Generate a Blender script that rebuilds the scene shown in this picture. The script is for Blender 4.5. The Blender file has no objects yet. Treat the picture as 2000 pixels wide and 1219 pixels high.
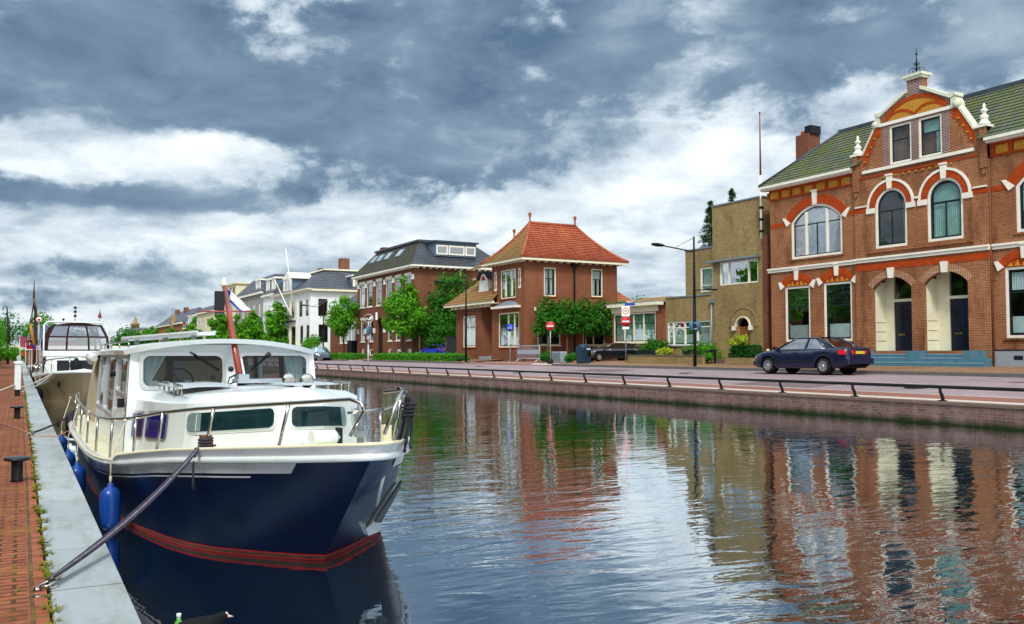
import bpy, math, random
from math import sin, cos, pi, sqrt, atan2, exp
from mathutils import Vector, Matrix, geometry
R = math.radians
SC = bpy.context.scene
COL = SC.collection
V = Vector
WATER = -0.5

# ------------------------------------------------------------------ camera
EYE = V((0, 0, 1.25))
FPX = 1750.0
YAW = math.atan(960 / 1750)
PIT = math.atan(79.5 / 1750)
_fh = V((sin(YAW), cos(YAW), 0))
_r = V((cos(YAW), -sin(YAW), 0))
_z = V((0, 0, 1))
_f = _fh * cos(PIT) + _z * sin(PIT)
_u = _z * cos(PIT) - _fh * sin(PIT)


def ray(x, y):
    return _f + _r * ((x - 1000) / FPX) + _u * ((609.5 - y) / FPX)


def onX(x, y, X):
    d = ray(x, y)
    return EYE + d * (X / d.x)


def onY(x, y, Y):
    d = ray(x, y)
    return EYE + d * (Y / d.y)


def onZ(x, y, z):
    d = ray(x, y)
    return EYE + d * ((z - EYE.z) / d.z)


cam_d = bpy.data.cameras.new("camera")
cam = bpy.data.objects.new("camera", cam_d)
COL.objects.link(cam)
cam.location = EYE
cam.rotation_euler = (pi / 2 + PIT, 0, -YAW)
cam_d.sensor_width = 36
cam_d.lens = FPX / 2000 * 36
cam_d.clip_end = 5000
SC.camera = cam


# ------------------------------------------------------------------ objects
def prop(o, label=None, cat=None, group=None, kind=None):
    if label: o['label'] = label
    if cat: o['category'] = cat
    if group: o['group'] = group
    if kind: o['kind'] = kind
    return o


def thing(name, label, cat, loc=(0, 0, 0), rz=0, group=None):
    o = bpy.data.objects.new(name, None)
    COL.objects.link(o)
    o.location = loc
    o.rotation_euler = (0, 0, rz)
    o.empty_display_size = 0.2
    return prop(o, label, cat, group)


def base_inv(o):
    while o.parent is not None:
        o = o.parent
    return (Matrix.Translation(o.location) @ Matrix.Rotation(o.rotation_euler.z, 4, 'Z')).inverted()


def kids(o):
    return [c for c in COL.objects if c.parent is o]


def dup(root, loc, rz=0.0, label=None, group=None, scale=None):
    ch = {}
    for c in COL.objects:
        if c.parent is not None:
            ch.setdefault(c.parent.name, []).append(c)

    def cp(o, par):
        c = o.copy()
        COL.objects.link(c)
        c.parent = par
        for k in ch.get(o.name, []):
            cp(k, c)
        return c
    r = cp(root, None)
    r.location = loc
    r.rotation_euler = (0, 0, rz)
    if scale: r.scale = scale if hasattr(scale, '__len__') else (scale,) * 3
    if label: r['label'] = label
    if group: r['group'] = group
    return r


def interp(tab, x):
    if x <= tab[0][0]: return tab[0][1]
    for (a, b), (c, d) in zip(tab, tab[1:]):
        if x <= c:
            return b + (d - b) * (x - a) / (c - a)
    return tab[-1][1]


class MB:
    def __init__(s):
        s.v = []; s.f = []; s.m = []; s.s = []

    def add(s, vs, fs, mi=0, sm=False):
        o = len(s.v)
        s.v.extend([V(p) for p in vs])
        for f in fs:
            s.f.append([i + o for i in f]); s.m.append(mi); s.s.append(sm)
        return s

    def cut(s):
        """end of one piece: build_each makes every piece an object"""
        if not hasattr(s, 'cuts'): s.cuts = []
        s.cuts.append((len(s.v), len(s.f)))
        return s

    def build_each(s, name, mats, parent, local=False):
        s.cut(); v0 = f0 = 0; out = []
        for v1, f1 in s.cuts:
            if f1 > f0:
                q = MB(); q.v = s.v[v0:v1]; q.f = [[i - v0 for i in f] for f in s.f[f0:f1]]; q.m = s.m[f0:f1]; q.s = s.s[f0:f1]
                out.append(q.build(name, mats, parent, local))
            v0, f0 = v1, f1
        return out

    def quad(s, a, b, c, d, mi=0):
        return s.add([a, b, c, d], [(0, 1, 2, 3)], mi)

    def poly(s, pts, mi=0):
        return s.add(pts, [tuple(range(len(pts)))], mi)

    def hexa(s, p, mi=0):
        return s.add(p, [(0, 3, 2, 1), (4, 5, 6, 7), (0, 1, 5, 4), (1, 2, 6, 5), (2, 3, 7, 6), (3, 0, 4, 7)], mi)

    def box(s, x0, x1, y0, y1, z0, z1, mi=0):
        return s.hexa([(x0, y0, z0), (x1, y0, z0), (x1, y1, z0), (x0, y1, z0),
                       (x0, y0, z1), (x1, y0, z1), (x1, y1, z1), (x0, y1, z1)], mi)

    def rbox(s, x0, x1, y0, y1, z0, z1, r=.02, mi=0):
        """box with chamfered upright edges and top"""
        def ring(i, z):
            a0, a1, b0, b1 = x0 + i, x1 - i, y0 + i, y1 - i
            q = r
            return [(a0 + q, b0, z), (a1 - q, b0, z), (a1, b0 + q, z), (a1, b1 - q, z),
                    (a1 - q, b1, z), (a0 + q, b1, z), (a0, b1 - q, z), (a0, b0 + q, z)]
        rows = [ring(0, z0), ring(0, z1 - r), ring(r * .6, z1)]
        return s.loft(rows, mi, caps=True)

    def loft(s, rows, mi=0, closed=True, caps=False, sm=False):
        n = len(rows[0]); o = len(s.v)
        for r in rows: s.v.extend([V(p) for p in r])
        for i in range(len(rows) - 1):
            for j in range(n if closed else n - 1):
                k = (j + 1) % n
                s.f.append([o + i * n + j, o + i * n + k, o + (i + 1) * n + k, o + (i + 1) * n + j])
                s.m.append(mi); s.s.append(sm)
        if caps:
            s.f.append([o + j for j in range(n)][::-1]); s.m.append(mi); s.s.append(False)
            s.f.append([o + (len(rows) - 1) * n + j for j in range(n)]); s.m.append(mi); s.s.append(False)
        return s

    def tube(s, pts, r, n=8, mi=0, closed=False, caps=True):
        pts = [V(p) for p in pts]
        N = len(pts); rows = []
        prev = None
        for i, p in enumerate(pts):
            if closed:
                t = pts[(i + 1) % N] - pts[i - 1]
            else:
                t = pts[min(i + 1, N - 1)] - pts[max(i - 1, 0)]
            if t.length < 1e-9: t = V((0, 0, 1))
            t.normalize()
            if prev is None:
                a = V((0, 0, 1)) if abs(t.z) < .9 else V((1, 0, 0))
                nrm = (a - t * a.dot(t)).normalized()
            else:
                nrm = prev - t * prev.dot(t)
                if nrm.length < 1e-6:
                    a = V((0, 0, 1)) if abs(t.z) < .9 else V((1, 0, 0))
                    nrm = a - t * a.dot(t)
                nrm.normalize()
            prev = nrm
            b = t.cross(nrm)
            rr = r[i] if hasattr(r, '__len__') else r
            rows.append([p + nrm * (rr * cos(2 * pi * k / n)) + b * (rr * sin(2 * pi * k / n)) for k in range(n)])
        if closed: rows.append(rows[0])
        return s.loft(rows, mi, True, caps and not closed, n > 4)

    def lathe(s, prof, c=(0, 0, 0), n=16, mi=0, ax=None, caps=True):
        c = V(c)
        ax = V(ax or (0, 0, 1)).normalized()
        a = V((1, 0, 0)) if abs(ax.x) < .9 else V((0, 1, 0))
        e1 = (a - ax * a.dot(ax)).normalized(); e2 = ax.cross(e1)
        rows = [[c + ax * z + e1 * (r * cos(2 * pi * k / n)) + e2 * (r * sin(2 * pi * k / n)) for k in range(n)] for r, z in prof]
        return s.loft(rows, mi, True, caps, True)

    def ball(s, c, r, n=12, mi=0, sq=(1, 1, 1)):
        rows = []
        m = max(4, n // 2)
        for i in range(m + 1):
            t = pi * i / m
            rr = max(sin(t), .001)
            rows.append([(c[0] + r * sq[0] * rr * cos(2 * pi * k / n), c[1] + r * sq[1] * rr * sin(2 * pi * k / n), c[2] - r * sq[2] * cos(t)) for k in range(n)])
        return s.loft(rows, mi, True, False, True)

    def prism(s, pts, off, mi=0):
        off = V(off); n = len(pts)
        a = [V(p) for p in pts]; b = [p + off for p in a]
        s.add(a + b, [tuple(range(n))[::-1], tuple(range(n, 2 * n))] + [(i, (i + 1) % n, n + (i + 1) % n, n + i) for i in range(n)], mi)
        return s

    def build(s, name, mats, parent=None, local=False, label=None):
        if not hasattr(mats, '__len__'): mats = [mats]
        me = bpy.data.meshes.new(name)
        vs = s.v
        me.from_pydata([tuple(p) for p in vs], [], s.f)
        for m in mats: me.materials.append(m)
        me.polygons.foreach_set('material_index', s.m)
        me.polygons.foreach_set('use_smooth', s.s)
        uv = me.uv_layers.new(name='UVMap')
        data = [0.0] * (2 * len(me.loops))
        for p in me.polygons:
            n = p.normal
            if abs(n.z) > .985:
                ux, vx = V((1, 0, 0)), V((0, 1, 0))
            else:
                ux = V((-n.y, n.x, 0)).normalized()
                if (ux.x if abs(ux.x) > abs(ux.y) else ux.y) < 0: ux = -ux
                vx = n.cross(ux)
                if vx.z < 0: vx = -vx
            for li in p.loop_indices:
                q = vs[me.loops[li].vertex_index]
                data[2 * li] = q.dot(ux); data[2 * li + 1] = q.dot(vx)
        uv.data.foreach_set('uv', data)
        if parent is not None and not local:
            me.transform(base_inv(parent))
        me.update()
        o = bpy.data.objects.new(name, me)
        COL.objects.link(o)
        if parent is not None: o.parent = parent
        if label: o['label'] = label
        return o


# ------------------------------------------------------------------ materials
class NT:
    def __init__(s, name):
        s.m = bpy.data.materials.new(name); s.m.use_nodes = True
        s.t = s.m.node_tree; s.t.nodes.clear()
        s.out = s.n('ShaderNodeOutputMaterial')

    def n(s, typ, _in=None, **kw):
        nd = s.t.nodes.new(typ)
        for k, v in kw.items(): setattr(nd, k, v)
        for k, v in (_in or {}).items():
            if isinstance(v, bpy.types.NodeSocket): s.t.links.new(v, nd.inputs[k])
            else: nd.inputs[k].default_value = v
        return nd

    def math(s, op, a, b=0.0, c=0.0, clamp=False):
        return s.n('ShaderNodeMath', {0: a, 1: b, 2: c}, operation=op, use_clamp=clamp).outputs[0]

    def mix(s, f, a, b, bt='MIX'):
        nd = s.n('ShaderNodeMix', data_type='RGBA', blend_type=bt)
        for k, v in ((0, f), (6, a), (7, b)):
            if isinstance(v, bpy.types.NodeSocket): s.t.links.new(v, nd.inputs[k])
            elif k == 0: nd.inputs[0].default_value = v
            else: nd.inputs[k].default_value = (*v[:3], 1)
        return nd.outputs[2]

    def noise(s, vec, scale, detail=4, rough=.55, dist=0.0):
        return s.n('ShaderNodeTexNoise', {'Vector': vec, 'Scale': scale, 'Detail': detail, 'Roughness': rough, 'Distortion': dist}).outputs['Fac']

    def ramp(s, f, lo, hi):
        return s.n('ShaderNodeMapRange', {0: f, 1: lo, 2: hi, 3: 0.0, 4: 1.0}).outputs[0]

    def obj(s): return s.n('ShaderNodeTexCoord').outputs['Object']
    def pos(s): return s.n('ShaderNodeNewGeometry').outputs['Position']
    def uv(s, sx=1, sy=1, rot=0):
        t = s.n('ShaderNodeTexCoord').outputs['UV']
        return s.n('ShaderNodeMapping', {'Vector': t, 'Scale': (sx, sy, 1), 'Rotation': (0, 0, rot)}).outputs[0]

    def bump(s, h, strength=.5, dist=.01):
        return s.n('ShaderNodeBump', {'Height': h, 'Strength': strength, 'Distance': dist}).outputs[0]

    def bsdf(s, col, rough=.6, metal=0.0, nrm=None, **kw):
        d = {'Base Color': col if isinstance(col, bpy.types.NodeSocket) else (*col[:3], 1), 'Roughness': rough, 'Metallic': metal}
        if not isinstance(rough, bpy.types.NodeSocket) and rough > .5: d['Specular IOR Level'] = .10
        d.update(kw)
        if nrm is not None: d['Normal'] = nrm
        b = s.n('ShaderNodeBsdfPrincipled', d)
        s.t.links.new(b.outputs[0], s.out.inputs[0])
        return b

    def surf(s, sh): s.t.links.new(sh, s.out.inputs[0])


def m_plain(name, col, rough=.6, metal=0.0, var=.12, scale=3.0, bump=0.0, dirt=None, coat=0.0):
    t = NT(name)
    p = t.obj()
    a = t.noise(p, scale, 5, .6)
    lo = [c * (1 - var) for c in col]; hi = [min(1, c * (1 + var)) for c in col]
    c = t.mix(t.ramp(a, .3, .7), lo, hi)
    if dirt:
        b = t.noise(p, scale * .7 + .6, 8, .7)
        c = t.mix(t.math('MULTIPLY', t.ramp(b, .52, .72), dirt[1]), c, dirt[0])
    r = t.math('ADD', t.math('MULTIPLY', t.math('SUBTRACT', a, .5), .25), rough)
    nrm = t.bump(t.noise(p, scale * 12, 4), bump, .004) if bump else None
    kw = {'Coat Weight': coat, 'Coat Roughness': .03} if coat else {}
    kw['Specular IOR Level'] = .5 if rough < .3 else .28 if rough < .5 else .10
    t.bsdf(c, r, metal, nrm, **kw)
    return t.m


def m_brick(name, c1, c2, mortar, w=.22, h=.065, ms=.011, blot=None, rot=0, bias=0.0, bumpd=.006, moss=None, off=.5, rough=.85):
    t = NT(name)
    uv = t.uv(1, 1, rot)
    wob = t.n('ShaderNodeTexNoise', {'Vector': uv, 'Scale': 3.0, 'Detail': 2}).outputs['Color']
    uvw = t.n('ShaderNodeVectorMath', {0: t.n('ShaderNodeVectorMath', {0: wob, 1: (-.5, -.5, -.5)}, operation='ADD').outputs[0], 'Scale': .012}, operation='SCALE').outputs[0]
    uv2 = t.n('ShaderNodeVectorMath', {0: uv, 1: uvw}, operation='ADD').outputs[0]
    b = t.n('ShaderNodeTexBrick', {'Vector': uv2, 'Color1': (*c1, 1), 'Color2': (*c2, 1), 'Mortar': (*mortar, 1), 'Scale': 1.0, 'Mortar Size': ms,
                                  'Mortar Smooth': .2, 'Bias': bias, 'Brick Width': w, 'Row Height': h}, offset=off)
    c = b.outputs['Color']
    n1 = t.noise(uv, .35, 6, .65)
    c = t.mix(t.ramp(n1, .35, .7), c, t.mix(.5, c, [x * .45 for x in c1]))
    n2 = t.noise(uv, 14, 3, .6)
    c = t.mix(t.math('MULTIPLY', t.ramp(n2, .5, .75), .35), c, [min(1, x * 1.6) for x in c2])
    if blot:
        n3 = t.noise(t.uv(1.2, .35), 1.1, 7, .7)
        c = t.mix(t.math('MULTIPLY', t.ramp(n3, .5, .68), blot[1]), c, blot[0])
    if moss:
        n4 = t.noise(uv, 1.3, 6, .7)
        f = t.math('MULTIPLY', t.ramp(n4, .50, .68), t.math('ADD', t.math('MULTIPLY', b.outputs['Fac'], .8), .06))
        c = t.mix(f, c, moss)
    hgt = t.math('ADD', t.math('MULTIPLY', b.outputs['Fac'], -1.0), t.math('MULTIPLY', n2, .5))
    t.bsdf(c, rough, 0, t.bump(hgt, .6, bumpd))
    return t.m


def m_tiles(name, c1, c2, moss=None, mossf=.6, cw=.24, rh=.32, rough=.55, streak=.5):
    """clay pantiles: columns of rolls; courses come from the mesh steps"""
    t = NT(name)
    uv = t.uv()
    b = t.n('ShaderNodeTexBrick', {'Vector': uv, 'Color1': (*c1, 1), 'Color2': (*c2, 1), 'Mortar': (*[x * .5 for x in c1], 1), 'Scale': 1.0,
                                  'Mortar Size': .006, 'Brick Width': cw, 'Row Height': rh}, offset=0.0)
    c = b.outputs['Color']
    n1 = t.noise(uv, .6, 7, .7)
    c = t.mix(t.math('MULTIPLY', t.ramp(n1, .4, .7), streak), c, [x * .4 for x in c1])
    if moss:
        n2 = t.noise(uv, 1.1, 8, .75); n3 = t.noise(uv, 9, 3, .6)
        f = t.math('MULTIPLY', t.ramp(t.math('ADD', n2, t.math('MULTIPLY', t.math('SUBTRACT', n3, .5), .6)), .42, .6), mossf)
        c = t.mix(f, c, t.mix(n3, moss[0], moss[1]))
    w = t.n('ShaderNodeSeparateXYZ', {0: uv}).outputs[0]
    roll = t.math('ABSOLUTE', t.math('SINE', t.math('MULTIPLY', w, pi / cw)))
    t.bsdf(c, rough, 0, t.bump(t.math('ADD', roll, t.math('MULTIPLY', n1, .3)), .8, .03))
    return t.m


def m_glass(name, tint=(.75, .85, .85), refl=.16, rough=.0):
    t = NT(name)
    tr = t.n('ShaderNodeBsdfTransparent', {0: (*tint, 1)}).outputs[0]
    nz = t.bump(t.noise(t.pos(), .9, 2), .25, .02)
    gl = t.n('ShaderNodeBsdfGlossy', {'Color': (.95, .97, 1, 1), 'Roughness': rough, 'Normal': nz}).outputs[0]
    fr = t.n('ShaderNodeFresnel', {'IOR': 1.5}).outputs[0]
    f = t.math('ADD', t.math('MULTIPLY', fr, .5), refl, clamp=True)
    t.surf(t.n('ShaderNodeMixShader', {0: f, 1: tr, 2: gl}).outputs[0])
    return t.m


def m_leaf(name, c1, c2, c3=None, trans=.35):
    t = NT(name)
    g = t.n('ShaderNodeNewGeometry')
    rnd = g.outputs['Random Per Island']
    c = t.mix(rnd, c1, c2)
    if c3:
        n = t.noise(t.obj(), 1.2, 3, .6)
        c = t.mix(t.ramp(n, .45, .65), c, c3)
    b = t.n('ShaderNodeBsdfPrincipled', {'Base Color': c, 'Roughness': .6, 'Specular IOR Level': .12})
    tl = t.n('ShaderNodeBsdfTranslucent', {'Color': c})
    t.surf(t.n('ShaderNodeMixShader', {0: trans, 1: b.outputs[0], 2: tl.outputs[0]}).outputs[0])
    return t.m


M = {}
M['white'] = m_plain('white_paint', (.78, .75, .64), .45, var=.06, scale=1.5, dirt=((.42, .40, .33), .35))
M['cream'] = m_plain('cream_paint', (.74, .70, .52), .5, var=.07, scale=1.2, dirt=((.40, .37, .25), .3))
M['greenwhite'] = m_plain('weathered_coping', (.62, .64, .50), .6, var=.12, scale=2.5, dirt=((.30, .34, .20), .5))
M['black'] = m_plain('black_paint', (.012, .014, .018), .32, var=.2, scale=2)
M['blacksash'] = m_plain('dark_sash_paint', (.012, .018, .022), .35, var=.2, scale=2)
M['navydoor'] = m_plain('dark_door_paint', (.006, .010, .026), .28, var=.25, scale=2)
M['bluegrey'] = m_plain('blue_grey_plinth', (.085, .19, .25), .6, var=.12, scale=2.5, bump=.15, dirt=((.04, .09, .12), .5))
M['grey'] = m_plain('grey_plaster', (.28, .31, .33), .8, var=.12, scale=2, bump=.3, dirt=((.14, .15, .16), .5))
M['iron'] = m_plain('black_iron', (.014, .016, .020), .6, var=.2, scale=4)
M['zinc'] = m_plain('zinc', (.22, .27, .31), .45, .4, var=.15, scale=3)
M['galv'] = m_plain('galvanised_steel', (.42, .48, .52), .45, .55, var=.15, scale=5)
M['steel'] = m_plain('polished_steel', (.42, .41, .38), .16, 1.0, var=.12, scale=6)
M['brass'] = m_plain('brass', (.62, .44, .12), .25, 1.0, var=.1, scale=8)
M['rubber'] = m_plain('tyre_rubber', (.014, .014, .015), .75, var=.25, scale=12, bump=.2)
M['alloy'] = m_plain('alloy_rim', (.55, .57, .58), .3, .8, var=.1, scale=8)
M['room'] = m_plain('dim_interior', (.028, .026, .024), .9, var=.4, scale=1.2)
M['curtain'] = m_plain('net_curtain', (.62, .68, .66), .9, var=.15, scale=4)
M['curtain2'] = m_plain('green_tint_curtain', (.34, .50, .44), .9, var=.15, scale=3)
M['ochrecurtain'] = m_plain('ochre_curtain', (.42, .19, .04), .9, var=.2, scale=3)
M['blind'] = m_plain('white_blind', (.70, .73, .72), .8, var=.05, scale=2)
M['glass'] = m_glass('window_glass', (.70, .80, .80), .01)
M['carglass'] = m_glass('car_glass', (.30, .42, .42), .26)
M['red_brick'] = m_brick('red_brick', (.215, .055, .018), (.35, .112, .038), (.40, .28, .16), blot=((.10, .028, .014), .75))
M['purple_brick'] = m_brick('purple_brick', (.13, .05, .045), (.20, .08, .065), (.5, .45, .40), ms=.013)
M['hip_brick'] = m_brick('dark_red_brick', (.185, .050, .022), (.27, .084, .038), (.24, .14, .085), blot=((.12, .035, .022), .5))
M['brown_brick'] = m_brick('brown_red_brick', (.17, .048, .022), (.22, .070, .032), (.20, .13, .095), blot=((.10, .034, .024), .55))
M['yellow_brick'] = m_brick('yellow_brick', (.25, .175, .070), (.39, .285, .120), (.26, .20, .11), blot=((.12, .075, .028), .6), ms=.009)
M['vermilion'] = m_plain('vermilion_brickwork', (.36, .050, .008), .8, var=.22, scale=5, bump=.4)
M['ochre'] = m_brick('ochre_brick', (.56, .25, .025), (.66, .33, .05), (.36, .15, .03), h=.07, ms=.012)
M['voussoir'] = m_brick('voussoir_brick', (.34, .11, .045), (.42, .17, .075), (.52, .44, .34), w=.075, h=.5, ms=.014, off=0)
M['green_tile'] = m_tiles('mossy_grey_tiles', (.085, .105, .085), (.14, .15, .115), ((.025, .060, .008), (.19, .20, .02)), .8)
M['red_tile'] = m_tiles('red_tiles', (.33, .080, .036), (.45, .135, .068), None, streak=.5)
M['brown_tile'] = m_tiles('brown_mossy_tiles', (.27, .12, .045), (.36, .17, .06), ((.17, .15, .03), (.28, .20, .05)), .6)
M['slate'] = m_tiles('dark_slates', (.045, .05, .062), (.085, .09, .105), None, cw=.28, rough=.35)
M['slate_moss'] = m_tiles('dark_mossy_tiles', (.05, .05, .045), (.085, .08, .065), ((.055, .06, .02), (.10, .10, .04)), .7)
M['lead'] = m_plain('lead_sheet', (.06, .075, .095), .5, .3, var=.2, scale=2)
M['bluewall'] = m_plain('blue_grey_cladding', (.10, .155, .22), .6, var=.12, scale=2)
M['whitewall'] = m_plain('white_render', (.74, .76, .77), .75, var=.06, scale=1.0, bump=.15, dirt=((.45, .47, .48), .35))
M['greywall'] = m_plain('grey_render', (.27, .26, .245), .8, var=.1, scale=1)
M['creamwall'] = m_plain('cream_render', (.66, .61, .42), .8, var=.08, scale=1, dirt=((.42, .38, .25), .35))
M['wood'] = m_plain('varnished_wood', (.24, .085, .02), .4, var=.3, scale=3)
M['bark'] = m_plain('bark', (.10, .075, .05), .9, var=.35, scale=6, bump=.6)
M['leaf'] = m_leaf('green_leaves', (.022, .15, .006), (.15, .44, .02), (.10, .30, .012))
M['leafdark'] = m_leaf('dark_green_leaves', (.010, .085, .006), (.06, .25, .016), (.035, .15, .010))
M['leaflight'] = m_leaf('yellow_green_leaves', (.25, .36, .015), (.48, .55, .04))
M['leafyoung'] = m_leaf('young_copper_leaves', (.10, .14, .02), (.26, .19, .04))
M['conifer'] = m_leaf('conifer_needles', (.014, .085, .018), (.04, .16, .035), None, .15)
M['hedge'] = m_leaf('hedge_leaves', (.04, .22, .012), (.13, .42, .03), (.07, .28, .015))
M['hedgedark'] = m_leaf('yew_leaves', (.012, .075, .01), (.03, .14, .018))


# ------------------------------------------------------------------ facade tools
class Fr:
    """a vertical wall plane: a runs along it, z up, d into the building"""
    def __init__(s, O, A, N, Zv=(0, 0, 1)):
        s.O = V(O); s.A = V(A).normalized(); s.N = V(N).normalized(); s.Zv = V(Zv)

    def p(s, a, b, d=0.0): return s.O + s.A * a + s.Zv * b + s.N * d

    def px(s, x, y):
        dr = ray(x, y)
        t = (s.O - EYE).dot(s.N) / dr.dot(s.N)
        q = EYE + dr * t - s.O
        return q.dot(s.A), q.z

    def box(s, mb, a0, a1, b0, b1, d0, d1, mi=0):
        p = s.p
        return mb.hexa([p(a0, b0, d0), p(a1, b0, d0), p(a1, b0, d1), p(a0, b0, d1), p(a0, b1, d0), p(a1, b1, d0), p(a1, b1, d1), p(a0, b1, d1)], mi)

    def prism(s, mb, poly, d0, d1, mi=0):
        return mb.prism([s.p(a, b, d0) for a, b in poly], s.N * (d1 - d0), mi)

    def ring(s, mb, outer, inner, d0, d1, mi=0):
        """flat frame between two outlines of equal length, d0 front, d1 back"""
        n = len(outer)
        vs = [s.p(a, b, d0) for a, b in outer] + [s.p(a, b, d0) for a, b in inner] + [s.p(a, b, d1) for a, b in outer] + [s.p(a, b, d1) for a, b in inner]
        fs = []
        for i in range(n):
            j = (i + 1) % n
            fs += [(i, j, n + j, n + i), (i, j, 2 * n + j, 2 * n + i), (n + i, n + j, 3 * n + j, 3 * n + i), (2 * n + i, 2 * n + j, 3 * n + j, 3 * n + i)]
        return mb.add(vs, fs, mi)

    def band(s, mb, lo, hi, d0, d1, mi=0):
        """strip between two open polylines"""
        n = len(lo)
        vs = [s.p(a, b, d0) for a, b in lo] + [s.p(a, b, d0) for a, b in hi] + [s.p(a, b, d1) for a, b in lo] + [s.p(a, b, d1) for a, b in hi]
        fs = [(0, n, 3 * n, 2 * n), (n - 1, 2 * n - 1, 4 * n - 1, 3 * n - 1)]
        for i in range(n - 1):
            fs += [(i, i + 1, n + i + 1, n + i), (i, i + 1, 2 * n + i + 1, 2 * n + i), (n + i, n + i + 1, 3 * n + i + 1, 3 * n + i)]
        return mb.add(vs, fs, mi)


FX = lambda X: Fr((X, 0, 0), (0, 1, 0), (1, 0, 0))       # faces the canal
FY = lambda Y: Fr((0, Y, 0), (1, 0, 0), (0, 1, 0))       # faces down the canal, to the camera's side


class Sh:
    """opening: rectangle with an optional arched head of the given rise"""
    def __init__(s, a0, a1, b0, b1, rise=0.0):
        s.a0, s.a1, s.b0, s.b1, s.rise = min(a0, a1), max(a0, a1), b0, b1, rise
        s.c = (s.a0 + s.a1) / 2; s.hw = (s.a1 - s.a0) / 2
        if rise > 0: s.r = (s.hw ** 2 + rise ** 2) / (2 * rise); s.cz = b1 - s.r

    def top(s, a):
        if s.rise <= 0: return s.b1
        return s.cz + sqrt(max(s.r ** 2 - (a - s.c) ** 2, 0))

    def arc(s, r, n=14, ext=0.0):
        th = math.asin(min(1, s.hw / s.r)) if s.rise < s.hw else pi - math.asin(min(1, s.hw / s.r))
        th += ext
        return [(s.c + r * sin(-th + 2 * th * i / n), s.cz + r * cos(-th + 2 * th * i / n)) for i in range(n + 1)]

    def poly(s):
        if s.rise <= 0: return [(s.a0, s.b0), (s.a1, s.b0), (s.a1, s.b1), (s.a0, s.b1)]
        return [(s.a0, s.b0), (s.a1, s.b0)] + s.arc(s.r)[::-1]

    def inset(s, t):
        if s.rise <= 0: return Sh(s.a0 + t, s.a1 - t, s.b0 + t, s.b1 - t)
        hw2 = s.hw - t
        spring = s.b1 - s.rise
        if s.rise >= s.hw * .98: return Sh(s.a0 + t, s.a1 - t, s.b0 + t, s.b1 - t, hw2)
        r2 = s.r - t
        rise2 = r2 - sqrt(max(r2 * r2 - hw2 * hw2, 0))
        return Sh(s.a0 + t, s.a1 - t, s.b0 + t, s.b1 - t, rise2)


def wall(mb, fr, outline, holes=(), reveal=.14, room=.9, mi=0, mir=1, d=0.0, noroom=()):
    """a wall face with real openings; each opening leads into a dim room box"""
    polys = [outline] + [h.poly() if isinstance(h, Sh) else h for h in holes]
    flat = [q for P in polys for q in P]
    tris = geometry.tessellate_polygon([[V((a, b, 0)) for a, b in P] for P in polys])
    mb.add([fr.p(a, b, d) for a, b in flat], [tuple(t) for t in tris], mi)
    for H_, P in zip(holes, polys[1:]):
        n = len(P)
        mb.add([fr.p(a, b, d) for a, b in P] + [fr.p(a, b, d + reveal) for a, b in P], [(i, (i + 1) % n, n + (i + 1) % n, n + i) for i in range(n)], mi)
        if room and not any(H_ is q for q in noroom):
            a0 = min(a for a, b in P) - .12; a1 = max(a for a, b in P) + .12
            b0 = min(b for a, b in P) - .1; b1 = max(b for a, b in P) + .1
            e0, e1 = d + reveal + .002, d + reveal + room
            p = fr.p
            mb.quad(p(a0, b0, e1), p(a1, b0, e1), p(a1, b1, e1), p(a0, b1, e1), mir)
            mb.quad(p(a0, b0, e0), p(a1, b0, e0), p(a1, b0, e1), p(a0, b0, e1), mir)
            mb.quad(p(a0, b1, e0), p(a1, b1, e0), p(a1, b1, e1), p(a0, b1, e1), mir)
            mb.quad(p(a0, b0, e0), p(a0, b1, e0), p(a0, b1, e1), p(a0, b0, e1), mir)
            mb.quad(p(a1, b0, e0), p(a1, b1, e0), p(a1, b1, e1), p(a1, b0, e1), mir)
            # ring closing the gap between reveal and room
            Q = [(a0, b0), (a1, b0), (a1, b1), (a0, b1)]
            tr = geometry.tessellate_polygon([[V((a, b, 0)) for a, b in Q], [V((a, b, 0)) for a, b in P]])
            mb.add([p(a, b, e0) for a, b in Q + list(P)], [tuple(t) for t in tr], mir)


def drape(mb, fr, a0, a1, b0, b1, d, folds=.09, amp=.02, mi=0):
    n = max(6, int(abs(a1 - a0) / folds * 4))
    lo = []; hi = []
    for i in range(n + 1):
        a = a0 + (a1 - a0) * i / n
        dd = d + amp * sin(i * pi / 2)
        lo.append(fr.p(a, b0, dd)); hi.append(fr.p(a, b1, dd))
    mb.loft([lo, hi], mi, closed=False, sm=True)


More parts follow.
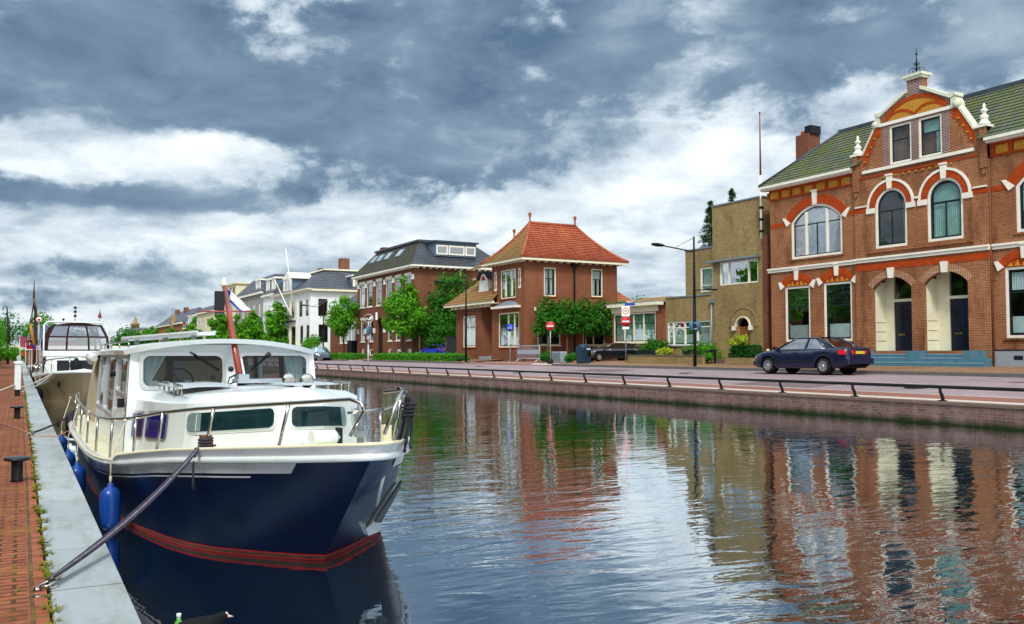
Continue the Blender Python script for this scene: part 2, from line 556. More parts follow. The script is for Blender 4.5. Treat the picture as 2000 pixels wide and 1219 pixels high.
def window(fr, root, sh, d=.07, fw=.07, sash=.05, vb=(), hb=(), vlim=None, white_v=False, curtain=None, cmat=None, glass=None, fmat='white', smat='blacksash',
           leaded=None, sill=None, silld=.06, label=None, barw=.05, name='window', cur_d=.12):
    """vb/hb: bar positions as fractions; curtain: list of (kind, fraction...)"""
    mb = MB()
    i1 = sh.inset(fw)
    fr.ring(mb, sh.poly(), i1.poly(), d - .04, d + .03, 0)
    if sash:
        i2 = i1.inset(sash)
        fr.ring(mb, i1.poly(), i2.poly(), d, d + .03, 1)
    else:
        i2 = i1
    W, H = i2.a1 - i2.a0, i2.b1 - i2.b0
    for q in vb:
        f, mi, z0, z1 = (q if isinstance(q, tuple) else (q, 1, 0, 1))
        a = i2.a0 + W * f
        w = barw if mi == 1 else fw
        t0 = i2.b0 + H * z0
        t1 = min(i2.b0 + H * z1, i2.top(a - w / 2), i2.top(a + w / 2)) if z1 >= 1 else i2.b0 + H * z1
        fr.box(mb, a - w / 2, a + w / 2, t0, t1, d - (.035 if mi == 0 else -.004), d + .028, mi)
    for q in hb:
        f, mi = (q if isinstance(q, tuple) else (q, 1))
        b = i2.b0 + H * f
        fr.box(mb, i2.a0, i2.a1, b - barw / 2, b + barw / 2, d - (.03 if mi == 0 else -.002), d + .027, mi)
    if leaded:
        f0, nx, nz = leaded
        b0 = i2.b0 + H * f0
        for i in range(1, nx):
            a = i2.a0 + W * i / nx
            fr.box(mb, a - .008, a + .008, b0, i2.b1, d + .012, d + .02, 1)
        for i in range(1, nz):
            b = b0 + (i2.b1 - b0) * i / nz
            fr.box(mb, i2.a0, i2.a1, b - .008, b + .008, d + .011, d + .021, 1)
    w = mb.build(name, [M[fmat], M[smat]], root, label=label)
    g = MB()
    g.poly([fr.p(a, b, d + .024) for a, b in i2.poly()])
    g.build('pane', M[glass or 'glass'], w)
    if curtain:
        c = MB()
        for q in curtain:
            k = q[0]
            if k == 'full': drape(c, fr, i2.a0, i2.a1, i2.b0 + H * q[1], i2.b0 + H * q[2], d + cur_d)
            elif k == 'flat':
                c.quad(fr.p(i2.a0, i2.b0 + H * q[1], d + cur_d), fr.p(i2.a1, i2.b0 + H * q[1], d + cur_d), fr.p(i2.a1, i2.b0 + H * q[2], d + cur_d), fr.p(i2.a0, i2.b0 + H * q[2], d + cur_d))
            elif k == 'side': drape(c, fr, i2.a0 + W * q[1], i2.a0 + W * q[2], i2.b0, i2.b1, d + cur_d + .04, .12, .03)
        c.build('curtain', M[cmat or 'curtain'], w)
    if sill:
        c = MB()
        fr.box(c, sh.a0 - .08, sh.a1 + .08, sh.b0 - silld - .002, sh.b0 - .002, -.07, .05)
        c.build('sill', M[sill], w)
    return w


def fit(fr, xl, xr, bot, top, spring=None):
    """opening from picture measurements on this wall plane"""
    a0 = fr.px(xl, bot[1])[0]; a1 = fr.px(xr, bot[1])[0]
    b0 = fr.px(*bot)[1]; b1 = fr.px(*top)[1]
    return Sh(a0, a1, b0, b1, (b1 - fr.px(*spring)[1]) if spring else 0)


def roof_slope(mb, e0, e1, r0, r1, rows, mi=0, lift=.035, curve=0.0):
    """tiled slope from eave edge e0-e1 up to ridge r0-r1, in stepped courses; curve>0 flares the eave"""
    e0, e1, r0, r1 = V(e0), V(e1), V(r0), V(r1)
    nrm = (e1 - e0).cross(r0 - e0) if (r0 - e0).length > 1e-6 else (e1 - e0).cross(r1 - e0)
    nrm.normalize()
    if nrm.z < 0: nrm = -nrm

    def pt(side, t):
        a, b = (e0, r0) if side == 0 else (e1, r1)
        q = a.lerp(b, t)
        q.z = a.z + (b.z - a.z) * ((1 - curve) * t + curve * t * t)
        return q
    for i in range(rows):
        t0, t1 = i / rows, (i + 1) / rows
        a, b, c, d = pt(0, t0), pt(1, t0), pt(1, t1), pt(0, t1)
        up = nrm * lift
        mb.quad(a + up, b + up, c, d, mi)
        mb.quad(a, b, b + up, a + up, mi)
# ================================================================== ground, canal, road
PROF = [(19.8, .05), (20.16, .05), (20.62, .07), (22.5, .17), (24.6, .29), (27, .40), (28.9, .43)]


def gz(X):
    if X < 28.9: return interp(PROF, X)
    return interp([(28.9, .55), (32.5, .735), (34, .75)], X)


def strip(name, xs, zf, y0, y1, mat, kind='structure', dz=0.0, ny=1):
    mb = MB()
    for xa, xb in zip(xs, xs[1:]):
        for k in range(ny):
            ya, yb = y0 + (y1 - y0) * k / ny, y0 + (y1 - y0) * (k + 1) / ny
            mb.quad((xa, ya, zf(xa) + dz), (xb, ya, zf(xb) + dz), (xb, yb, zf(xb) + dz), (xa, yb, zf(xa) + dz))
    return prop(mb.build(name, mat), kind=kind)


# water
t = NT('canal_water')
p = t.pos()
xx_ = t.n('ShaderNodeSeparateXYZ', {0: p}).outputs[0]
mp = t.n('ShaderNodeMapping', {'Vector': p, 'Rotation': (0, 0, R(24)), 'Scale': (.55, 1.5, 1)}).outputs[0]
w1 = t.noise(mp, .9, 2, .45, .6)
w2 = t.noise(mp, 2.4, 2, .45, .8)
w3 = t.noise(t.n('ShaderNodeMapping', {'Vector': p, 'Rotation': (0, 0, R(40)), 'Scale': (.7, 1.4, 1)}).outputs[0], 6.5, 3, .5, .3)
gust = t.ramp(t.noise(t.n('ShaderNodeMapping', {'Vector': p, 'Scale': (.10, .06, 1)}).outputs[0], 1.3, 3, .5), .32, .64)
calm = t.ramp(xx_, 19.8, 11.0)
amp = t.math('MULTIPLY', t.math('ADD', t.math('MULTIPLY', gust, .75), .25), t.math('ADD', t.math('MULTIPLY', calm, .85), .15))
lee = t.n('ShaderNodeMapRange', {0: xx_, 1: 1.4, 2: 4.2, 3: .10, 4: 1.0}).outputs[0]
amp = t.math('MULTIPLY', amp, lee)
h = t.math('ADD', t.math('MULTIPLY', w1, .018), t.math('ADD', t.math('MULTIPLY', w2, .0135), t.math('MULTIPLY', w3, .0034)))
h = t.math('MULTIPLY', h, amp)
nz_ = t.bump(h, 1.0, 1.0)
df_ = t.n('ShaderNodeBsdfDiffuse', {'Color': (.004, .011, .018, 1)}).outputs[0]
gl_ = t.n('ShaderNodeBsdfGlossy', {'Color': (.88, .95, 1, 1), 'Roughness': .012, 'Normal': nz_}).outputs[0]
fr_ = t.n('ShaderNodeFresnel', {'IOR': 1.45, 'Normal': nz_}).outputs[0]
t.surf(t.n('ShaderNodeMixShader', {0: t.math('ADD', t.math('MULTIPLY', fr_, 1.0), .37, clamp=True), 1: df_, 2: gl_}).outputs[0])
M['water'] = t.m
mb = MB()
mb.quad((.3, -80, WATER), (20.0, -80, WATER), (20.0, 168, WATER), (.3, 168, WATER))
prop(mb.build('canal_water', M['water']), kind='structure')

# far quay wall in dark clinker
t = NT('quay_wall_brick')
uv = t.uv()
b = t.n('ShaderNodeTexBrick', {'Vector': uv, 'Color1': (.115, .058, .050, 1), 'Color2': (.20, .105, .085, 1), 'Mortar': (.16, .13, .12, 1), 'Scale': 1, 'Mortar Size': .01,
                              'Brick Width': .21, 'Row Height': .075, 'Mortar Smooth': .3})
n1 = t.noise(t.uv(1.6, .35), 1.2, 7, .7)
n2 = t.noise(uv, 7, 4, .6)
c = t.mix(t.math('MULTIPLY', t.ramp(n1, .48, .66), .55), b.outputs[0], (.25, .19, .18))
c = t.mix(t.math('MULTIPLY', t.ramp(n2, .55, .75), .5), c, (.04, .03, .03))
zz = t.n('ShaderNodeSeparateXYZ', {0: t.pos()}).outputs[2]
alg = t.n('ShaderNodeMapRange', {0: t.math('ADD', zz, t.math('MULTIPLY', n1, .28)), 1: -.34, 2: -.16, 3: 1.0, 4: 0.0}).outputs[0]
c = t.mix(alg, c, t.mix(n2, (.008, .012, .004), (.02, .035, .008)))
t.bsdf(c, .8, 0, t.bump(t.math('ADD', b.outputs['Fac'], n2), .5, -.008))
M['clinker'] = t.m
M['coping'] = m_brick('rowlock_coping', (.17, .105, .085), (.24, .15, .11), (.12, .10, .08), w=.07, h=.5, ms=.01, off=0)
t = thing('canal_wall', 'long dark brick canal wall with algae at the waterline, below the black railing', 'canal wall', (19.8, 20, -.5))
mb = MB()
mb.quad((19.8, -80, -1.4), (19.8, 168, -1.4), (19.8, 168, -.02), (19.8, -80, -.02))
mb.build('wall', M['clinker'], t)
mb = MB()
for i in range(124):
    y0 = -80 + i * 2
    mb.box(19.765, 20.16, y0 + .004, y0 + 1.996, -.02, .05 + random.uniform(-.003, .003))
mb.build('coping', M['coping'], t)

M['kerbstone'] = m_plain('pale_kerbstone', (.50, .44, .38), .8, var=.12, scale=2, bump=.3, dirt=((.22, .19, .15), .5))
M['road'] = m_brick('clinker_road', (.27, .205, .215), (.34, .26, .265), (.21, .16, .165), w=.2, h=.1, ms=.012, blot=((.42, .32, .35), .45), rot=pi / 2, bumpd=.004, rough=.6)
M['cycle'] = m_brick('red_clinker', (.24, .095, .065), (.31, .13, .09), (.17, .10, .08), w=.2, h=.1, ms=.012, blot=((.36, .22, .18), .4), bumpd=.004, rough=.65)
M['pave'] = m_brick('pavement_brick', (.24, .125, .07), (.33, .19, .11), (.17, .11, .07), w=.2, h=.1, ms=.012, blot=((.30, .21, .10), .5), bumpd=.005, moss=(.11, .11, .025), rough=.75)
M['paint'] = m_plain('worn_road_paint', (.52, .40, .36), .7, var=.25, scale=4, dirt=((.24, .17, .17), .7))
M['whitepaint'] = m_plain('white_road_paint', (.66, .63, .60), .7, var=.15, scale=3, dirt=((.35, .28, .26), .6))
M['ground'] = m_plain('distant_ground', (.12, .12, .06), .9, var=.3, scale=.2)
strip('verge_kerb', [20.16, 20.62], lambda x: interp(PROF, x), -80, 168, M['kerbstone'])
strip('road', [20.62, 21.6], lambda x: interp(PROF, x), -80, 400, M['cycle'])
strip('road_surface', [21.6, 22.5, 24.6, 27, 28.9], lambda x: interp(PROF, x), -80, 400, M['road'])
mb = MB()
for xa in (21.55, 27.05):
    for k in range(0, 40):
        ya = -20 + k * 5
        mb.quad((xa, ya, interp(PROF, xa) + .005), (xa + .10, ya, interp(PROF, xa + .1) + .005), (xa + .10, ya + 5, interp(PROF, xa + .1) + .005), (xa, ya + 5, interp(PROF, xa) + .005))
for k in range(30):
    ya = -12 + k * 6.0
    mb.quad((24.35, ya, interp(PROF, 24.35) + .005), (24.47, ya, interp(PROF, 24.47) + .005), (24.47, ya + 3, interp(PROF, 24.47) + .005), (24.35, ya + 3, interp(PROF, 24.35) + .005))
prop(mb.build('road_marking', M['paint']), kind='structure')
# far kerb, interrupted by the side street
M['darkkerb'] = m_plain('grey_kerb', (.13, .125, .12), .8, var=.15, scale=3, bump=.3)
mb = MB()
for ya, yb in ((-80, 47.6), (60.5, 82.5), (87.5, 400)):
    n = max(1, int((yb - ya) / 1.0)) if yb < 200 else 40
    for k in range(n):
        a, b_ = ya + (yb - ya) * k / n, ya + (yb - ya) * (k + 1) / n
        mb.box(28.9, 29.06, a + .003, b_ - .003, .25, .555)
prop(mb.build('road_kerb', M['darkkerb']), kind='structure')
mb = MB()
for ya, yb in ((-80, 47.6), (60.5, 400)):
    for xa, xb in ((29.06, 32.5), (32.5, 34)):
        mb.quad((xa, ya, gz(xa)), (xb, ya, gz(xb)), (xb, yb, gz(xb)), (xa, yb, gz(xa)))
prop(mb.build('pavement', M['pave']), kind='structure')
mb = MB()
for xa, xb, za, zb in ((28.9, 29.6, .434, .53), (29.6, 34, .53, .66), (34, 80, .66, .75)):
    mb.quad((xa, 47.6, za), (xb, 47.6, zb), (xb, 60.5, zb), (xa, 60.5, za))
prop(mb.build('side_street', M['cycle']), kind='structure')
mb = MB()
for xa, ya, L in ((30.2, 48.2, 11.5), (31.6, 48.4, 5.0), (29.3, 47.9, 3.0)):
    za = interp([(28.9, .434), (29.6, .53), (34, .66)], xa) + .006; zb = interp([(28.9, .434), (29.6, .53), (34, .66)], xa + .3) + .006
    mb.quad((xa, ya, za), (xa + .3, ya, zb), (xa + .3, ya + L, zb), (xa, ya + L, za))
prop(mb.build('street_marking', M['whitepaint']), kind='structure')
mb = MB()
mb.quad((34, -80, .748), (900, -80, .748), (900, 47.6, .748), (34, 47.6, .748))
mb.quad((34, 60.5, .748), (900, 60.5, .748), (900, 1600, .748), (34, 1600, .748))
mb.quad((80, 47.6, .748), (900, 47.6, .748), (900, 60.5, .748), (80, 60.5, .748))
mb.quad((-900, 168, .02), (20.16, 168, .02), (20.16, 1600, .02), (-900, 1600, .02))
mb.quad((20.16, 400, .02), (34, 400, .02), (34, 1600, .02), (20.16, 1600, .02))
mb.quad((-900, -80, -.03), (-4.2, -80, -.03), (-4.2, 168, -.03), (-900, 168, -.03))
prop(mb.build('ground', M['ground']), kind='structure')

# iron covers and mended patches in the road
for x_, y_ in ((23.2, 17.5), (25.8, 31.0), (22.9, 41.0), (26.2, 52.0)):
    z_ = interp(PROF, x_)
    mb = MB(); mb.lathe([(.34, -.01), (.34, .008), (.30, .010), (.001, .010)], (x_, y_, z_), 20)
    for k in range(5): mb.box(x_ - .22, x_ + .22, y_ - .2 + k * .1, y_ - .16 + k * .1, z_ + .010, z_ + .016)
    prop(mb.build('road_cover', M['iron']), kind='structure')
M['patch'] = m_brick('mended_road', (.17, .12, .12), (.22, .16, .15), (.12, .09, .09), w=.2, h=.1, ms=.012, rough=.7)
mb = MB()
for x0_, x1_, y0_, y1_ in ((22.0, 23.6, 20.5, 24.0), (24.9, 26.8, 36, 39.5), (22.2, 22.9, 30, 37), (26.0, 28.2, 14, 16.5)):
    mb.quad((x0_, y0_, interp(PROF, x0_) + .009), (x1_, y0_, interp(PROF, x1_) + .009), (x1_, y1_, interp(PROF, x1_) + .009), (x0_, y1_, interp(PROF, x0_) + .009))
prop(mb.build('road_patch', M['patch']), kind='structure')

# near quay
M['quaybrick'] = m_brick('quay_paving', (.25, .070, .036), (.36, .120, .058), (.05, .035, .02), w=.17, h=.082, ms=.012, blot=((.13, .045, .034), .6), bumpd=.009, moss=(.20, .17, .02), rough=.8)
M['quayedge'] = m_brick('quay_border_brick', (.28, .078, .042), (.36, .12, .06), (.075, .06, .03), w=.082, h=.21, ms=.012, off=0.0, bumpd=.008, moss=(.17, .16, .02), rough=.8)
mb = MB(); mb.quad((-4.2, -80, 0), (.062, -80, 0), (.062, 168, 0), (-4.2, 168, 0))
prop(mb.build('quay_paving', M['quaybrick']), kind='structure')
mb = MB(); mb.quad((.062, -80, .002), (.150, -80, .002), (.150, 168, .002), (.062, 168, .002))
prop(mb.build('quay_border', M['quayedge']), kind='structure')
t = NT('blue_grey_stone')
n1 = t.noise(t.pos(), 1.7, 7, .65); n2 = t.noise(t.pos(), 60, 3, .6)
n3 = t.noise(t.n('ShaderNodeMapping', {'Vector': t.pos(), 'Scale': (2.2, .5, 1)}).outputs[0], 2.4, 6, .7)
rnd = t.n('ShaderNodeNewGeometry').outputs['Random Per Island']
c = t.mix(n1, (.30, .34, .345), (.43, .46, .455))
c = t.mix(t.math('MULTIPLY', rnd, .6), c, (.25, .29, .30))
c = t.mix(t.math('MULTIPLY', t.ramp(n3, .48, .66), .6), c, (.20, .20, .15))
c = t.mix(t.math('MULTIPLY', t.ramp(n2, .5, .7), .35), c, (.30, .33, .34))
t.bsdf(c, .75, 0, t.bump(t.math('ADD', n2, n1), .35, .004))
M['stone'] = t.m
mb = MB()
y = -20.0
random.seed(3)
while y < 168:
    L = 1.05 + random.choice([0, 0, .02, -.08])
    mb.rbox(.165, .52, y + .02, y + L - .02, -.35, .006 + random.uniform(-.003, .003), .008)
    y += L
prop(mb.build('quay_coping', M['stone']), kind='structure')
M['joint'] = m_plain('dark_joint', (.03, .03, .018), .9, var=.4, scale=9)
mb = MB(); mb.quad((.16, -20, -.002), (.512, -20, -.002), (.512, 168, -.002), (.16, 168, -.002))
prop(mb.build('coping_joint_bed', M['joint']), kind='structure')
M['quayface'] = m_brick('quay_face_brick', (.05, .045, .04), (.08, .07, .06), (.04, .04, .035), blot=((.015, .03, .008), .7))
mb = MB(); mb.quad((.50, -80, -1.4), (.50, 168, -1.4), (.50, 168, -.34), (.50, -80, -.34))
mb.quad((.10, -80, -.03), (.5, -80, -.03), (.5, 168, -.03), (.10, 168, -.03))
prop(mb.build('quay_face', M['quayface']), kind='structure')
mb = MB(); mb.quad((-3.4, -80, .012), (-3.2, -80, .012), (-3.2, 168, .012), (-3.4, 168, .012))
prop(mb.build('quay_kerb', M['kerbstone']), kind='structure')

# moss and weeds in the joint behind the coping
M['weed'] = m_leaf('yellow_green_weeds', (.16, .17, .015), (.36, .32, .03), (.10, .14, .015), .3)
random.seed(11)
mb = MB()


def tuft(x, y, n, r, hgt):
    for _ in range(n):
        a = random.uniform(0, 2 * pi); q = random.random() ** .7 * r
        bx_, by_ = x + cos(a) * q * .6, y + sin(a) * q
        l = hgt * random.uniform(.4, 1.2); ln = random.uniform(.5, 1.6)
        d = V((cos(a), sin(a), 0)); w = V((-sin(a), cos(a), 0)) * random.uniform(.003, .006)
        p0 = V((bx_, by_, .0)); p1 = p0 + d * l * .4 * ln + V((0, 0, l * .6)); p2 = p0 + d * l * ln + V((0, 0, l * .75))
        mb.add([p0 - w, p0 + w, p1 + w, p1 - w, p2], [(0, 1, 2, 3), (3, 2, 4)])


yy = 4.2
while yy < 34:
    big = random.random() < .35
    if random.random() < .62:
        tuft(.158 + random.uniform(-.012, .02), yy, random.randint(20, 36) if big else random.randint(8, 18), .05 if big else .03, random.uniform(.022, .040) if big else .018)
    yy += random.uniform(.03, .12)
for _ in range(150):
    tuft(-random.random() ** 1.3 * 1.6 + .05, 4.5 + random.random() ** 1.3 * 16, random.randint(5, 12), .03, .014)
prop(mb.build('weeds', M['weed']), kind='stuff', label='yellow green weeds and moss growing along the quay joints')


# ================================================================== big red brick house
HX = 32.5
red = thing('brick_house', 'large red brick town house with a white trimmed dormer gable and green mossy tiles', 'house', (HX, 26, .72))
fL = FX(HX); fC = FX(HX - .14)
GC = 24.22                                                # centre line of the gable bay


def arch_trim(root, fr, sh, band=.30, out=-.035, outer_white=False, spr=True, key=(.24, .50), tymp=False, mats=('vermilion', 'white')):
    """coloured arch band, white keystone and springers over an opening, one mesh"""
    mb = MB()
    n = 14
    lo, hi = sh.arc(sh.r + .004, n), sh.arc(sh.r + band, n)
    fr.band(mb, lo, hi, out, 0, 0)
    if outer_white:
        fr.band(mb, sh.arc(sh.r + band + .001, n), sh.arc(sh.r + band + .10, n), out - .03, 0, 1)
    kw, kh = key
    zt = sh.b1
    fr.prism(mb, [(sh.c - kw * .36, zt - .05), (sh.c + kw * .36, zt - .05), (sh.c + kw / 2, zt + kh - .04), (sh.c - kw / 2, zt + kh - .04)], out - .07, .02, 1)
    fr.box(mb, sh.c - kw * .62, sh.c + kw * .62, zt + kh - .04, zt + kh + .03, out - .10, .02, 1)
    if spr:
        zs = sh.b1 - sh.rise
        for sgn in (-1, 1):
            e = sh.c + sgn * sh.hw
            if outer_white:
                fr.box(mb, min(e, e + sgn * (band + .14)), max(e, e + sgn * (band + .14)), zs - .20, zs + .02, out - .025, .015, 1)
            else:
                ang = atan2(sh.hw, sh.r - sh.rise)
                q0 = (sh.c + sgn * (sh.r + .0) * sin(ang), sh.cz + (sh.r) * cos(ang))
                q1 = (sh.c + sgn * (sh.r + band + .04) * sin(ang), sh.cz + (sh.r + band + .04) * cos(ang))
                w = .24
                fr.prism(mb, [q0, (q0[0] + sgn * w, q0[1] - .14), (q1[0] + sgn * .15, q1[1]), q1], out - .03, .015, 1)
    return mb.build('window_arch', [M[mats[0]], M[mats[1]]], root)


# --- openings
W1 = Sh(30.12, 31.68, 1.78, 4.42); W2 = Sh(27.70, 29.30, 1.78, 4.46)
T1 = Sh(30.12, 31.68, 4.42, 4.76, .33); T2 = Sh(27.70, 29.30, 4.46, 4.80, .33)
UL = Sh(28.18, 31.23, 5.72, 8.22, .74)
UA = Sh(24.69, 26.28, 5.73, 8.28, .79); UB = Sh(22.14, 23.73, 5.75, 8.28, .79)
P1 = Sh(24.55, 26.47, 1.33, 4.46, .46); P2 = Sh(22.02, 23.96, 1.33, 4.50, .46)
GA = Sh(24.40, 25.48, 9.25, 10.92); GB = Sh(22.99, 24.07, 9.25, 10.92)
UR = Sh(17.05, 20.1, 5.72, 8.22, .74)
R1 = Sh(19.02, 20.60, 1.80, 4.46); R2 = Sh(16.6, 18.2, 1.80, 4.46)
mb = MB()
wall(mb, fL, [(27.36, .5), (32.6, .5), (32.6, 9.3), (27.36, 9.3)], [W1, W2, UL])
wall(mb, fL, [(12.0, .5), (21.08, .5), (21.08, 9.3), (12.0, 9.3)], [UR, R1, R2])
G = [(27.36, .5), (27.36, 9.93), (26.83, 9.93), (26.17, 11.0), (25.93, 11.0), (25.93, 11.46), (24.57, 12.18), (24.57, 12.62)]
gable = G + [(2 * GC - a, b) for a, b in G[::-1]]
wall(mb, fC, gable, [P1, P2, UA, UB, GA, GB], reveal=.2, noroom=(P1, P2))
for sgn in (0, 1):      # returns of the bay and thickness of the free standing gable
    s2 = gable if sgn == 0 else []
n = len(gable)
mb.add([fC.p(a, b) for a, b in gable] + [fC.p(a, b, .36) for a, b in gable], [(i, (i + 1) % n, n + (i + 1) % n, n + i) for i in range(1, n - 1)] + [(0, 1, n + 1, n), (n - 2, n - 1, 2 * n - 1, 2 * n - 2)], 0)
up = [q for q in gable if q[1] > 9.4]
mb.poly([fC.p(a, b, .36) for a, b in [(up[0][0], 9.0)] + up + [(up[-1][0], 9.0)]], 0)
mb.quad((HX, 32.6, .5), (43, 32.6, .5), (43, 32.6, 9.3), (HX, 32.6, 9.3))
mb.quad((HX, 12, .5), (43, 12, .5), (43, 12, 9.3), (HX, 12, 9.3))
mb.quad((43, 12, .5), (43, 32.6, .5), (43, 32.6, 9.3), (43, 12, 9.3))
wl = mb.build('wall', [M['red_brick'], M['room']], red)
# coloured brick bands and details on the wall
mb = MB()
fL.box(mb, 27.4, 28.0, 7.42, 7.62, -.012, .01); mb.cut(); fL.box(mb, 31.45, 32.58, 7.36, 7.58, -.012, .01); mb.cut()
fC.box(mb, 23.98, 24.46, 7.44, 7.64, -.012, .01); mb.cut(); fC.box(mb, 26.62, 27.34, 7.40, 7.60, -.012, .01); mb.cut(); fC.box(mb, 21.1, 21.8, 7.40, 7.60, -.012, .01); mb.cut()
fL.box(mb, 20.35, 21.07, 7.40, 7.60, -.012, .01); mb.cut()
fC.box(mb, 21.10, 27.34, 4.82, 5.10, -.015, .01); mb.cut()
fC.box(mb, 21.10, 27.34, 8.86, 8.94, -.03, .01); mb.cut()
for s in (1, -1):      # stepped orange panels beside the gable windows
    pts = [(2.62, 9.42), (2.62, 9.90), (1.96, 10.95), (1.72, 10.95), (1.72, 10.55), (1.98, 10.55), (1.98, 10.22), (2.18, 10.22), (2.18, 9.92), (2.36, 9.92), (2.36, 9.62), (2.50, 9.62), (2.50, 9.42)]
    fC.prism(mb, [(GC + s * a, b) for a, b in pts], -.02, .01); mb.cut()
mb.build_each('brick_band', M['vermilion'], red)
mb = MB()
for s in (1, -1):
    for a, b in ((1.98, 10.52), (2.18, 10.19), (2.36, 9.89), (2.50, 9.59)):
        fC.box(mb, GC + s * a - .06, GC + s * a + .06, b - .03, b + .03, -.06, -.02); mb.cut()
for k in range(11):
    a = 22.6 + k * .32
    fC.box(mb, a - .05, a + .05, 8.74, 8.82, -.05, .01); mb.cut()
mb.build_each('corbel', M['ochre'], red)
# bay pilasters
mb = MB()
for a in (27.36, 21.08):
    b = a - .26 if a > 24 else a + .26
    fC.box(mb, min(a, b), max(a, b), 8.35, 9.92, -.10, .3)
    fC.box(mb, min(a, b) + .06, max(a, b) - .06, 8.12, 8.35, -.07, .0); mb.cut()
mb.build_each('pilaster', M['red_brick'], red)
# purple brick panels round the gable windows, ochre tympanum
mb = MB()
for a0, a1 in ((25.49, 25.80), (24.08, 24.39), (22.64, 22.98)):
    fC.box(mb, a0, a1, 9.20, 10.96, -.012, .005); mb.cut()
pts = [(25.80, 11.16), (25.80, 11.42), (24.56, 12.10), (24.55, 12.60), (2 * GC - 24.55, 12.60), (2 * GC - 24.56, 12.10), (2 * GC - 25.80, 11.42), (2 * GC - 25.80, 11.16)]
fC.prism(mb, pts, -.012, .005)
mb.build_each('purple_panel', M['purple_brick'], red)
ts = Sh(GC - 1.42, GC + 1.42, 11.10, 11.80, .66)
mb = MB()
fC.prism(mb, [(ts.a0, 11.14)] + ts.arc(ts.r) + [(ts.a1, 11.14)], -.020, 0, 0)
fC.band(mb, ts.arc(ts.r + .002), ts.arc(ts.r + .16), -.045, 0, 1)
for cx in (-.71, .71):
    s3 = Sh(GC + cx - .69, GC + cx + .69, 11.14, 11.46, .31)
    fC.band(mb, s3.arc(s3.r - .05), s3.arc(s3.r + .05), -.04, 0, 1)
mb.build('tympanum', [M['ochre'], M['vermilion']], red)
# white stonework
mb = MB()
for fr, a0, a1 in ((fL, 27.37, 32.75), (fC, 21.07, 27.37), (fL, 12, 21.06)):
    fr.box(mb, a0, a1, 5.18, 5.30, -.07, .02); fr.box(mb, a0, a1, 5.30, 5.38, -.12, .02)
mb.build('string_course', M['white'], red)
mb = MB()
fC.box(mb, GC - 2.62, GC + 2.62, 9.08, 9.21, -.10, .02)
mb.build('sill_band', M['white'], red)
mb = MB()
fC.box(mb, GC - 1.78, GC + 1.78, 10.97, 11.11, -.06, .02)
mb.build('lintel_band', M['white'], red)
mb = MB()
fC.box(mb, 26.62, 27.30, 7.62, 7.68, -.06, .01); mb.cut(); fC.box(mb, 24.10, 24.34, 7.62, 7.70, -.06, .01); mb.cut(); fC.box(mb, 21.12, 21.70, 7.62, 7.68, -.06, .01)
mb.build_each('stone_string', M['white'], red)
mb = MB()
for s in (1, -1):
    g = lambda a: GC + s * a
    fC.prism(mb, [(g(2.60), 9.93), (g(1.92), 11.02), (g(1.97), 11.09), (g(2.69), 9.96)], -.06, .38)
    fC.prism(mb, [(g(1.70), 11.0), (g(1.70), 11.46), (g(1.84), 11.46), (g(1.98), 11.2), (g(1.98), 11.0)], -.09, .40)
    mb.lathe([(.001, 0), (.15, 0), (.15, .12), (.001, .12)], fC.p(g(1.93), 11.10, -.10), 14, 0, (1, 0, 0))
    fC.prism(mb, [(g(1.68), 11.40), (g(.33), 12.12), (g(.33), 12.26), (g(1.62), 11.58), (g(1.90), 11.60), (g(1.92), 11.46)], -.12, .42)
fC.box(mb, GC - .42, GC + .42, 12.62, 12.72, -.10, .46); fC.box(mb, GC - .48, GC + .48, 12.72, 12.83, -.15, .50)
mb.build('gable_coping', M['greenwhite'], red)
for s in (1, -1):
    mb = MB()
    a = GC + s * 2.98
    fC.box(mb, a - .25, a + .25, 9.93, 10.02, -.14, .34)
    c = fC.p(a, 10.04, .1)
    mb.lathe([(.23, 0), (.22, .05), (.13, .18), (.13, .24), (.17, .28), (.15, .34), (.07, .42), (.065, .48), (.13, .53), (.13, .58), (.06, .64), (.05, .70), (.075, .74), (.02, .84)], c, 14, 0)
    mb.build('finial', M['white'], red)
mb = MB()
c = fC.p(GC, 12.83, .18)
mb.tube([c, c + V((0, 0, 1.12))], [.03, .012], 6)
for z, r in ((.42, .05), (.62, .04), (.88, .05)): mb.ball(c + V((0, 0, z)), r, 8)
for k in range(6):
    a = k * pi / 3
    d = V((cos(a), sin(a), 0))
    mb.tube([c + d * (.16 + .13 * cos(q)) + V((0, 0, .17 + .13 * sin(q))) for q in [i * .55 - 2.6 for i in range(11)]], .012, 5)
    mb.tube([c + d * (.07 + .05 * cos(q)) + V((0, 0, .46 + .05 * sin(q))) for q in [i * .6 - 2.6 for i in range(10)]], .010, 4)
mb.build('weathervane', M['iron'], red)
# cornice and frieze on the wings
for a0, a1, hip in ((27.37, 32.95, 1), (12, 21.06, 0)):
    mb = MB()
    fL.box(mb, a0, a1, 9.26, 9.34, -.30, .05); fL.box(mb, a0, a1, 9.34, 9.46, -.42, .05)
    mb.build('cornice', M['white'], red)
    mb = MB()
    fL.box(mb, a0, min(a1, 32.6), 8.74, 8.82, -.05, .01, 1); fL.box(mb, a0, min(a1, 32.6), 9.16, 9.26, -.07, .01, 1)
    k = a0 + .25
    while k < min(a1, 32.6) - .2:
        fL.box(mb, k + .05, k + .55, 8.83, 9.15, -.02, .01, 0)
        fL.box(mb, k + .60, k + .74, 8.82, 9.16, -.06, .01, 1)
        k += .73
    mb.build('frieze', [M['ochre'], M['vermilion']], red)
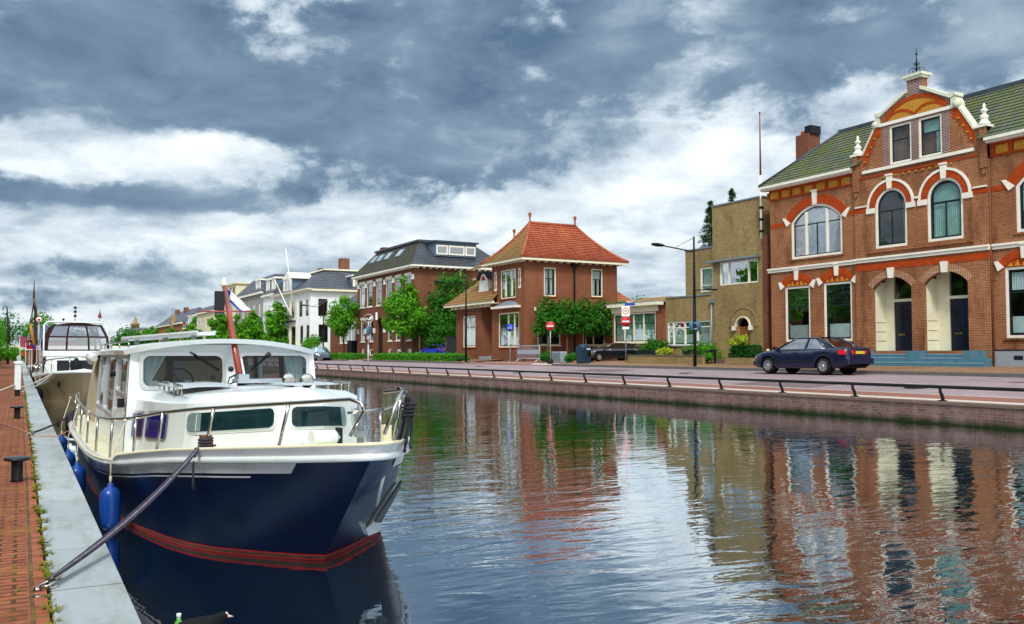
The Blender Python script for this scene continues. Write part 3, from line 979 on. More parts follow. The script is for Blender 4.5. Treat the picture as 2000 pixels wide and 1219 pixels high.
# roofs
mb = MB()
roof_slope(mb, (HX - .40, 33.0, 9.46), (HX - .40, 27.1, 9.46), (35.0, 30.3, 12.02), (35.0, 24.4, 12.02), 15)
roof_slope(mb, (43.4, 33.0, 9.46), (HX - .40, 33.0, 9.46), (41, 30.3, 12.02), (35.0, 30.3, 12.02), 15)
roof_slope(mb, (HX - .40, 21.3, 9.46), (HX - .40, 11.6, 9.46), (35.0, 24.0, 12.06), (35.0, 14, 12.06), 15)
mb.quad((35, 30.3, 12.02), (41, 30.3, 12.02), (41, 14, 12.02), (35, 14, 12.02))
zc = 11.3                                                  # little roof behind the gable
mb.quad((HX + .1, GC + 2.5, 9.9), (HX + .1, GC, 11.9), (36.5, GC, 11.9), (36.5, GC + 2.5, 9.9))
mb.quad((HX + .1, GC - 2.5, 9.9), (HX + .1, GC, 11.9), (36.5, GC, 11.9), (36.5, GC - 2.5, 9.9))
mb.build('roof', M['green_tile'], red)
mb = MB()
mb.box(34.9, 35.15, 24.6, 30.4, 11.98, 12.14); mb.box(34.9, 35.15, 13.9, 23.8, 12.0, 12.18)
mb.tube([(HX - .38, 32.98, 9.52), (35, 30.3, 12.06)], .07, 6)
mb.build('ridge_capping', M['lead'], red)
mb = MB()
mb.box(33.9, 34.75, 31.4, 32.2, 9.4, 12.1)
mb.build('chimney', M['brown_brick'], red)
mb = MB()
mb.box(34.0, 34.7, 31.3, 31.7, 12.1, 12.5); mb.box(34.05, 34.6, 31.75, 32.0, 12.1, 12.3, 1)
mb.build('chimney_pot', [M['iron'], M['vermilion']], red)
for y_, h_ in ((27.35, .75), (26.85, .9)):
    mb = MB(); mb.lathe([(.12, 0), (.12, h_ - .25), (.16, h_ - .2), (.16, h_), (.05, h_ + .02)], (35.2, y_, 11.95), 10)
    mb.build('vent_pipe', M['iron'], red)
# --- windows
for sh, ts_, gr in ((W1, T1, 1), (W2, T2, 1), (R1, Sh(19.02, 20.60, 4.46, 4.80, .33), 0), (R2, Sh(16.6, 18.2, 4.46, 4.80, .33), 0)):
    if gr:
        w = window(fL, red, sh, leaded=(.62, 8, 6), hb=[.62], curtain=[('full', .01, .27), ('side', .0, .1)], sill='red_brick', fw=.10)
    else:
        w = window(fL, red, sh, hb=[.66], curtain=[('full', .70, .98), ('flat', .02, .28)], sill='red_brick', fw=.10)
    arch_trim(red, fL, ts_, band=.30)
    mb = MB()
    fL.prism(mb, [(ts_.a0, ts_.b1 - ts_.rise)] + ts_.arc(ts_.r) + [(ts_.a1, ts_.b1 - ts_.rise)], -.012, .005, 0)
    for k in range(5):
        a = ts_.a0 + .24 + k * (ts_.a1 - ts_.a0 - .48) / 4
        hh = (ts_.top(a) - (ts_.b1 - ts_.rise)) * .75
        zb = ts_.b1 - ts_.rise + .02
        fL.prism(mb, [(a - .10, zb), (a + .10, zb), (a, zb + hh)], -.03, -.012, 1)
    mb.build('tympanum', [M['vermilion'], M['ochre']], red)
for sh in (UL, UR):
    window(fL, red, sh, fw=.12, vb=[(.27, 0, 0, 1), (.73, 0, 0, 1), (.50, 1, 0, .66)], hb=[.66], curtain=[('side', .80, 1.0)] if sh is UL else [('full', .3, .95)],
           cmat='ochrecurtain' if sh is UL else None, sill='red_brick')
    arch_trim(red, fL, sh, band=.42, key=(.28, .62))
window(fC, red, UA, fw=.11, vb=[(.5, 1, 0, .64)], hb=[.64], sash=.07, sill=None, curtain=[('side', .0, .12)])
window(fC, red, UB, fw=.11, vb=[(.5, 1, 0, .64)], hb=[.64], sash=.07, curtain=[('full', .0, .62), ('full', .66, .98)], cmat='curtain2')
for sh in (UA, UB): arch_trim(red, fC, sh, band=.28, outer_white=True, key=(.26, .55))
mb = MB(); fC.box(mb, 21.7, 26.7, 5.55, 5.64, -.10, .02); mb.build('window_ledge', M['red_brick'], red)
window(fC, red, GA, fw=.09, hb=[.62], sash=.05)
window(fC, red, GB, fw=.09, hb=[.62], sash=.05, curtain=[('flat', .66, 1.0), ('side', 0, .3)], cmat='curtain2')
# --- porches
DXP = .86
for sh, doubled in ((P1, 1), (P2, 0)):
    mb = MB()
    p = fC.p
    n = len(sh.poly()); P = sh.poly()
    mb.quad(p(sh.a1 - .002, 1.33, .15), p(sh.a1 - .002, 1.33, DXP), p(sh.a1 - .002, 4.3, DXP), p(sh.a1 - .002, 4.3, .15), 0)
    mb.quad(p(sh.a0, 1.33, .15), p(sh.a0, 1.33, DXP), p(sh.a0, 4.3, DXP), p(sh.a0, 4.3, .15), 0)
    mb.quad(p(sh.a0 - .3, 4.62, .14), p(sh.a1 + .3, 4.62, .14), p(sh.a1 + .3, 4.62, DXP), p(sh.a0 - .3, 4.62, DXP), 0)
    mb.quad(p(sh.a0, 1.335, 0), p(sh.a1, 1.335, 0), p(sh.a1, 1.335, DXP), p(sh.a0, 1.335, DXP), 1)
    mb.quad(p(sh.a0 - .3, 1.2, DXP + .2), p(sh.a1 + .3, 1.2, DXP + .2), p(sh.a1 + .3, 4.7, DXP + .2), p(sh.a0 - .3, 4.7, DXP + .2), 2)
    for b in (1.75, 2.15, 2.55):
        mb.box(HX - .14 + .20, HX - .14 + DXP - .05, sh.a1 - .012, sh.a1 - .004, b, b + .015, 2)
    mb.build('porch', [M['cream'], M['bluegrey'], M['room']], red)
    fd = FX(HX - .14 + DXP)
    d0, d1 = (sh.a0 + .10, sh.a1 - .40) if doubled else (sh.a0 + .02, sh.a1 - .55)
    mb = MB()
    fd.box(mb, d1, sh.a1 + .02, 1.33, 4.62, -.03, .12); fd.box(mb, sh.a0 - .02, d0, 1.33, 4.62, -.03, .12)
    fd.box(mb, d0, d1, 3.44, 3.56, -.04, .12)
    mb.build('door_frame', M['cream'], red)
    mb = MB()
    fd.box(mb, d0, d1, 3.56, 4.62, .05, .08)
    mb.build('transom_window', M['glass'], red)
    mb = MB()
    fd.box(mb, d0, d1, 1.36, 3.44, .03, .10)
    cols = 3 if doubled else 2
    wc = (d1 - d0) / cols
    for i in range(cols):
        for b0, b1 in ((1.46, 1.85), (2.0, 2.95), (3.02, 3.34)):
            fd.box(mb, d0 + i * wc + .07, d0 + (i + 1) * wc - .07, b0, b1, .012, .03)
    dr = mb.build('front_door', M['navydoor'], red)
    mb = MB(); fd.box(mb, d1 - .52, d1 - .20, 2.0, 2.06, .0, .03); mb.build('letterbox', M['brass'], dr)
    mb = MB()
    ak = d0 + .45
    mb.ball(fd.p(ak, 2.36, -.03), .045, 8); mb.ball(fd.p(ak, 2.22, -.0), .03, 6)
    mb.build('door_knob', M['brass'], dr)
# --- steps and plinths
mb = MB()
F0 = HX - .14
mb.box(F0 - .52, F0 + .1, 21.1, 26.6, .55, .86)
mb.box(F0 - .34, F0 + .1, 21.12, 26.58, .86, 1.05)
for a0, a1 in ((26.47, 26.75), (23.90, 24.60), (21.3, 22.05)):
    mb.box(F0 - .345, F0 + .02, a0, a1, .862, 1.332)
mb.box(F0 - .17, F0 + .1, 22.05, 26.47, 1.05, 1.20)
mb.build('steps', M['bluegrey'], red)
mb = MB()
for x_, z_, a0, a1 in ((F0 - .52, .86, 21.1, 26.6), (F0 - .34, 1.05, 22.06, 23.89), (F0 - .34, 1.05, 24.61, 26.46), (F0 - .17, 1.20, 22.06, 23.89), (F0 - .17, 1.20, 24.61, 26.46)):
    mb.box(x_ - .012, x_ + .05, a0, a1, z_ - .035, z_ + .004); mb.cut()
M['edgehighlight'] = m_plain('pale_blue_edge_highlight', (.20, .34, .40), .6, var=.15, scale=3)
mb.build_each('step_edge_highlight', M['edgehighlight'], red)  # added pale strips paint the light lines along the tread edges
mb = MB(); fL.box(mb, 12, 21.07, .5, 1.32, -.05, .01, 0); fL.box(mb, 12, 21.07, 1.32, 1.37, -.06, .01, 1)
fL.box(mb, 19.95, 20.3, .98, 1.14, -.055, -.03, 1)
mb.build('plinth', [M['grey'], M['navydoor']], red)
mb = MB(); mb.tube([fL.p(21.06, .6, -.10), fL.p(21.06, 8.7, -.10)], .035, 6); mb.build('downpipe', M['brown_brick'], red)
for sh in (P1, P2):
    mb = MB()
    fC.band(mb, sh.arc(sh.r + .004), sh.arc(sh.r + .30), -.012, 0, 0)
    fC.prism(mb, [(sh.c - .11, sh.b1 - .04), (sh.c + .11, sh.b1 - .04), (sh.c + .16, sh.b1 + .40), (sh.c - .16, sh.b1 + .40)], -.10, .02, 1)
    mb.build('porch_arch', [M['voussoir'], M['white']], red)
# ================================================================== yellow brick house
yel = thing('yellow_brick_house', 'yellow brick flat roofed house with a tower front and an arched doorway', 'house', (33, 36, .75))
fY = FX(33.0); fB = FX(34.5); fW = FX(32.92)
TW = Sh(34.0, 36.85, 4.86, 6.10); DA = Sh(34.63, 35.55, .95, 3.05, .46)
LW = Sh(37.55, 41.25, 1.66, 3.02); BW = Sh(39.10, 40.20, 4.75, 6.15)
mb = MB()
wall(mb, fY, [(33.75, .5), (37.42, .5), (37.42, 9.2), (33.75, 9.2)], [TW, DA], reveal=.2)
wall(mb, fB, [(37.42, .5), (41.5, .5), (41.5, 7.25), (37.42, 7.25)], [BW])
wall(mb, fW, [(37.42, .5), (41.4, .5), (41.4, 4.40), (37.42, 4.40)], [LW])
mb.quad((33, 33.75, .5), (42, 33.75, .5), (42, 33.75, 9.2), (33, 33.75, 9.2))
mb.quad((33, 37.42, .5), (42, 37.42, .5), (42, 37.42, 9.2), (33, 37.42, 9.2))
mb.quad((34.5, 41.5, .5), (42, 41.5, .5), (42, 41.5, 7.25), (34.5, 41.5, 7.25))
mb.quad((32.92, 41.4, .5), (34.5, 41.4, .5), (34.5, 41.4, 4.4), (32.92, 41.4, 4.4))
mb.quad((42, 33.75, .5), (42, 41.5, .5), (42, 41.5, 7.2), (42, 33.75, 9.2))
mb.quad((32.92, 37.42, .5), (33, 37.42, .5), (33, 37.42, 4.4), (32.92, 37.42, 4.4))
mb.build('wall', [M['yellow_brick'], M['room']], yel)
mb = MB(); mb.box(33.06, 34.2, 33.40, 33.74, .5, 7.2)
mb.build('buttress', M['brown_brick'], yel)
mb = MB(); mb.box(34.2, 36, 33.2, 33.7, .5, 9.9); mb.build('chimney', M['brown_brick'], yel)
mb = MB()
for a0, a1, b0, b1, z in ((32.95, 42, 33.7, 37.47, 9.2), (34.45, 42, 37.48, 41.55, 7.25), (32.87, 34.44, 37.48, 41.45, 4.40)):
    mb.box(a0, a1, b0, b1, z, z + .07)
mb.build('roof', M['zinc'], yel)
mb = MB(); fY.box(mb, 33.76, 37.65, 6.13, 6.22, -.30, .02); mb.build('canopy', M['zinc'], yel)
window(fY, yel, TW, fw=.06, sash=0, vb=[(.24, 0, 0, 1), (.78, 0, 0, 1)], hb=[], curtain=[('side', .80, .98)], d=.06)
window(fB, yel, BW, fw=.08, sash=0, hb=[(.24, 0)], curtain=[('flat', .0, .24), ('full', .25, 1)], cmat='blind')
window(fW, yel, LW, fw=.07, sash=0, vb=[(.30, 0, 0, 1), (.60, 0, 0, 1), (.88, 0, 0, 1)], hb=[(.78, 0)], curtain=[('side', .02, .28), ('flat', .05, .45)], cmat='blind', sill='zinc')
mb = MB()
fY.band(mb, DA.arc(.50), DA.arc(.56), -.10, .01, 1)
fY.band(mb, DA.arc(.60), DA.arc(.98), -.02, .01, 0)
fY.band(mb, DA.arc(.98), DA.arc(1.05), -.05, .01, 0)
mb.build('door_arch', [M['yellow_brick'], M['cream']], yel)
mb = MB(); fY.box(mb, DA.a0, DA.a1, .95, 2.62, .16, .2); mb.build('front_door', M['wood'], yel)
for a in (35.72, 34.50):
    mb = MB(); fY.box(mb, a - .09, a + .09, 2.42, 2.64, -.16, -.01); mb.build('wall_lantern', M['white'], yel)
mb = MB(); mb.tube([(32.85, 37.38, .8), (32.85, 37.38, 3.95)], .05, 8); mb.box(32.74, 32.96, 37.27, 37.49, 3.95, 4.15); mb.build('downpipe', M['zinc'], yel)
mb = MB()
mb.box(31.6, 32.98, 34.4, 35.8, .6, .86); mb.box(32.3, 32.985, 34.4, 35.8, .862, .97)
mb.build('steps', M['clinker'], yel)
fp = thing('flagpole', 'tall bare flagpole fixed to the front of the yellow brick house', 'flagpole', (32.62, 33.35, 7.2))
mb = MB(); mb.tube([(32.62, 33.35, 7.0), (32.62, 33.35, 10.2)], .055, 8); mb.build('pole_sleeve', M['white'], fp)
mb = MB(); mb.tube([(32.62, 33.35, 10.2), (32.62, 33.35, 13.35)], [.05, .025], 8); mb.ball((32.62, 33.35, 13.4), .055, 8); mb.build('pole', M['brown_brick'], fp)
mb = MB()
for z in (7.3, 7.9, 8.5): mb.box(32.55, 32.75, 33.27, 33.43, z, z + .12); mb.cut()
mb.build_each('bracket', M['iron'], fp)

# ================================================================== cream bay house
cre = thing('bay_window_house', 'low house with a cream framed bay window and flat brown roof beside the yellow house', 'house', (37, 50, .75))
fr = FX(37.0)
B3 = Sh(47.6, 52.4, 1.93, 4.00)
mb = MB()
wall(mb, fr, [(47.45, .5), (52.55, .5), (52.55, 4.1), (47.45, 4.1)], [B3])
mb.quad((37, 47.45, .5), (44, 47.45, .5), (44, 47.45, 4.5), (37, 47.45, 4.5)); mb.quad((37, 52.55, .5), (44, 52.55, .5), (44, 52.55, 4.5), (37, 52.55, 4.5))
mb.build('wall', [M['hip_brick'], M['room']], cre)
mb = MB(); fr.box(mb, 47.35, 52.57, 4.02, 4.42, -.06, .03); fr.box(mb, 47.0, 52.7, 4.42, 4.62, -.40, .2); mb.build('cornice', M['cream'], cre)
window(fr, cre, B3, fw=.11, sash=.05, vb=[(.27, 0, 0, 1), (.52, 0, 0, 1), (.76, 0, 0, 1)], hb=[.66], leaded=(.66, 12, 2), curtain=[('full', .0, .64), ('full', .67, 1)], cmat='curtain2', sill='cream', fmat='cream')
mb = MB()
mb.box(36.7, 44.2, 47.1, 53.0, 4.62, 4.70); mb.hexa([(38, 47.3, 4.70), (44, 47.3, 4.70), (44, 52.8, 4.70), (38, 52.8, 4.70), (39.2, 48.8, 5.15), (44, 48.8, 5.15), (44, 52, 5.15), (39.2, 52, 5.15)], 1)
mb.build('roof', [M['zinc'], M['brown_tile']], cre)
fs = FY(47.45)
mb = MB(); fs.box(mb, 39.4, 40.0, 2.7, 3.9, -.03, .02); w = mb.build('window', M['blacksash'], cre)
rh = thing('rear_house', 'red tiled roof of a lower house peeping out behind the bay window house', 'house', (40.5, 57, .75))
mb = MB(); mb.box(41.2, 42.3, 57.8, 62, .5, 5.2); mb.build('wall', M['hip_brick'], rh)
mb = MB()
roof_slope(mb, (40.9, 62, 5.3), (40.9, 57.5, 5.3), (41.3, 62, 6.3), (41.3, 58.6, 6.3), 5)
roof_slope(mb, (40.9, 57.5, 5.3), (42.5, 57.5, 5.3), (41.2, 58.6, 6.3), (41.4, 58.6, 6.3), 5)
mb.build('roof', M['red_tile'], rh)
mb = MB(); mb.box(40.85, 42.6, 57.35, 57.5, 5.1, 5.3); mb.build('gutter', M['cream'], rh)

# ================================================================== red hip roofed house
hip = thing('hip_roof_house', 'dark red brick house with a flared red tiled hip roof and ball finials', 'house', (32.5, 60, .8))
fH = FX(32.5); fS = FY(57.3)
UW = Sh(58.65, 61.05, 5.38, 7.58); LWi = Sh(58.15, 61.40, 1.65, 4.30)
S1 = Sh(34.15, 35.20, 5.46, 7.62); S2 = Sh(38.41, 39.43, 5.54, 7.70)
S3 = Sh(33.6, 35.6, 1.8, 4.3); S4 = Sh(37.6, 39.6, 1.8, 4.3)
mb = MB()
wall(mb, fH, [(57.3, .5), (62.55, .5), (62.55, 8.1), (57.3, 8.1)], [UW, LWi])
wall(mb, fS, [(32.5, .5), (40.8, .5), (40.8, 8.1), (32.5, 8.1)], [S1, S2, S3, S4])
mb.quad((32.5, 62.55, .5), (40.8, 62.55, .5), (40.8, 62.55, 8.1), (32.5, 62.55, 8.1)); mb.quad((40.8, 57.3, .5), (40.8, 66, .5), (40.8, 66, 8.1), (40.8, 57.3, 8.1))
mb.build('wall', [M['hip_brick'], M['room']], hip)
mb = MB(); mb.box(32.45, 32.5, 57.25, 62.55, .5, 1.35); mb.box(32.45, 40.8, 57.25, 57.3, .5, 1.35); mb.build('plinth', M['brown_brick'], hip)
window(fH, hip, UW, fw=.09, vb=[(.27, 0, 0, 1), (.73, 0, 0, 1), (.5, 1, 0, 1)], hb=[.66], curtain=[('side', .0, .18), ('side', .4, .62), ('side', .82, 1)], sill='vermilion', cmat='curtain2', fmat='cream')
window(fH, hip, LWi, fw=.10, vb=[(.22, 0, 0, 1), (.55, 0, 0, 1)], hb=[.62], curtain=[('flat', .02, .58)], sill='vermilion', cmat='blind', fmat='cream')
for sh in (S1, S2): window(fS, hip, sh, fw=.09, vb=[(.5, 1, 0, .64)], hb=[.64], curtain=[('side', .05, .42), ('side', .58, .95)] + ([('full', .67, 1)] if sh is S2 else []), sill='vermilion', cmat='blind', fmat='cream')
for sh in (S3, S4): window(fS, hip, sh, fw=.09, vb=[(.5, 0, 0, 1)], hb=[.68], sill='cream', fmat='cream')
for a in (61.9, 58.05):
    mb = MB()
    for k in range(6): fH.box(mb, a - (.13 if k % 2 else .19), a + (.13 if k % 2 else .19), 6.05 + k * .25, 6.30 + k * .25, -.02, .01)
    fH.box(mb, a - .05, a + .05, 6.2, 7.4, -.03, -.02, 1)
    mb.build('slit_window', [M['white'], M['blacksash']], hip)
mb = MB()
fH.box(mb, 57.9, 61.7, 4.62, 4.78, -.55, .01, 0)
for k in range(8):
    q0, q1 = k / 8 * pi, (k + 1) / 8 * pi
    a0, a1 = 59.8 + 1.55 * cos(q0), 59.8 + 1.55 * cos(q1); z0, z1 = 4.78 + .42 * sin(q0), 4.78 + .42 * sin(q1)
    mb.quad((31.97, a0, 4.78), (31.97, a1, 4.78), (32.5, a1, z1), (32.5, a0, z0), 1)
mb.build('bay_canopy', [M['white'], M['zinc']], hip)
mb = MB()
mb.box(31.88, 41.4, 56.68, 56.86, 8.06, 8.27); mb.box(31.88, 32.06, 56.86, 63.2, 8.06, 8.27)
mb.quad((31.9, 56.7, 8.10), (41.4, 56.7, 8.10), (41.4, 63.2, 8.10), (31.9, 63.2, 8.10))
for k in range(14): mb.box(32.2 + k * .65, 32.3 + k * .65, 56.87, 57.29, 7.97, 8.09)
for k in range(9): mb.box(32.07, 32.49, 57.3 + k * .65, 57.4 + k * .65, 7.97, 8.09)
mb.build('eaves', M['cream'], hip)
mb = MB()
E = [(31.85, 56.65, 8.24), (41.45, 56.65, 8.24), (41.45, 63.25, 8.24), (31.85, 63.25, 8.24)]
TL = .06
ra, rb = (34.5, 60.0, 11.3), (38.65, 60.0, 11.3)
roof_slope(mb, E[0], E[1], ra, rb, 19, 0, .065, .38)
roof_slope(mb, E[3], E[0], ra, ra, 17, 1, .04, .38)
roof_slope(mb, E[1], E[2], rb, rb, 17, 0, .04, .38)
roof_slope(mb, E[2], E[3], rb, ra, 17, 1, .04, .38)
ap = (35.2, 63.8, 10.5)
for a, b in (((32.2, 66.4, 8.0), (32.2, 61.6, 8.0)), ((32.2, 61.6, 8.0), (40, 61.6, 8.0)), ((40, 66.4, 8), (32.2, 66.4, 8))):
    roof_slope(mb, a, b, ap, ap if a[0] == b[0] else (38, 63.8, 10.5), 12, 1, .04, .35) if a[0] < 39 else None
mb.build('roof', [M['red_tile'], M['brown_tile']], hip)
mb = MB()


def hipline(a, b, c_, n=8, r=.10):
    a, b = V(a), V(b); P = []
    for i in range(n + 1):
        t_ = i / n; q = a.lerp(b, t_); q.z = a.z + (b.z - a.z) * ((1 - c_) * t_ + c_ * t_ * t_) + .05
        P.append(q)
    return P


mb.tube(hipline(E[0], ra, .38), .11, 6); mb.tube(hipline(E[1], rb, .38), .11, 6); mb.tube(hipline(E[3], ra, .38), .11, 6)
mb.tube([V(ra) + V((0, 0, .05)), V(rb) + V((0, 0, .05))], .12, 6)
mb.build('hip_tiles', M['red_tile'], hip)
for c in (ra, rb, ap):
    mb = MB(); mb.lathe([(.14, 0), (.07, .12), (.055, .42), (.12, .46), (.07, .5), (.11, .56), (.15, .66), (.11, .76), (.02, .82)], (c[0], c[1], c[2] + .05), 10)
    mb.build('finial', M['red_tile'], hip)
mb = MB(); mb.tube([(36.8, 57.12, 8.0), (36.8, 57.22, 7.5), (36.8, 57.22, .9)], .07, 8); mb.box(36.55, 37.05, 57.0, 57.28, 7.75, 8.02)
mb.build('downpipe', M['iron'], hip)
mb = MB()
for a in (33.4, 35.0, 36.2, 37.4, 38.6, 39.8): fS.box(mb, a - .1, a + .1, 4.35, 4.62, -.03, .01); mb.cut()
fS.box(mb, 33.6, 35.7, 4.30, 4.36, -.04, .01)
mb.build_each('stone_block', M['cream'], hip)
# annex with porch
AW = Sh(65.45, 67.75, 1.70, 4.27)
mb = MB()
wall(mb, fH, [(64.4, .5), (69.1, .5), (69.1, 5.1), (64.4, 5.1)], [AW])
mb.quad((32.5, 64.4, .5), (33.5, 64.4, .5), (33.5, 64.4, 5.1), (32.5, 64.4, 5.1)); mb.quad((33.5, 62.5, .5), (33.5, 64.4, .5), (33.5, 64.4, 5.1), (33.5, 62.5, 5.1))
mb.quad((32.5, 69.1, .5), (40, 69.1, .5), (40, 69.1, 5.1), (32.5, 69.1, 5.1))
mb.build('annex_wall', [M['hip_brick'], M['room']], hip)
window(fH, hip, AW, fw=.10, vb=[(.5, 0, 0, 1)], hb=[.66], curtain=[('full', .0, .62)], sill='vermilion', fmat='cream')
mb = MB(); mb.box(33.40, 33.49, 62.7, 63.65, 1.0, 3.1); mb.build('front_door', M['brown_brick'], hip)
fp2 = FX(33.5)
window(fp2, hip, Sh(63.7, 64.3, 2.35, 4.3), d=-.02, fw=.08, sash=0, fmat='cream', cur_d=.02)
mb = MB(); mb.box(32.3, 33.5, 62.6, 64.4, .6, .98); mb.build('porch_step', M['grey'], hip)
mb = MB()
mb.box(31.85, 32.05, 61.3, 70.3, 5.08, 5.27); mb.box(32.05, 33.5, 61.3, 70.3, 5.08, 5.12)
for a in (62.7, 63.6, 64.6, 65.8, 67.0, 68.2, 69.0): mb.box(32.0, 32.48, a - .06, a + .06, 4.85, 5.08)
mb.build('annex_eaves', M['cream'], hip)
mb = MB()
roof_slope(mb, (31.82, 70.4, 5.26), (31.82, 61.2, 5.26), (35.2, 66.3, 8.6), (35.2, 62.6, 8.6), 15, 0, .04, .15)
roof_slope(mb, (39, 70.4, 5.26), (31.82, 70.4, 5.26), (38, 66.3, 8.6), (35.2, 66.3, 8.6), 15, 0, .04, .15)
mb.build('annex_roof', M['brown_tile'], hip)
fD = FX(32.9)
mb = MB()
pts = [(63.95, 6.2), (65.65, 6.2), (65.5, 7.1), (65.1, 7.65), (64.5, 7.65), (64.1, 7.1)]
mb.prism([fD.p(a, b) for a, b in pts], (1.6, 0, 0), 0)
mb.prism([fD.p(64.8 + (a - 64.8) * .62, 6.95 + (b - 6.95) * .72, -.012) for a, b in pts], (.008, 0, 0), 1)
mb.prism([fD.p(64.8 + (a - 64.8) * .55, 7.02 + (b - 6.95) * .62, -.022) for a, b in pts[2:]], (.008, 0, 0), 2)
fD.box(mb, 64.77, 64.83, 6.42, 6.95, -.025, 0, 0)
mb.prism([fD.p(a, b, -.2) for a, b in ((63.8, 7.2), (64.4, 7.75), (65.2, 7.75), (65.8, 7.2), (65.75, 7.32), (65.2, 7.85), (64.4, 7.85), (63.85, 7.32))], (1.9, 0, 0), 3)
M['redpanel'] = m_plain('red_panel', (.42, .02, .03), .6)
mb.build('dormer', [M['white'], M['blind'], M['redpanel'], M['lead']], hip)

# ================================================================== dark mansion
drk = thing('brick_mansion', 'brown brick mansion with skylights in its mossy dark roof and white stone lintels', 'house', (32.5, 86, .85))
fK = FX(32.5); fKs = FY(78.4)
ups = [(92.1, 93.9), (89.9, 91.6), (87.1, 88.7), (84.3, 85.85), (81.9, 83.3), (79.3, 80.7)]
los = [(91.9, 93.45), (89.45, 90.65), (83.9, 85.2), (81.9, 83.1), (78.95, 80.3)]
bas = [(91.5, 93.0), (89.4, 90.75), (83.8, 85.05), (81.8, 82.8), (78.85, 80.05)]
WU = [Sh(a, b, 6.13, 8.66) for a, b in ups]; WL = [Sh(a, b, 2.44, 4.75) for a, b in los]; WB = [Sh(a, b, .95, 1.63) for a, b in bas]
DK = Sh(86.5, 88.45, 1.2, 4.88, .9)
mb = MB()
wall(mb, fK, [(78.4, .5), (94.7, .5), (94.7, 9.4), (78.4, 9.4)], WU + WL + WB + [DK], reveal=.18)
mb.quad((32.5, 78.4, .5), (42, 78.4, .5), (42, 78.4, 9.4), (32.5, 78.4, 9.4)); mb.quad((32.5, 94.7, .5), (42, 94.7, .5), (42, 94.7, 9.4), (32.5, 94.7, 9.4))
mb.box(38.6, 42, 77.2, 78.38, .5, 8.3)
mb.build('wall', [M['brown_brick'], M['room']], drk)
for i, sh in enumerate(WU + WL):
    window(fK, drk, sh, fw=.10, hb=[.62], curtain=[('flat', .0, .6)] if i in (0, 6) else ([('side', 0, .3)] if i % 2 else None), cmat='blind', sill='white', silld=.1)
for sh in WB: window(fK, drk, sh, fw=.10, sash=0)
mb = MB()
for sh in WU: fK.box(mb, sh.a0 - .12, sh.a1 + .12, 8.67, 8.92, -.04, .01); mb.cut()
for sh in WL: fK.box(mb, sh.a0 - .12, sh.a1 + .12, 4.76, 5.02, -.04, .01); mb.cut()
mb.build_each('lintel', M['white'], drk)
mb = MB()
for a in (94.3, 91.85, 89.2, 86.2, 83.75, 81.3, 78.75):
    fK.box(mb, a - .22, a + .22, .9, 9.2, -.06, .01, 0)
    fK.box(mb, a - .26, a + .26, 8.2, 8.7, -.09, .0, 1); fK.box(mb, a - .26, a + .26, 3.3, 3.8, -.09, .0, 1); mb.cut()
mb.build_each('pilaster', [M['brown_brick'], M['white']], drk)
mb = MB(); fK.band(mb, DK.arc(DK.r), DK.arc(DK.r + .28), -.05, 0, 0); mb.build('door_arch', M['brown_brick'], drk)
mb = MB(); fK.box(mb, 86.55, 88.4, 1.2, 4.0, .6, .65); mb.build('front_door', M['wood'], drk)
mb = MB()
for k in range(4): mb.box(31.3 + k * .3, 32.5, 86.6, 88.4, .5 + .16 * k + .002, .66 + .16 * k)
mb.build('steps', M['pave'], drk)
mb = MB(); mb.box(31.95, 32.12, 77.8, 95.2, 9.38, 9.56); mb.box(32.12, 42, 77.8, 77.97, 9.38, 9.56); mb.box(32.12, 32.5, 77.97, 95.2, 9.42, 9.46)
for k in range(26): mb.box(32.0, 32.49, 78.1 + k * .65, 78.25 + k * .65, 9.24, 9.41)
for k in range(14): mb.box(32.6 + k * .65, 32.75 + k * .65, 77.9, 78.39, 9.24, 9.41)
mb.build('cornice', M['white'], drk)
mb = MB()
pa, pb, pc, pd = (34.2, 93.3, 12.15), (34.2, 81.4, 12.15), (40.2, 81.4, 12.15), (40.2, 93.3, 12.15)
roof_slope(mb, (31.95, 95.2, 9.54), (31.95, 77.8, 9.54), pa, pb, 16, 0)
roof_slope(mb, (31.95, 77.8, 9.54), (42.6, 77.8, 9.54), pb, pc, 16, 1)
roof_slope(mb, (42.6, 95.2, 9.54), (31.95, 95.2, 9.54), pd, pa, 16, 0)
mb.quad(pa, pb, pc, pd, 2); mb.box(34.0, 40.4, 81.2, 93.5, 12.16, 12.38, 2)
mb.build('roof', [M['slate_moss'], M['slate'], M['lead']], drk)
mb = MB(); mb.box(38.6, 42.4, 76.9, 78.4, 8.3, 8.45); mb.build('side_roof', M['white'], drk)
M['skyglass'] = m_plain('skylight_glass', (.30, .40, .46), .08, var=.2, scale=.8)
for yc in (91.9, 89.9, 87.6, 84.4):
    mb = MB()
    e0, e1 = V((31.95, yc, 9.54)), V((34.2, yc, 12.15))
    nn = V((-(12.15 - 9.54), 0, 34.2 - 31.95)).normalized()
    q0, q1 = e0.lerp(e1, .50), e0.lerp(e1, .80)
    for o_, w_, mi in ((.10, .62, 0), (.13, .50, 1)):
        a0_, a1_ = e0.lerp(e1, .50 + (.03 if mi else 0)), e0.lerp(e1, .80 - (.03 if mi else 0))
        B = [a0_ + V((0, -w_, 0)), a0_ + V((0, w_, 0)), a1_ + V((0, w_, 0)), a1_ + V((0, -w_, 0))]
        mb.hexa(B + [q + nn * o_ for q in B], mi)
    mb.build('skylight', [M['zinc'], M['skyglass']], drk)
mb = MB(); mb.box(34.9, 39.3, 79.0, 82.0, 10.6, 11.95, 0); mb.box(34.7, 39.5, 78.8, 82.2, 11.95, 12.1, 1)
dm = mb.build('dormer', [M['bluewall'], M['lead']], drk)
mb = MB(); fd = FY(79.0)
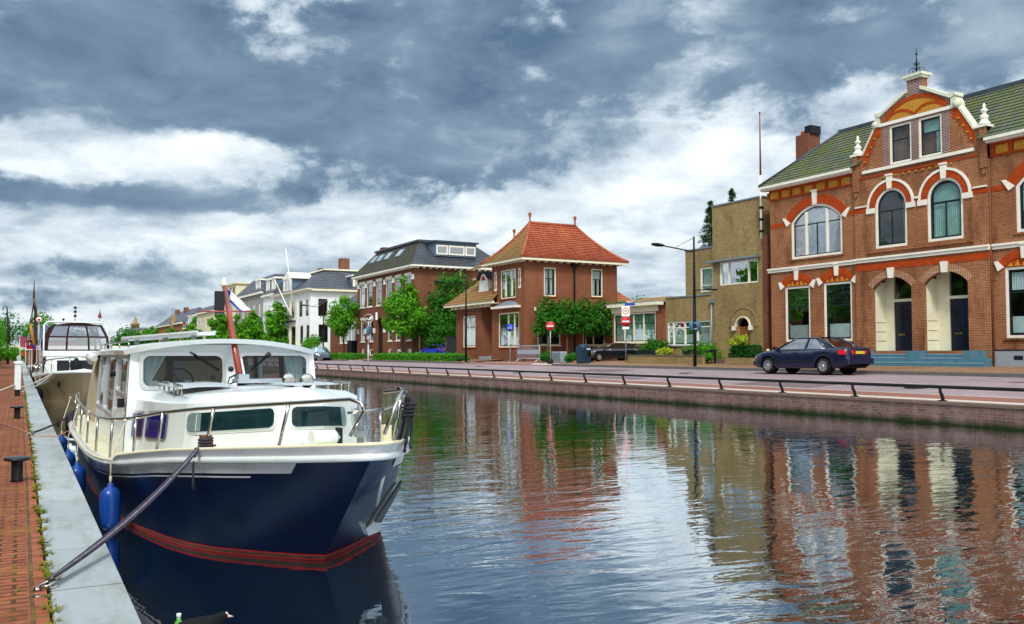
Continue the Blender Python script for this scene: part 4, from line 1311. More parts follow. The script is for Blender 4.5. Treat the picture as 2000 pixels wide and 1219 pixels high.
for a0, a1 in ((35.0, 36.2), (36.3, 38.0), (38.1, 39.2)):
    fd.ring(mb, Sh(a0, a1, 10.75, 11.65).poly(), Sh(a0 + .13, a1 - .13, 10.88, 11.52).poly(), -.06, 0, 0)
    mb.quad(fd.p(a0 + .13, 10.88, -.012), fd.p(a1 - .13, 10.88, -.012), fd.p(a1 - .13, 11.52, -.012), fd.p(a0 + .13, 11.52, -.012), 1)
mb.build('dormer_window', [M['white'], M['carglass']], dm)
mb = MB(); mb.box(35.2, 36.0, 94.0, 95.0, 9.8, 13.0); mb.build('chimney', M['brown_brick'], drk)
mb = MB(); mb.box(32.98, 33.05, 78.28, 78.39, .7, 3.05, 0); mb.box(34.1, 34.17, 78.28, 78.39, .7, 3.05, 0); mb.box(32.98, 34.17, 78.27, 78.39, 3.05, 3.15, 0); mb.box(33.05, 34.1, 78.32, 78.38, .7, 3.05, 1)
mb.build('side_door', [M['white'], M['wood']], drk)
mb = MB(); mb.tube([(37.2, 78.25, 9.3), (37.2, 78.25, 2.0)], .06, 6); mb.build('downpipe', M['white'], drk)

# small brick annex beside it
sm = thing('brick_cottage', 'small brick extension with a wide white window between mansion and white villa', 'house', (34, 100, .85))
fa = FX(33.6)
SW = Sh(98.6, 104.2, 2.35, 4.9)
mb = MB(); wall(mb, fa, [(95, .5), (108, .5), (108, 6.4), (95, 6.4)], [SW]); mb.quad((33.6, 95, .5), (40, 95, .5), (40, 95, 6.4), (33.6, 95, 6.4))
mb.build('wall', [M['brown_brick'], M['room']], sm)
window(fa, sm, SW, fw=.16, sash=0, vb=[(.25, 0, 0, 1), (.5, 0, 0, 1), (.75, 0, 0, 1)], curtain=[('full', 0, 1)], cmat='blind', sill='white')
mb = MB(); roof_slope(mb, (33.2, 108, 6.3), (33.2, 95, 6.3), (37, 108, 8.6), (37, 95, 8.6), 9); mb.build('roof', M['slate'], sm)
mb = MB(); mb.box(33.1, 33.25, 95, 108, 6.2, 6.36); mb.build('gutter', M['white'], sm)
mb = MB(); mb.box(32.2, 33.4, 95.6, 97.2, .6, 2.6); mb.build('stair_wall', M['iron'], sm)

# ================================================================== white villa and the far row
whi = thing('white_villa', 'white rendered corner villa with a dark slate hip roof and dormers', 'house', (32.5, 122, .85))
fV = FX(32.5); fVs = FY(113.0)
wins = [Sh(116.7, 118.5, 5.9, 8.25), Sh(113.7, 115.45, 5.9, 8.25), Sh(123.3, 125.2, 5.9, 8.25), Sh(126.8, 128.6, 5.9, 8.25), Sh(120.6, 122.3, 5.9, 8.35), Sh(116.2, 117.9, 2.3, 4.9), Sh(113.3, 115.0, 2.3, 4.9), Sh(124, 125.8, 2.3, 4.9), Sh(127.2, 129, 2.3, 4.9), Sh(119.9, 122.3, 1.2, 4.9)]
rw = [Sh(33.53, 34.75, 5.96, 8.2), Sh(33.6, 34.85, 2.57, 4.9)]
mb = MB()
wall(mb, fV, [(113, .5), (131.2, .5), (131.2, 9.3), (113, 9.3)], wins); wall(mb, fVs, [(32.5, .5), (40, .5), (40, 9.3), (32.5, 9.3)], rw)
mb.build('wall', [M['whitewall'], M['room']], whi)
for i, sh in enumerate(wins): window(fV, whi, sh, fw=.12, sash=.06, hb=[.6], vb=[.5] if i < 5 else [], curtain=[('side', 0, .3)] if i % 3 == 0 else None)
for sh in rw: window(fVs, whi, sh, fw=.05, sash=.05, fmat='bluewall', hb=[.5], vb=[.33, .66], glass='carglass')
mb = MB(); mb.box(32.0, 32.5, 112.5, 131.4, 9.2, 9.36); mb.box(31.85, 32.5, 112.35, 131.4, 9.36, 9.5); mb.box(32.5, 40, 112.4, 113, 9.2, 9.5); mb.build('cornice', M['cream'], whi)
mb = MB()
roof_slope(mb, (31.85, 131.4, 9.5), (31.85, 112.35, 9.5), (35.8, 128, 12.3), (35.8, 117, 12.3), 12)
roof_slope(mb, (31.85, 112.35, 9.5), (40.4, 112.35, 9.5), (35.8, 117, 12.3), (40, 117, 12.3), 12)
mb.quad((35.8, 128, 12.3), (35.8, 117, 12.3), (42, 117, 12.3), (42, 128, 12.3))
mb.build('roof', M['slate'], whi)
mb = MB(); mb.box(35.4, 42, 116.7, 128.3, 12.3, 12.5); mb.build('roof_edge', M['cream'], whi)
for yc, w_, x0 in ((123.4, 2.2, 32.3),):
    mb = MB(); fd = FX(x0)
    mb.box(x0, 35.5, yc - w_, yc + w_, 9.5, 11.4, 1)
    fd.ring(mb, Sh(yc - w_, yc + w_, 9.5, 11.5).poly(), Sh(yc - w_ + .5, yc + w_ - .5, 9.95, 11.2).poly(), -.08, 0, 0)
    fd.prism(mb, [(yc - w_ - .4, 11.4), (yc + w_ + .4, 11.4), (yc, 12.4)], -.15, 3.0, 0)
    mb.quad(fd.p(yc - w_ + .5, 9.95, -.02), fd.p(yc + w_ - .5, 9.95, -.02), fd.p(yc + w_ - .5, 11.2, -.02), fd.p(yc - w_ + .5, 11.2, -.02), 2)
    fd.box(mb, yc - .12, yc + .12, 9.95, 11.2, -.06, -.03, 0)
    mb.build('dormer', [M['white'], M['bluewall'], M['carglass']], whi)
mb = MB(); fd = FY(113.2)
mb.box(38.2, 40.3, 113.2, 116, 9.5, 11.3, 1); fd.ring(mb, Sh(38.2, 40.3, 9.5, 11.3).poly(), Sh(38.5, 40.0, 9.8, 11.0).poly(), -.1, 0, 0); mb.box(38, 40.5, 113, 116, 11.3, 11.5, 0)
mb.quad(fd.p(38.5, 9.8, -.02), fd.p(40, 9.8, -.02), fd.p(40, 11, -.02), fd.p(38.5, 11, -.02), 2); fd.box(mb, 39.2, 39.3, 9.8, 11, -.05, -.03, 0); fd.box(mb, 38.5, 40, 10.35, 10.43, -.05, -.03, 0)
mb.build('dormer', [M['white'], M['bluewall'], M['carglass']], whi)
for x_, y_, z0, z1 in ((38.6, 118.2, 12, 14.1), (36.5, 121, 12, 12.9)):
    mb = MB(); mb.box(x_ - .6, x_ + .6, y_ - .6, y_ + .6, z0, z1); mb.build('chimney', M['brown_brick'], whi)
mb = MB(); mb.box(31.9, 32.5, 119.8, 123.4, 5.45, 5.6)
for k in range(9): mb.box(31.9, 31.94, 119.8 + k * .44, 119.88 + k * .44, 5.6, 6.2)
mb.box(31.88, 31.96, 119.8, 123.4, 6.2, 6.27); mb.build('balcony', M['iron'], whi)
mb = MB()
for a in (130.9, 122.9, 119.3): fV.box(mb, a - .25, a + .25, .9, 9.2, -.08, .01); mb.cut()
mb.build_each('pilaster', M['cream'], whi)
fpw = thing('flagpole', 'tall white flagpole leaning from the white villa front beside its dormer', 'flagpole', (32.2, 121, 6.5))
a, b = onX(575, 610, 32.3), onX(558, 486, 31.2)
mb = MB(); mb.tube([a, b], [.12, .05], 6); mb.ball(b, .1, 6); mb.build('pole', M['white'], fpw)
fpw = thing('flagpole', 'shorter white flagpole slanting across the upper windows of the white villa', 'flagpole', (32.2, 128, 6.5))
a, b = onX(570, 618, 32.3), onX(538, 550, 31.2)
mb = MB(); mb.tube([a, b], [.12, .05], 6); mb.ball(b, .1, 6); mb.build('pole', M['white'], fpw)


def row_house(name, label, y0, y1, ztop, wmat, rmat, rise, setb=2.6, cols=4, storeys=2, X=32.5, hipped=False, depth=9, dorm=(), trim='white', z0=.7, wh=1.9):
    t_ = thing(name, label, 'house', (X, (y0 + y1) / 2, .85))
    f_ = FX(X)
    ops = []
    W = (y1 - y0) / cols
    H = (ztop - 1.2) / storeys
    for s_ in range(storeys):
        for c_ in range(cols):
            a = y0 + W * (c_ + .5); b = 1.0 + H * s_ + H * .28
            ops.append(Sh(a - W * .22, a + W * .22, b, b + min(wh, H * .62)))
    m_ = MB(); wall(m_, f_, [(y0, .5), (y1, .5), (y1, ztop), (y0, ztop)], ops, room=1.2)
    for yy_ in (y0, y1): m_.quad((X, yy_, .5), (X + depth, yy_, .5), (X + depth, yy_, ztop), (X, yy_, ztop))
    m_.quad((X + depth, y0, .5), (X + depth, y1, .5), (X + depth, y1, ztop), (X + depth, y0, ztop))
    m_.build('wall', [M[wmat], M['room']], t_)
    for sh_ in ops: window(f_, t_, sh_, fw=.14, sash=.0, hb=[(.6, 0)], fmat=trim)
    m_ = MB(); m_.box(X - .4, X, y0, y1, ztop - .05, ztop + .25); m_.build('cornice', M[trim], t_)
    if rise:
        m_ = MB(); e = ztop + .25; hh = setb if hipped else 0
        roof_slope(m_, (X - .4, y1, e), (X - .4, y0, e), (X + setb, y1 - hh, e + rise), (X + setb, y0 + hh, e + rise), 9)
        roof_slope(m_, (X - .4, y0, e), (X + depth, y0, e), (X + setb, y0 + hh, e + rise), (X + depth - setb, y0 + hh, e + rise), 9)
        roof_slope(m_, (X + depth, y1, e), (X - .4, y1, e), (X + depth - setb, y1 - hh, e + rise), (X + setb, y1 - hh, e + rise), 9)
        m_.quad((X + setb, y0 + hh, e + rise), (X + depth - setb, y0 + hh, e + rise), (X + depth - setb, y1 - hh, e + rise), (X + setb, y1 - hh, e + rise))
        m_.build('roof', M[rmat], t_)
    for yd, wd, zd in dorm:
        m_ = MB(); fd_ = FX(X + .3)
        m_.box(X + .3, X + 3, yd - wd, yd + wd, ztop, zd, 1); m_.box(X + .1, X + 3.2, yd - wd - .2, yd + wd + .2, zd, zd + .25, 0)
        fd_.ring(m_, Sh(yd - wd, yd + wd, ztop + .5, zd).poly(), Sh(yd - wd + .35, yd + wd - .35, ztop + .8, zd - .3).poly(), -.1, 0, 0)
        m_.quad(*[fd_.p(a_, b_, -.02) for a_, b_ in Sh(yd - wd + .35, yd + wd - .35, ztop + .8, zd - .3).poly()], 2)
        fd_.box(m_, yd - .12, yd + .12, ztop + .8, zd - .3, -.06, -.03, 0)
        m_.build('dormer', [M[trim], M['bluewall'], M['carglass']], t_)
    return t_


row_house('terraced_house', 'white narrow terraced house with blue grey dormers left of the white villa', 131.3, 138.5, 9.7, 'whitewall', 'slate', 2.9, 2.4, 3, 2, dorm=((133.2, 1.0, 12.2), (136.6, 1.0, 12.2)))
row_house('apartment_house', 'grey house under a dark mansard roof behind the red mast', 138.6, 158, 10.4, 'greywall', 'slate', 3.0, 2.4, 5, 2, hipped=True, dorm=((143.0, 1.5, 12.6),))
cr2 = row_house('cream_house', 'tall cream house with a stepped cornice and small attic windows', 160, 178, 10.8, 'creamwall', 'slate', 0, 2, 4, 3, trim='cream')
mb = MB()
mb.box(33.2, 40, 161.5, 174, 11.05, 13.4); mb.box(32.9, 40.3, 161.2, 174.3, 13.4, 13.7)
mb.build('attic', M['creamwall'], cr2)
mb = MB()
for k in range(4): mb.box(33.1, 33.2, 163 + k * 2.8, 164.2 + k * 2.8, 11.6, 12.9); mb.cut()
mb.build_each('attic_window', M['blacksash'], cr2)
row_house('cream_annex', 'lower cream house with a brown window bay left of the tall cream house', 178.2, 197, 9.2, 'creamwall', 'slate', 0, 2, 4, 2, trim='cream')
gb = row_house('slate_roof_house', 'house with a steep purple brown gabled roof and white framed attic window', 198, 214, 6.6, 'whitewall', 'slate', 4.8, 4.5, 4, 1, dorm=((206, 4.0, 9.2),))
tw = row_house('gabled_house', 'red brick house with a dark roof and a pointed ochre brick gable', 216, 262, 8.0, 'red_brick', 'slate', 3.8, 4.5, 8, 1, hipped=True)
mb = MB(); ft = FX(31.9)
ft.prism(mb, [(227, 3), (233, 3), (233, 5.6), (231.8, 6.6), (231.4, 8.2), (230.6, 8.7), (230.3, 10.4), (229.7, 10.4), (229.4, 8.7), (228.6, 8.2), (228.2, 6.6), (227, 5.6)], 0, 1.0)
mb.build('gable', M['yellow_brick'], tw)
mb = MB(); ft.prism(mb, [(229.7, 10.4), (230.3, 10.4), (230.0, 12.0)], .1, .9); mb.build('spire', M['zinc'], tw)
for y_ in (250, 236):
    mb = MB(); mb.box(35.8, 36.8, y_ - .8, y_ + .8, 10, 12.6); mb.build('chimney', M['brown_brick'], tw)
tc = row_house('brick_bungalow', 'distant low house with dark roof beyond the far street trees', 270, 330, 4.2, 'brown_brick', 'slate', 3, 4, 6, 1)
tt = thing('tower_house', 'distant pale house with a little ochre turret above the street trees', 'house', (33, 300, .8))
mb = MB(); mb.box(33, 45, 300, 330, .5, 8.5); mb.build('wall', M['creamwall'], tt)
mb = MB(); mb.box(32.5, 45.5, 299, 331, 8.5, 9.1); mb.build('roof', M['zinc'], tt)
c = onX(264, 640, 34)
mb = MB(); mb.lathe([(1.3, 0), (1.3, 1.6), (1.6, 1.7), (1.0, 2.4), (.6, 2.7), (.5, 3.4), (.05, 4.6)], (34, c.y, 9.0), 8); mb.build('turret', M['yellow_brick'], tt)
# ================================================================== boats
M['navy'] = m_plain('navy_hull_paint', (.002, .008, .036), .30, var=.25, scale=1.2, dirt=((.006, .014, .04), .6))
M['boatwhite'] = m_plain('boat_white', (.71, .765, .765), .25, var=.05, scale=1.6, coat=.3, dirt=((.50, .52, .46), .25))
M['deckcream'] = m_plain('cream_deck', (.70, .66, .46), .5, var=.06, scale=2, dirt=((.5, .46, .32), .3))
M['shadedwhite'] = m_plain('boat_white_with_shade', (.50, .51, .55), .3, var=.05, scale=2, coat=.3)  # white sides greyed: the shade on them is put into the colour
M['boatgrey'] = m_plain('pale_grey_panel', (.44, .50, .53), .4, var=.06, scale=2)
M['bootred'] = m_plain('red_boot_stripe', (.40, .015, .02), .4, var=.15, scale=4)
M['bootbrown'] = m_plain('waterline_slime', (.08, .05, .035), .6, var=.3, scale=6)
M['mastred'] = m_plain('varnished_red_mast', (.27, .045, .028), .3, var=.25, scale=3, coat=.4)
M['canvas'] = m_plain('beige_canvas', (.46, .39, .27), .85, var=.1, scale=3, bump=.3)
M['purple'] = m_plain('purple_blue_curtain', (.07, .025, .42), .7, var=.5, scale=4)
M['teak'] = m_plain('brown_cabin_wood', (.13, .06, .03), .5, var=.3, scale=3)
M['fender'] = m_plain('blue_fender', (.008, .055, .28), .3, var=.15, scale=5, coat=.3)
M['ropedark'] = m_plain('dark_rope', (.045, .042, .055), .9, var=.4, scale=30, bump=.6)
M['ropelilac'] = m_plain('mauve_rope', (.18, .15, .21), .9, var=.4, scale=30, bump=.6)
M['ropewhite'] = m_plain('pale_rope', (.55, .50, .42), .9, var=.2, scale=30, bump=.6)
M['darksteel'] = m_plain('dark_galvanised_steel', (.10, .10, .10), .4, .6, var=.2, scale=6)
M['lamp_glass'] = m_plain('lamp_lens', (.75, .72, .62), .1, .3, var=.1, scale=10)
M['boatglass'] = m_glass('boat_window_glass', (.58, .66, .68), .0)
M['cabinteal'] = m_plain('cabin_dark_with_reflection_teal', (.025, .075, .085), .8, var=.5, scale=2)  # teal puts the windows' green-blue reflection into the dark backing colour
M['aluframe'] = m_plain('aluminium_frame', (.55, .58, .60), .35, .6, var=.08, scale=5)
M['tanhull'] = m_plain('tan_hull_paint', (.33, .24, .13), .3, var=.12, scale=1.5, coat=.4)
M['brownhood'] = m_plain('brown_canvas', (.035, .014, .013), .85, var=.2, scale=4)
M['hoodglass'] = m_glass('clear_canopy_panel', (.50, .53, .58), .20, .05)


class Hull:
    def __init__(s, cx, y0, L, gb, gzt, yw0, wb, Lw, zw=WATER):
        s.__dict__.update(locals())
        s.ts = [0, .004, .01, .02, .035, .055, .08, .11, .15, .2, .26, .33, .42, .52, .64, .76, .88, 1.0]

    def g(s, st, side=-1, off=0.0, dz=0.0):
        """gunwale point at distance st from the bow; side -1 is the quay side"""
        return V((s.cx + side * max(interp(s.gb, st) + off, 0), s.y0 + st, interp(s.gzt, st) + dz))

    def sp(s, t, f, side, off=0.0):
        st = t * s.L
        bg, zg = interp(s.gb, st), interp(s.gzt, st)
        yw = s.yw0 + t * s.Lw
        bw = interp(s.wb, yw - s.yw0)
        b = bw + (bg - bw) * max(f, 0) ** 1.25 if f >= 0 else bw * (1 + f * .5)
        yo = -off if t < .03 else 0
        return V((s.cx + side * (b + off * (1 if t > 0 else 0)), yw + (s.y0 + st - yw) * f + yo, s.zw + (zg - s.zw) * f))

    def shell(s, mb, f0, f1, n=8, off=0.0, mi=0, t0=0.0, t1=1.0, sides=(-1, 1), sm=True):
        ts = [t0 + (t1 - t0) * q for q in s.ts]
        for sd in sides:
            mb.loft([[s.sp(t, f0 + (f1 - f0) * i / n, sd, off) for i in range(n + 1)] for t in ts], mi, closed=False, sm=sm)


def rounded_patch(mb, surf, u0, u1, h0, h1, r, off, mi=0, m=14):
    us = sorted(set([u0 + (u1 - u0) * (1 - cos(pi * i / m)) / 2 for i in range(m + 1)]))
    lo, hi = [], []
    for u in us:
        d = min(u - u0, u1 - u)
        c_ = r - sqrt(max(r * r - (r - d) ** 2, 0)) if d < r else 0
        lo.append(surf(u, h0 + c_, off)); hi.append(surf(u, h1 - c_, off))
    mb.loft([lo, hi], mi, closed=False)


def rr(a0, a1, b0, b1, r, n=4):
    """rounded rectangle outline"""
    P = []
    for cx_, cy_, q in ((a1 - r, b0 + r, -pi / 2), (a1 - r, b1 - r, 0), (a0 + r, b1 - r, pi / 2), (a0 + r, b0 + r, pi)):
        for i in range(n + 1):
            t_ = q + pi / 2 * i / n
            P.append((cx_ + r * cos(t_), cy_ + r * sin(t_)))
    return P


# ------------------------------------------------------------------ the blue cruiser
CX = 2.27
H = Hull(CX, 6.25, 11.3, [(0, 0), (.05, .09), (.12, .16), (.25, .25), (.5, .385), (.85, .56), (1.3, .78), (2.15, 1.13), (3.0, 1.33), (3.8, 1.45), (4.75, 1.51), (6, 1.54), (9, 1.54), (10.6, 1.5), (11.3, 1.40)],
         [(0, .49), (.5, .445), (1.05, .40), (2.15, .31), (3.5, .15), (4.75, .08), (6, .05), (9, .06), (11.3, .12)],
         7.46, [(0, 0), (.12, .14), (.4, .43), (.9, .84), (1.6, 1.08), (2.6, 1.28), (4, 1.38), (9, 1.42), (9.9, 1.3)], 9.9)
boat = thing('motor_cruiser', 'navy blue and white motor cruiser with a red mast, moored nearest along the quay', 'boat', (CX, 12, WATER))
mb = MB(); H.shell(mb, 0, 1, 9); H.shell(mb, 0, -.6, 3)
rim = [H.sp(1, f, -1) for f in (1, .6, .3, 0, -.6)] + [H.sp(1, f, 1) for f in (-.6, 0, .3, .6, 1)]
mb.poly(rim)
mb.build('hull', M['navy'], boat)
mb = MB()
H.shell(mb, -.10, .004, 1, .004, 1); H.shell(mb, .004, .018, 1, .005, 0); H.shell(mb, .018, .050, 1, .004, 1); H.shell(mb, .050, .066, 1, .005, 0)
mb.build('boot_stripe', [M['bootred'], M['bootbrown']], boat)
mb = MB()      # white sheer band under the rubbing strake, and its pinstripe
for sd in (-1, 1):
    ts = [.046, .05] + [q for q in H.ts if q > .05]
    fz = lambda t, dz: 1 - dz / (interp(H.gzt, t * H.L) - WATER)
    mb.loft([[H.sp(t, fz(t, .035), sd, .008), H.sp(t, fz(t, .125), sd, .008)] for t in ts], 0, closed=False)
    mb.loft([[H.sp(t, fz(t, .15), sd, .008), H.sp(t, fz(t, .165), sd, .008)] for t in ts[3:]], 0, closed=False)
mb.build('sheer_band', M['shadedwhite'], boat)
SS = [0, .03, .08, .15, .25, .4, .6, .85, 1.1, 1.5, 2, 2.6, 3.2, 3.8, 4.5, 5.5, 7, 8.5, 10, 11.3]
gun = [H.g(s_, -1, .02) for s_ in SS[::-1]] + [H.g(s_, 1, .02) for s_ in SS[1:]]
mb = MB(); mb.tube(gun, .028, 8); mb.build('rub_rail', M['boatwhite'], boat)


def bulw(s_): return interp([(0, .090), (2.9, .080), (3.3, .075), (3.5, .028), (11.3, .028)], s_)


mb = MB()
full = [(s_, -1) for s_ in [11.3, 9, 7, 5.5, 4.5, 3.9, 3.5, 3.42, 3.3, 3.1, 2.6, 2, 1.5, 1.1, .85, .6, .4, .25, .15, .08, .03]] + [(0, 1)] + [(s_, 1) for s_ in [.03, .08, .15, .25, .4, .6, .85, 1.1, 1.5, 2, 2.6, 3.1, 3.3, 3.42, 3.5, 3.9, 4.5, 5.5, 7, 9, 11.3]]
rows = [[H.g(s_, sd, .0), H.g(s_, sd, .050 if s_ > .02 else 0, bulw(s_)) + V((0, -.03 if s_ < .1 else 0, 0)), H.g(s_, sd, -.01, bulw(s_) + .012), H.g(s_, sd, -.035, bulw(s_)), H.g(s_, sd, -.04, .0)] for s_, sd in full]
mb.loft(rows, 0, closed=False, sm=False)
mb.build('bulwark', M['shadedwhite'], boat)
mb = MB()
mb.tube([H.g(s_, sd, .035 if s_ > .02 else 0, bulw(s_) + .006) + V((0, -.03 if s_ < .1 else 0, 0)) for s_, sd in full], .014, 6)
mb.build('cap_rail', M['deckcream'], boat)
mb = MB()
mb.loft([[H.g(s_, -1, -.03, .03), H.g(s_, -1, -.03, .05).lerp(H.g(s_, 1, -.03, .05), .5) + V((0, 0, .03)), H.g(s_, 1, -.03, .03)] for s_ in SS[3:]], 0, closed=False)
mb.build('deck', M['deckcream'], boat)

# forward cabin trunk
TO = [(1.20, 11.9), (1.18, 11.0), (1.12, 10.2), (1.03, 9.6), (.94, 9.15), (.86, 8.97), (.62, 8.72), (.42, 8.48), (.29, 8.34), (.20, 8.28), (0, 8.26)]
TO = [(-b_ + .06, y_) for b_, y_ in TO] + [(b_ + .06, y_) for b_, y_ in TO[-2::-1]]
acc_ = [0]
for (a, b_), (c_, d_) in zip(TO, TO[1:]): acc_.append(acc_[-1] + math.hypot(c_ - a, d_ - b_))


def trunk(u, z, off=0.0):
    for i in range(len(TO) - 1):
        if u <= acc_[i + 1] or i == len(TO) - 2:
            f = (u - acc_[i]) / (acc_[i + 1] - acc_[i]); break
    x0, y0_ = TO[i]; x1, y1_ = TO[i + 1]
    n_ = V((y1_ - y0_, -(x1 - x0), 0)).normalized()
    k = (z - .2) * -.10
    return V((CX + x0 + (x1 - x0) * f, y0_ + (y1_ - y0_) * f, z)) + n_ * (off + k)


def ztop(y): return interp([(8.25, .815), (9.0, .765), (9.6, .735), (11.9, .70)], y)


def zwin(y): return interp([(8.25, .755), (8.4, .735), (8.95, .678), (9.6, .64), (11.5, .535)], y)


def zdeck(y): return interp(H.gzt, y - H.y0) + .02


us = [acc_[-1] * i / 60 for i in range(61)]
R0 = [trunk(u, zdeck(trunk(u, .3).y)) for u in us]
R1 = [trunk(u, ztop(trunk(u, .3).y)) for u in us]
R2 = [trunk(u, ztop(trunk(u, .3).y) + .02, -.02) for u in us]
R3 = [trunk(u, ztop(trunk(u, .3).y) + .085, -.16) for u in us]
mb = MB(); mb.loft([R0, R1, R2, R3], 0, closed=False, sm=False)
half = len(R3) // 2
mb.loft([[R3[i].lerp(R3[60 - i], q) + V((0, 0, (.02 + .05 * min(1, max(0, (R3[i].y - 8.4) / 1.5))) * (1 - (2 * q - 1) ** 2))) for q in [k / 8 for k in range(9)]] for i in range(half + 1)], 0, closed=False, sm=True)
tk = mb.build('cabin_trunk', M['boatwhite'], boat)
umid = acc_[-1] / 2


def u_of_px(px_, z):
    best = min(range(601), key=lambda i: abs(1000 + FPX * ((trunk(acc_[-1] * i / 600, z) - EYE).dot(_r) / (trunk(acc_[-1] * i / 600, z) - EYE).dot(_f)) - px_) if acc_[-1] * i / 600 < umid * 1.45 else 9e9)
    return acc_[-1] * best / 600


def wsurf(u, h, off=0.0):
    q = trunk(u, .55)
    return trunk(u, zwin(q.y) + h, off)


def boat_window(u0, u1, z0, z1, r=.05, cur=None, back='cabinteal', frame='aluframe', fwid=.028):
    mb = MB(); rounded_patch(mb, wsurf, u0 - fwid, u1 + fwid, z0 - fwid, z1 + fwid, r + fwid, .008); rounded_patch(mb, wsurf, u0 - fwid * .5, u1 + fwid * .5, z0 - fwid * .5, z1 + fwid * .5, r + fwid * .5, .013)
    w_ = mb.build('cabin_window', M[frame], boat)
    mb = MB(); rounded_patch(mb, wsurf, u0, u1, z0, z1, r, .016, 0)
    for a, b_, mi in (cur or []):
        rounded_patch(mb, wsurf, u0 + (u1 - u0) * a, u0 + (u1 - u0) * b_, z0 + .004, z1 - .004, .01, .019, mi)
    mb.build('curtain', [M[back], M['curtain'], M['purple']], w_)
    mb = MB(); rounded_patch(mb, wsurf, u0, u1, z0, z1, r, .025); mb.build('pane', M['boatglass'], w_)


boat_window(u_of_px(242, .40), u_of_px(280, .45), -.255, 0, .04, [(.0, 1.0, 2)])
boat_window(u_of_px(289, .47), u_of_px(326, .5), -.255, 0, .04, [(.0, 1.0, 2)])
boat_window(u_of_px(369, .58), u_of_px(536, .66), -.178, 0, .05, [(.0, .2, 1)], frame='boatwhite')
boat_window(u_of_px(569, .66), u_of_px(671, .66), -.185, 0, .045, [(.86, 1.0, 1)], frame='boatwhite')
boat_window(u_of_px(687, .66), u_of_px(704, .66), -.18, -.01, .04, [(0, 1, 1)], frame='boatwhite')
# grey hatch panel and handrails on the trunk roof
mb = MB()
for sx_ in (-1, 1):
    P = rr(CX + sx_ * .58 - .32, CX + sx_ * .58 + .32, 9.75, 10.85, .1)
    mb.prism([(x, y, .893) for x, y in P], (0, 0, .014))
mb.build('deck_hatch', M['boatgrey'], boat)
for sx_ in (-1, 1):
    for yA, yB in ((9.35, 9.9), (10.2, 11.0)):
        x = CX + sx_ * .86
        z = .86
        mb = MB(); mb.tube([(x, yA, z + .065), (x, yB, z + .065)], .012, 6)
        for y_ in (yA + .03, (yA + yB) / 2, yB - .03): mb.tube([(x, y_, z - .03), (x, y_, z + .06)], .010, 5)
        mb.build('grab_rail', M['steel'], boat)
mb = MB()
mb.lathe([(.001, -.02), (.07, -.02), (.085, .03), (.06, .045), (.001, .05)], (CX + .42, 10.2, .935), 12, 0, (0, -1, .1)); mb.lathe([(.001, -.02), (.07, -.02), (.085, .03), (.06, .045), (.001, .05)], (CX + .64, 10.25, .925), 12, 0, (0, -1, .1))
mb.tube([(CX + .42, 10.22, .86), (CX + .42, 10.22, .91)], .015, 6); mb.tube([(CX + .64, 10.27, .86), (CX + .64, 10.27, .9)], .015, 6); mb.tube([(CX + .42, 10.22, .93), (CX + .64, 10.27, .92)], .012, 6)
mb.build('horn', M['steel'], boat)
# wheelhouse
fF = Fr((0, 11.2 - .084, 0), (1, 0, 0), (0, 1, 0), (0, .12, 1))
fSt = Fr((1.05, 0, 0), (0, 1, 0), (1, 0, 0), (.06, 0, 1)); fPo = Fr((3.36, 0, 0), (0, 1, 0), (-1, 0, 0), (-.06, 0, 1))
fA = Fr((0, 15.65, 0), (1, 0, 0), (0, 1, 0))
WZ0, WZ1 = .845, 1.225
HW = {'f1': rr(1.25, 2.17, WZ0, WZ1, .08), 'f2': rr(2.35, 3.20, WZ0, WZ1, .08), 's1': rr(11.35, 12.55, .76, 1.19, .06), 's2': rr(12.80, 14.15, .44, 1.20, .06), 's3': rr(14.38, 15.5, .44, 1.20, .06)}
mb = MB()
wall(mb, fF, [(1.05, .0), (3.36, .0), (3.285, 1.25), (2.9, 1.325), (2.5, 1.35), (1.9, 1.35), (1.5, 1.325), (1.125, 1.25)], [HW['f1'], HW['f2']], reveal=.05, room=None)
for fr_ in (fSt, fPo): wall(mb, fr_, [(11.2, .0), (15.65, .0), (15.65, 1.27), (11.34, 1.27)], [HW['s1'], HW['s2'], HW['s3']], reveal=.05, room=None)
wall(mb, fA, [(1.06, 0), (3.35, 0), (3.28, 1.3), (1.13, 1.3)], [rr(1.4, 2.1, .55, 1.15, .08), rr(2.4, 3.1, .3, 1.15, .08)], reveal=.05, room=None)
wh = mb.build('wheelhouse', M['boatwhite'], boat)
mb = MB()
wall(mb, fF, [(1.15, .3), (3.26, .3), (3.20, 1.28), (1.19, 1.28)], [HW['f1'], HW['f2']], reveal=.001, room=None, d=.06)
for fr_ in (fSt, fPo): wall(mb, fr_, [(11.4, .05), (15.6, .05), (15.6, 1.28), (11.4, 1.28)], [HW['s1'], HW['s2'], HW['s3']], reveal=.001, room=None, d=.06)
mb.quad((1.2, 11.35, 1.275), (3.2, 11.35, 1.275), (3.2, 15.6, 1.275), (1.2, 15.6, 1.275))
mb.build('cabin_lining', M['teak'], boat)
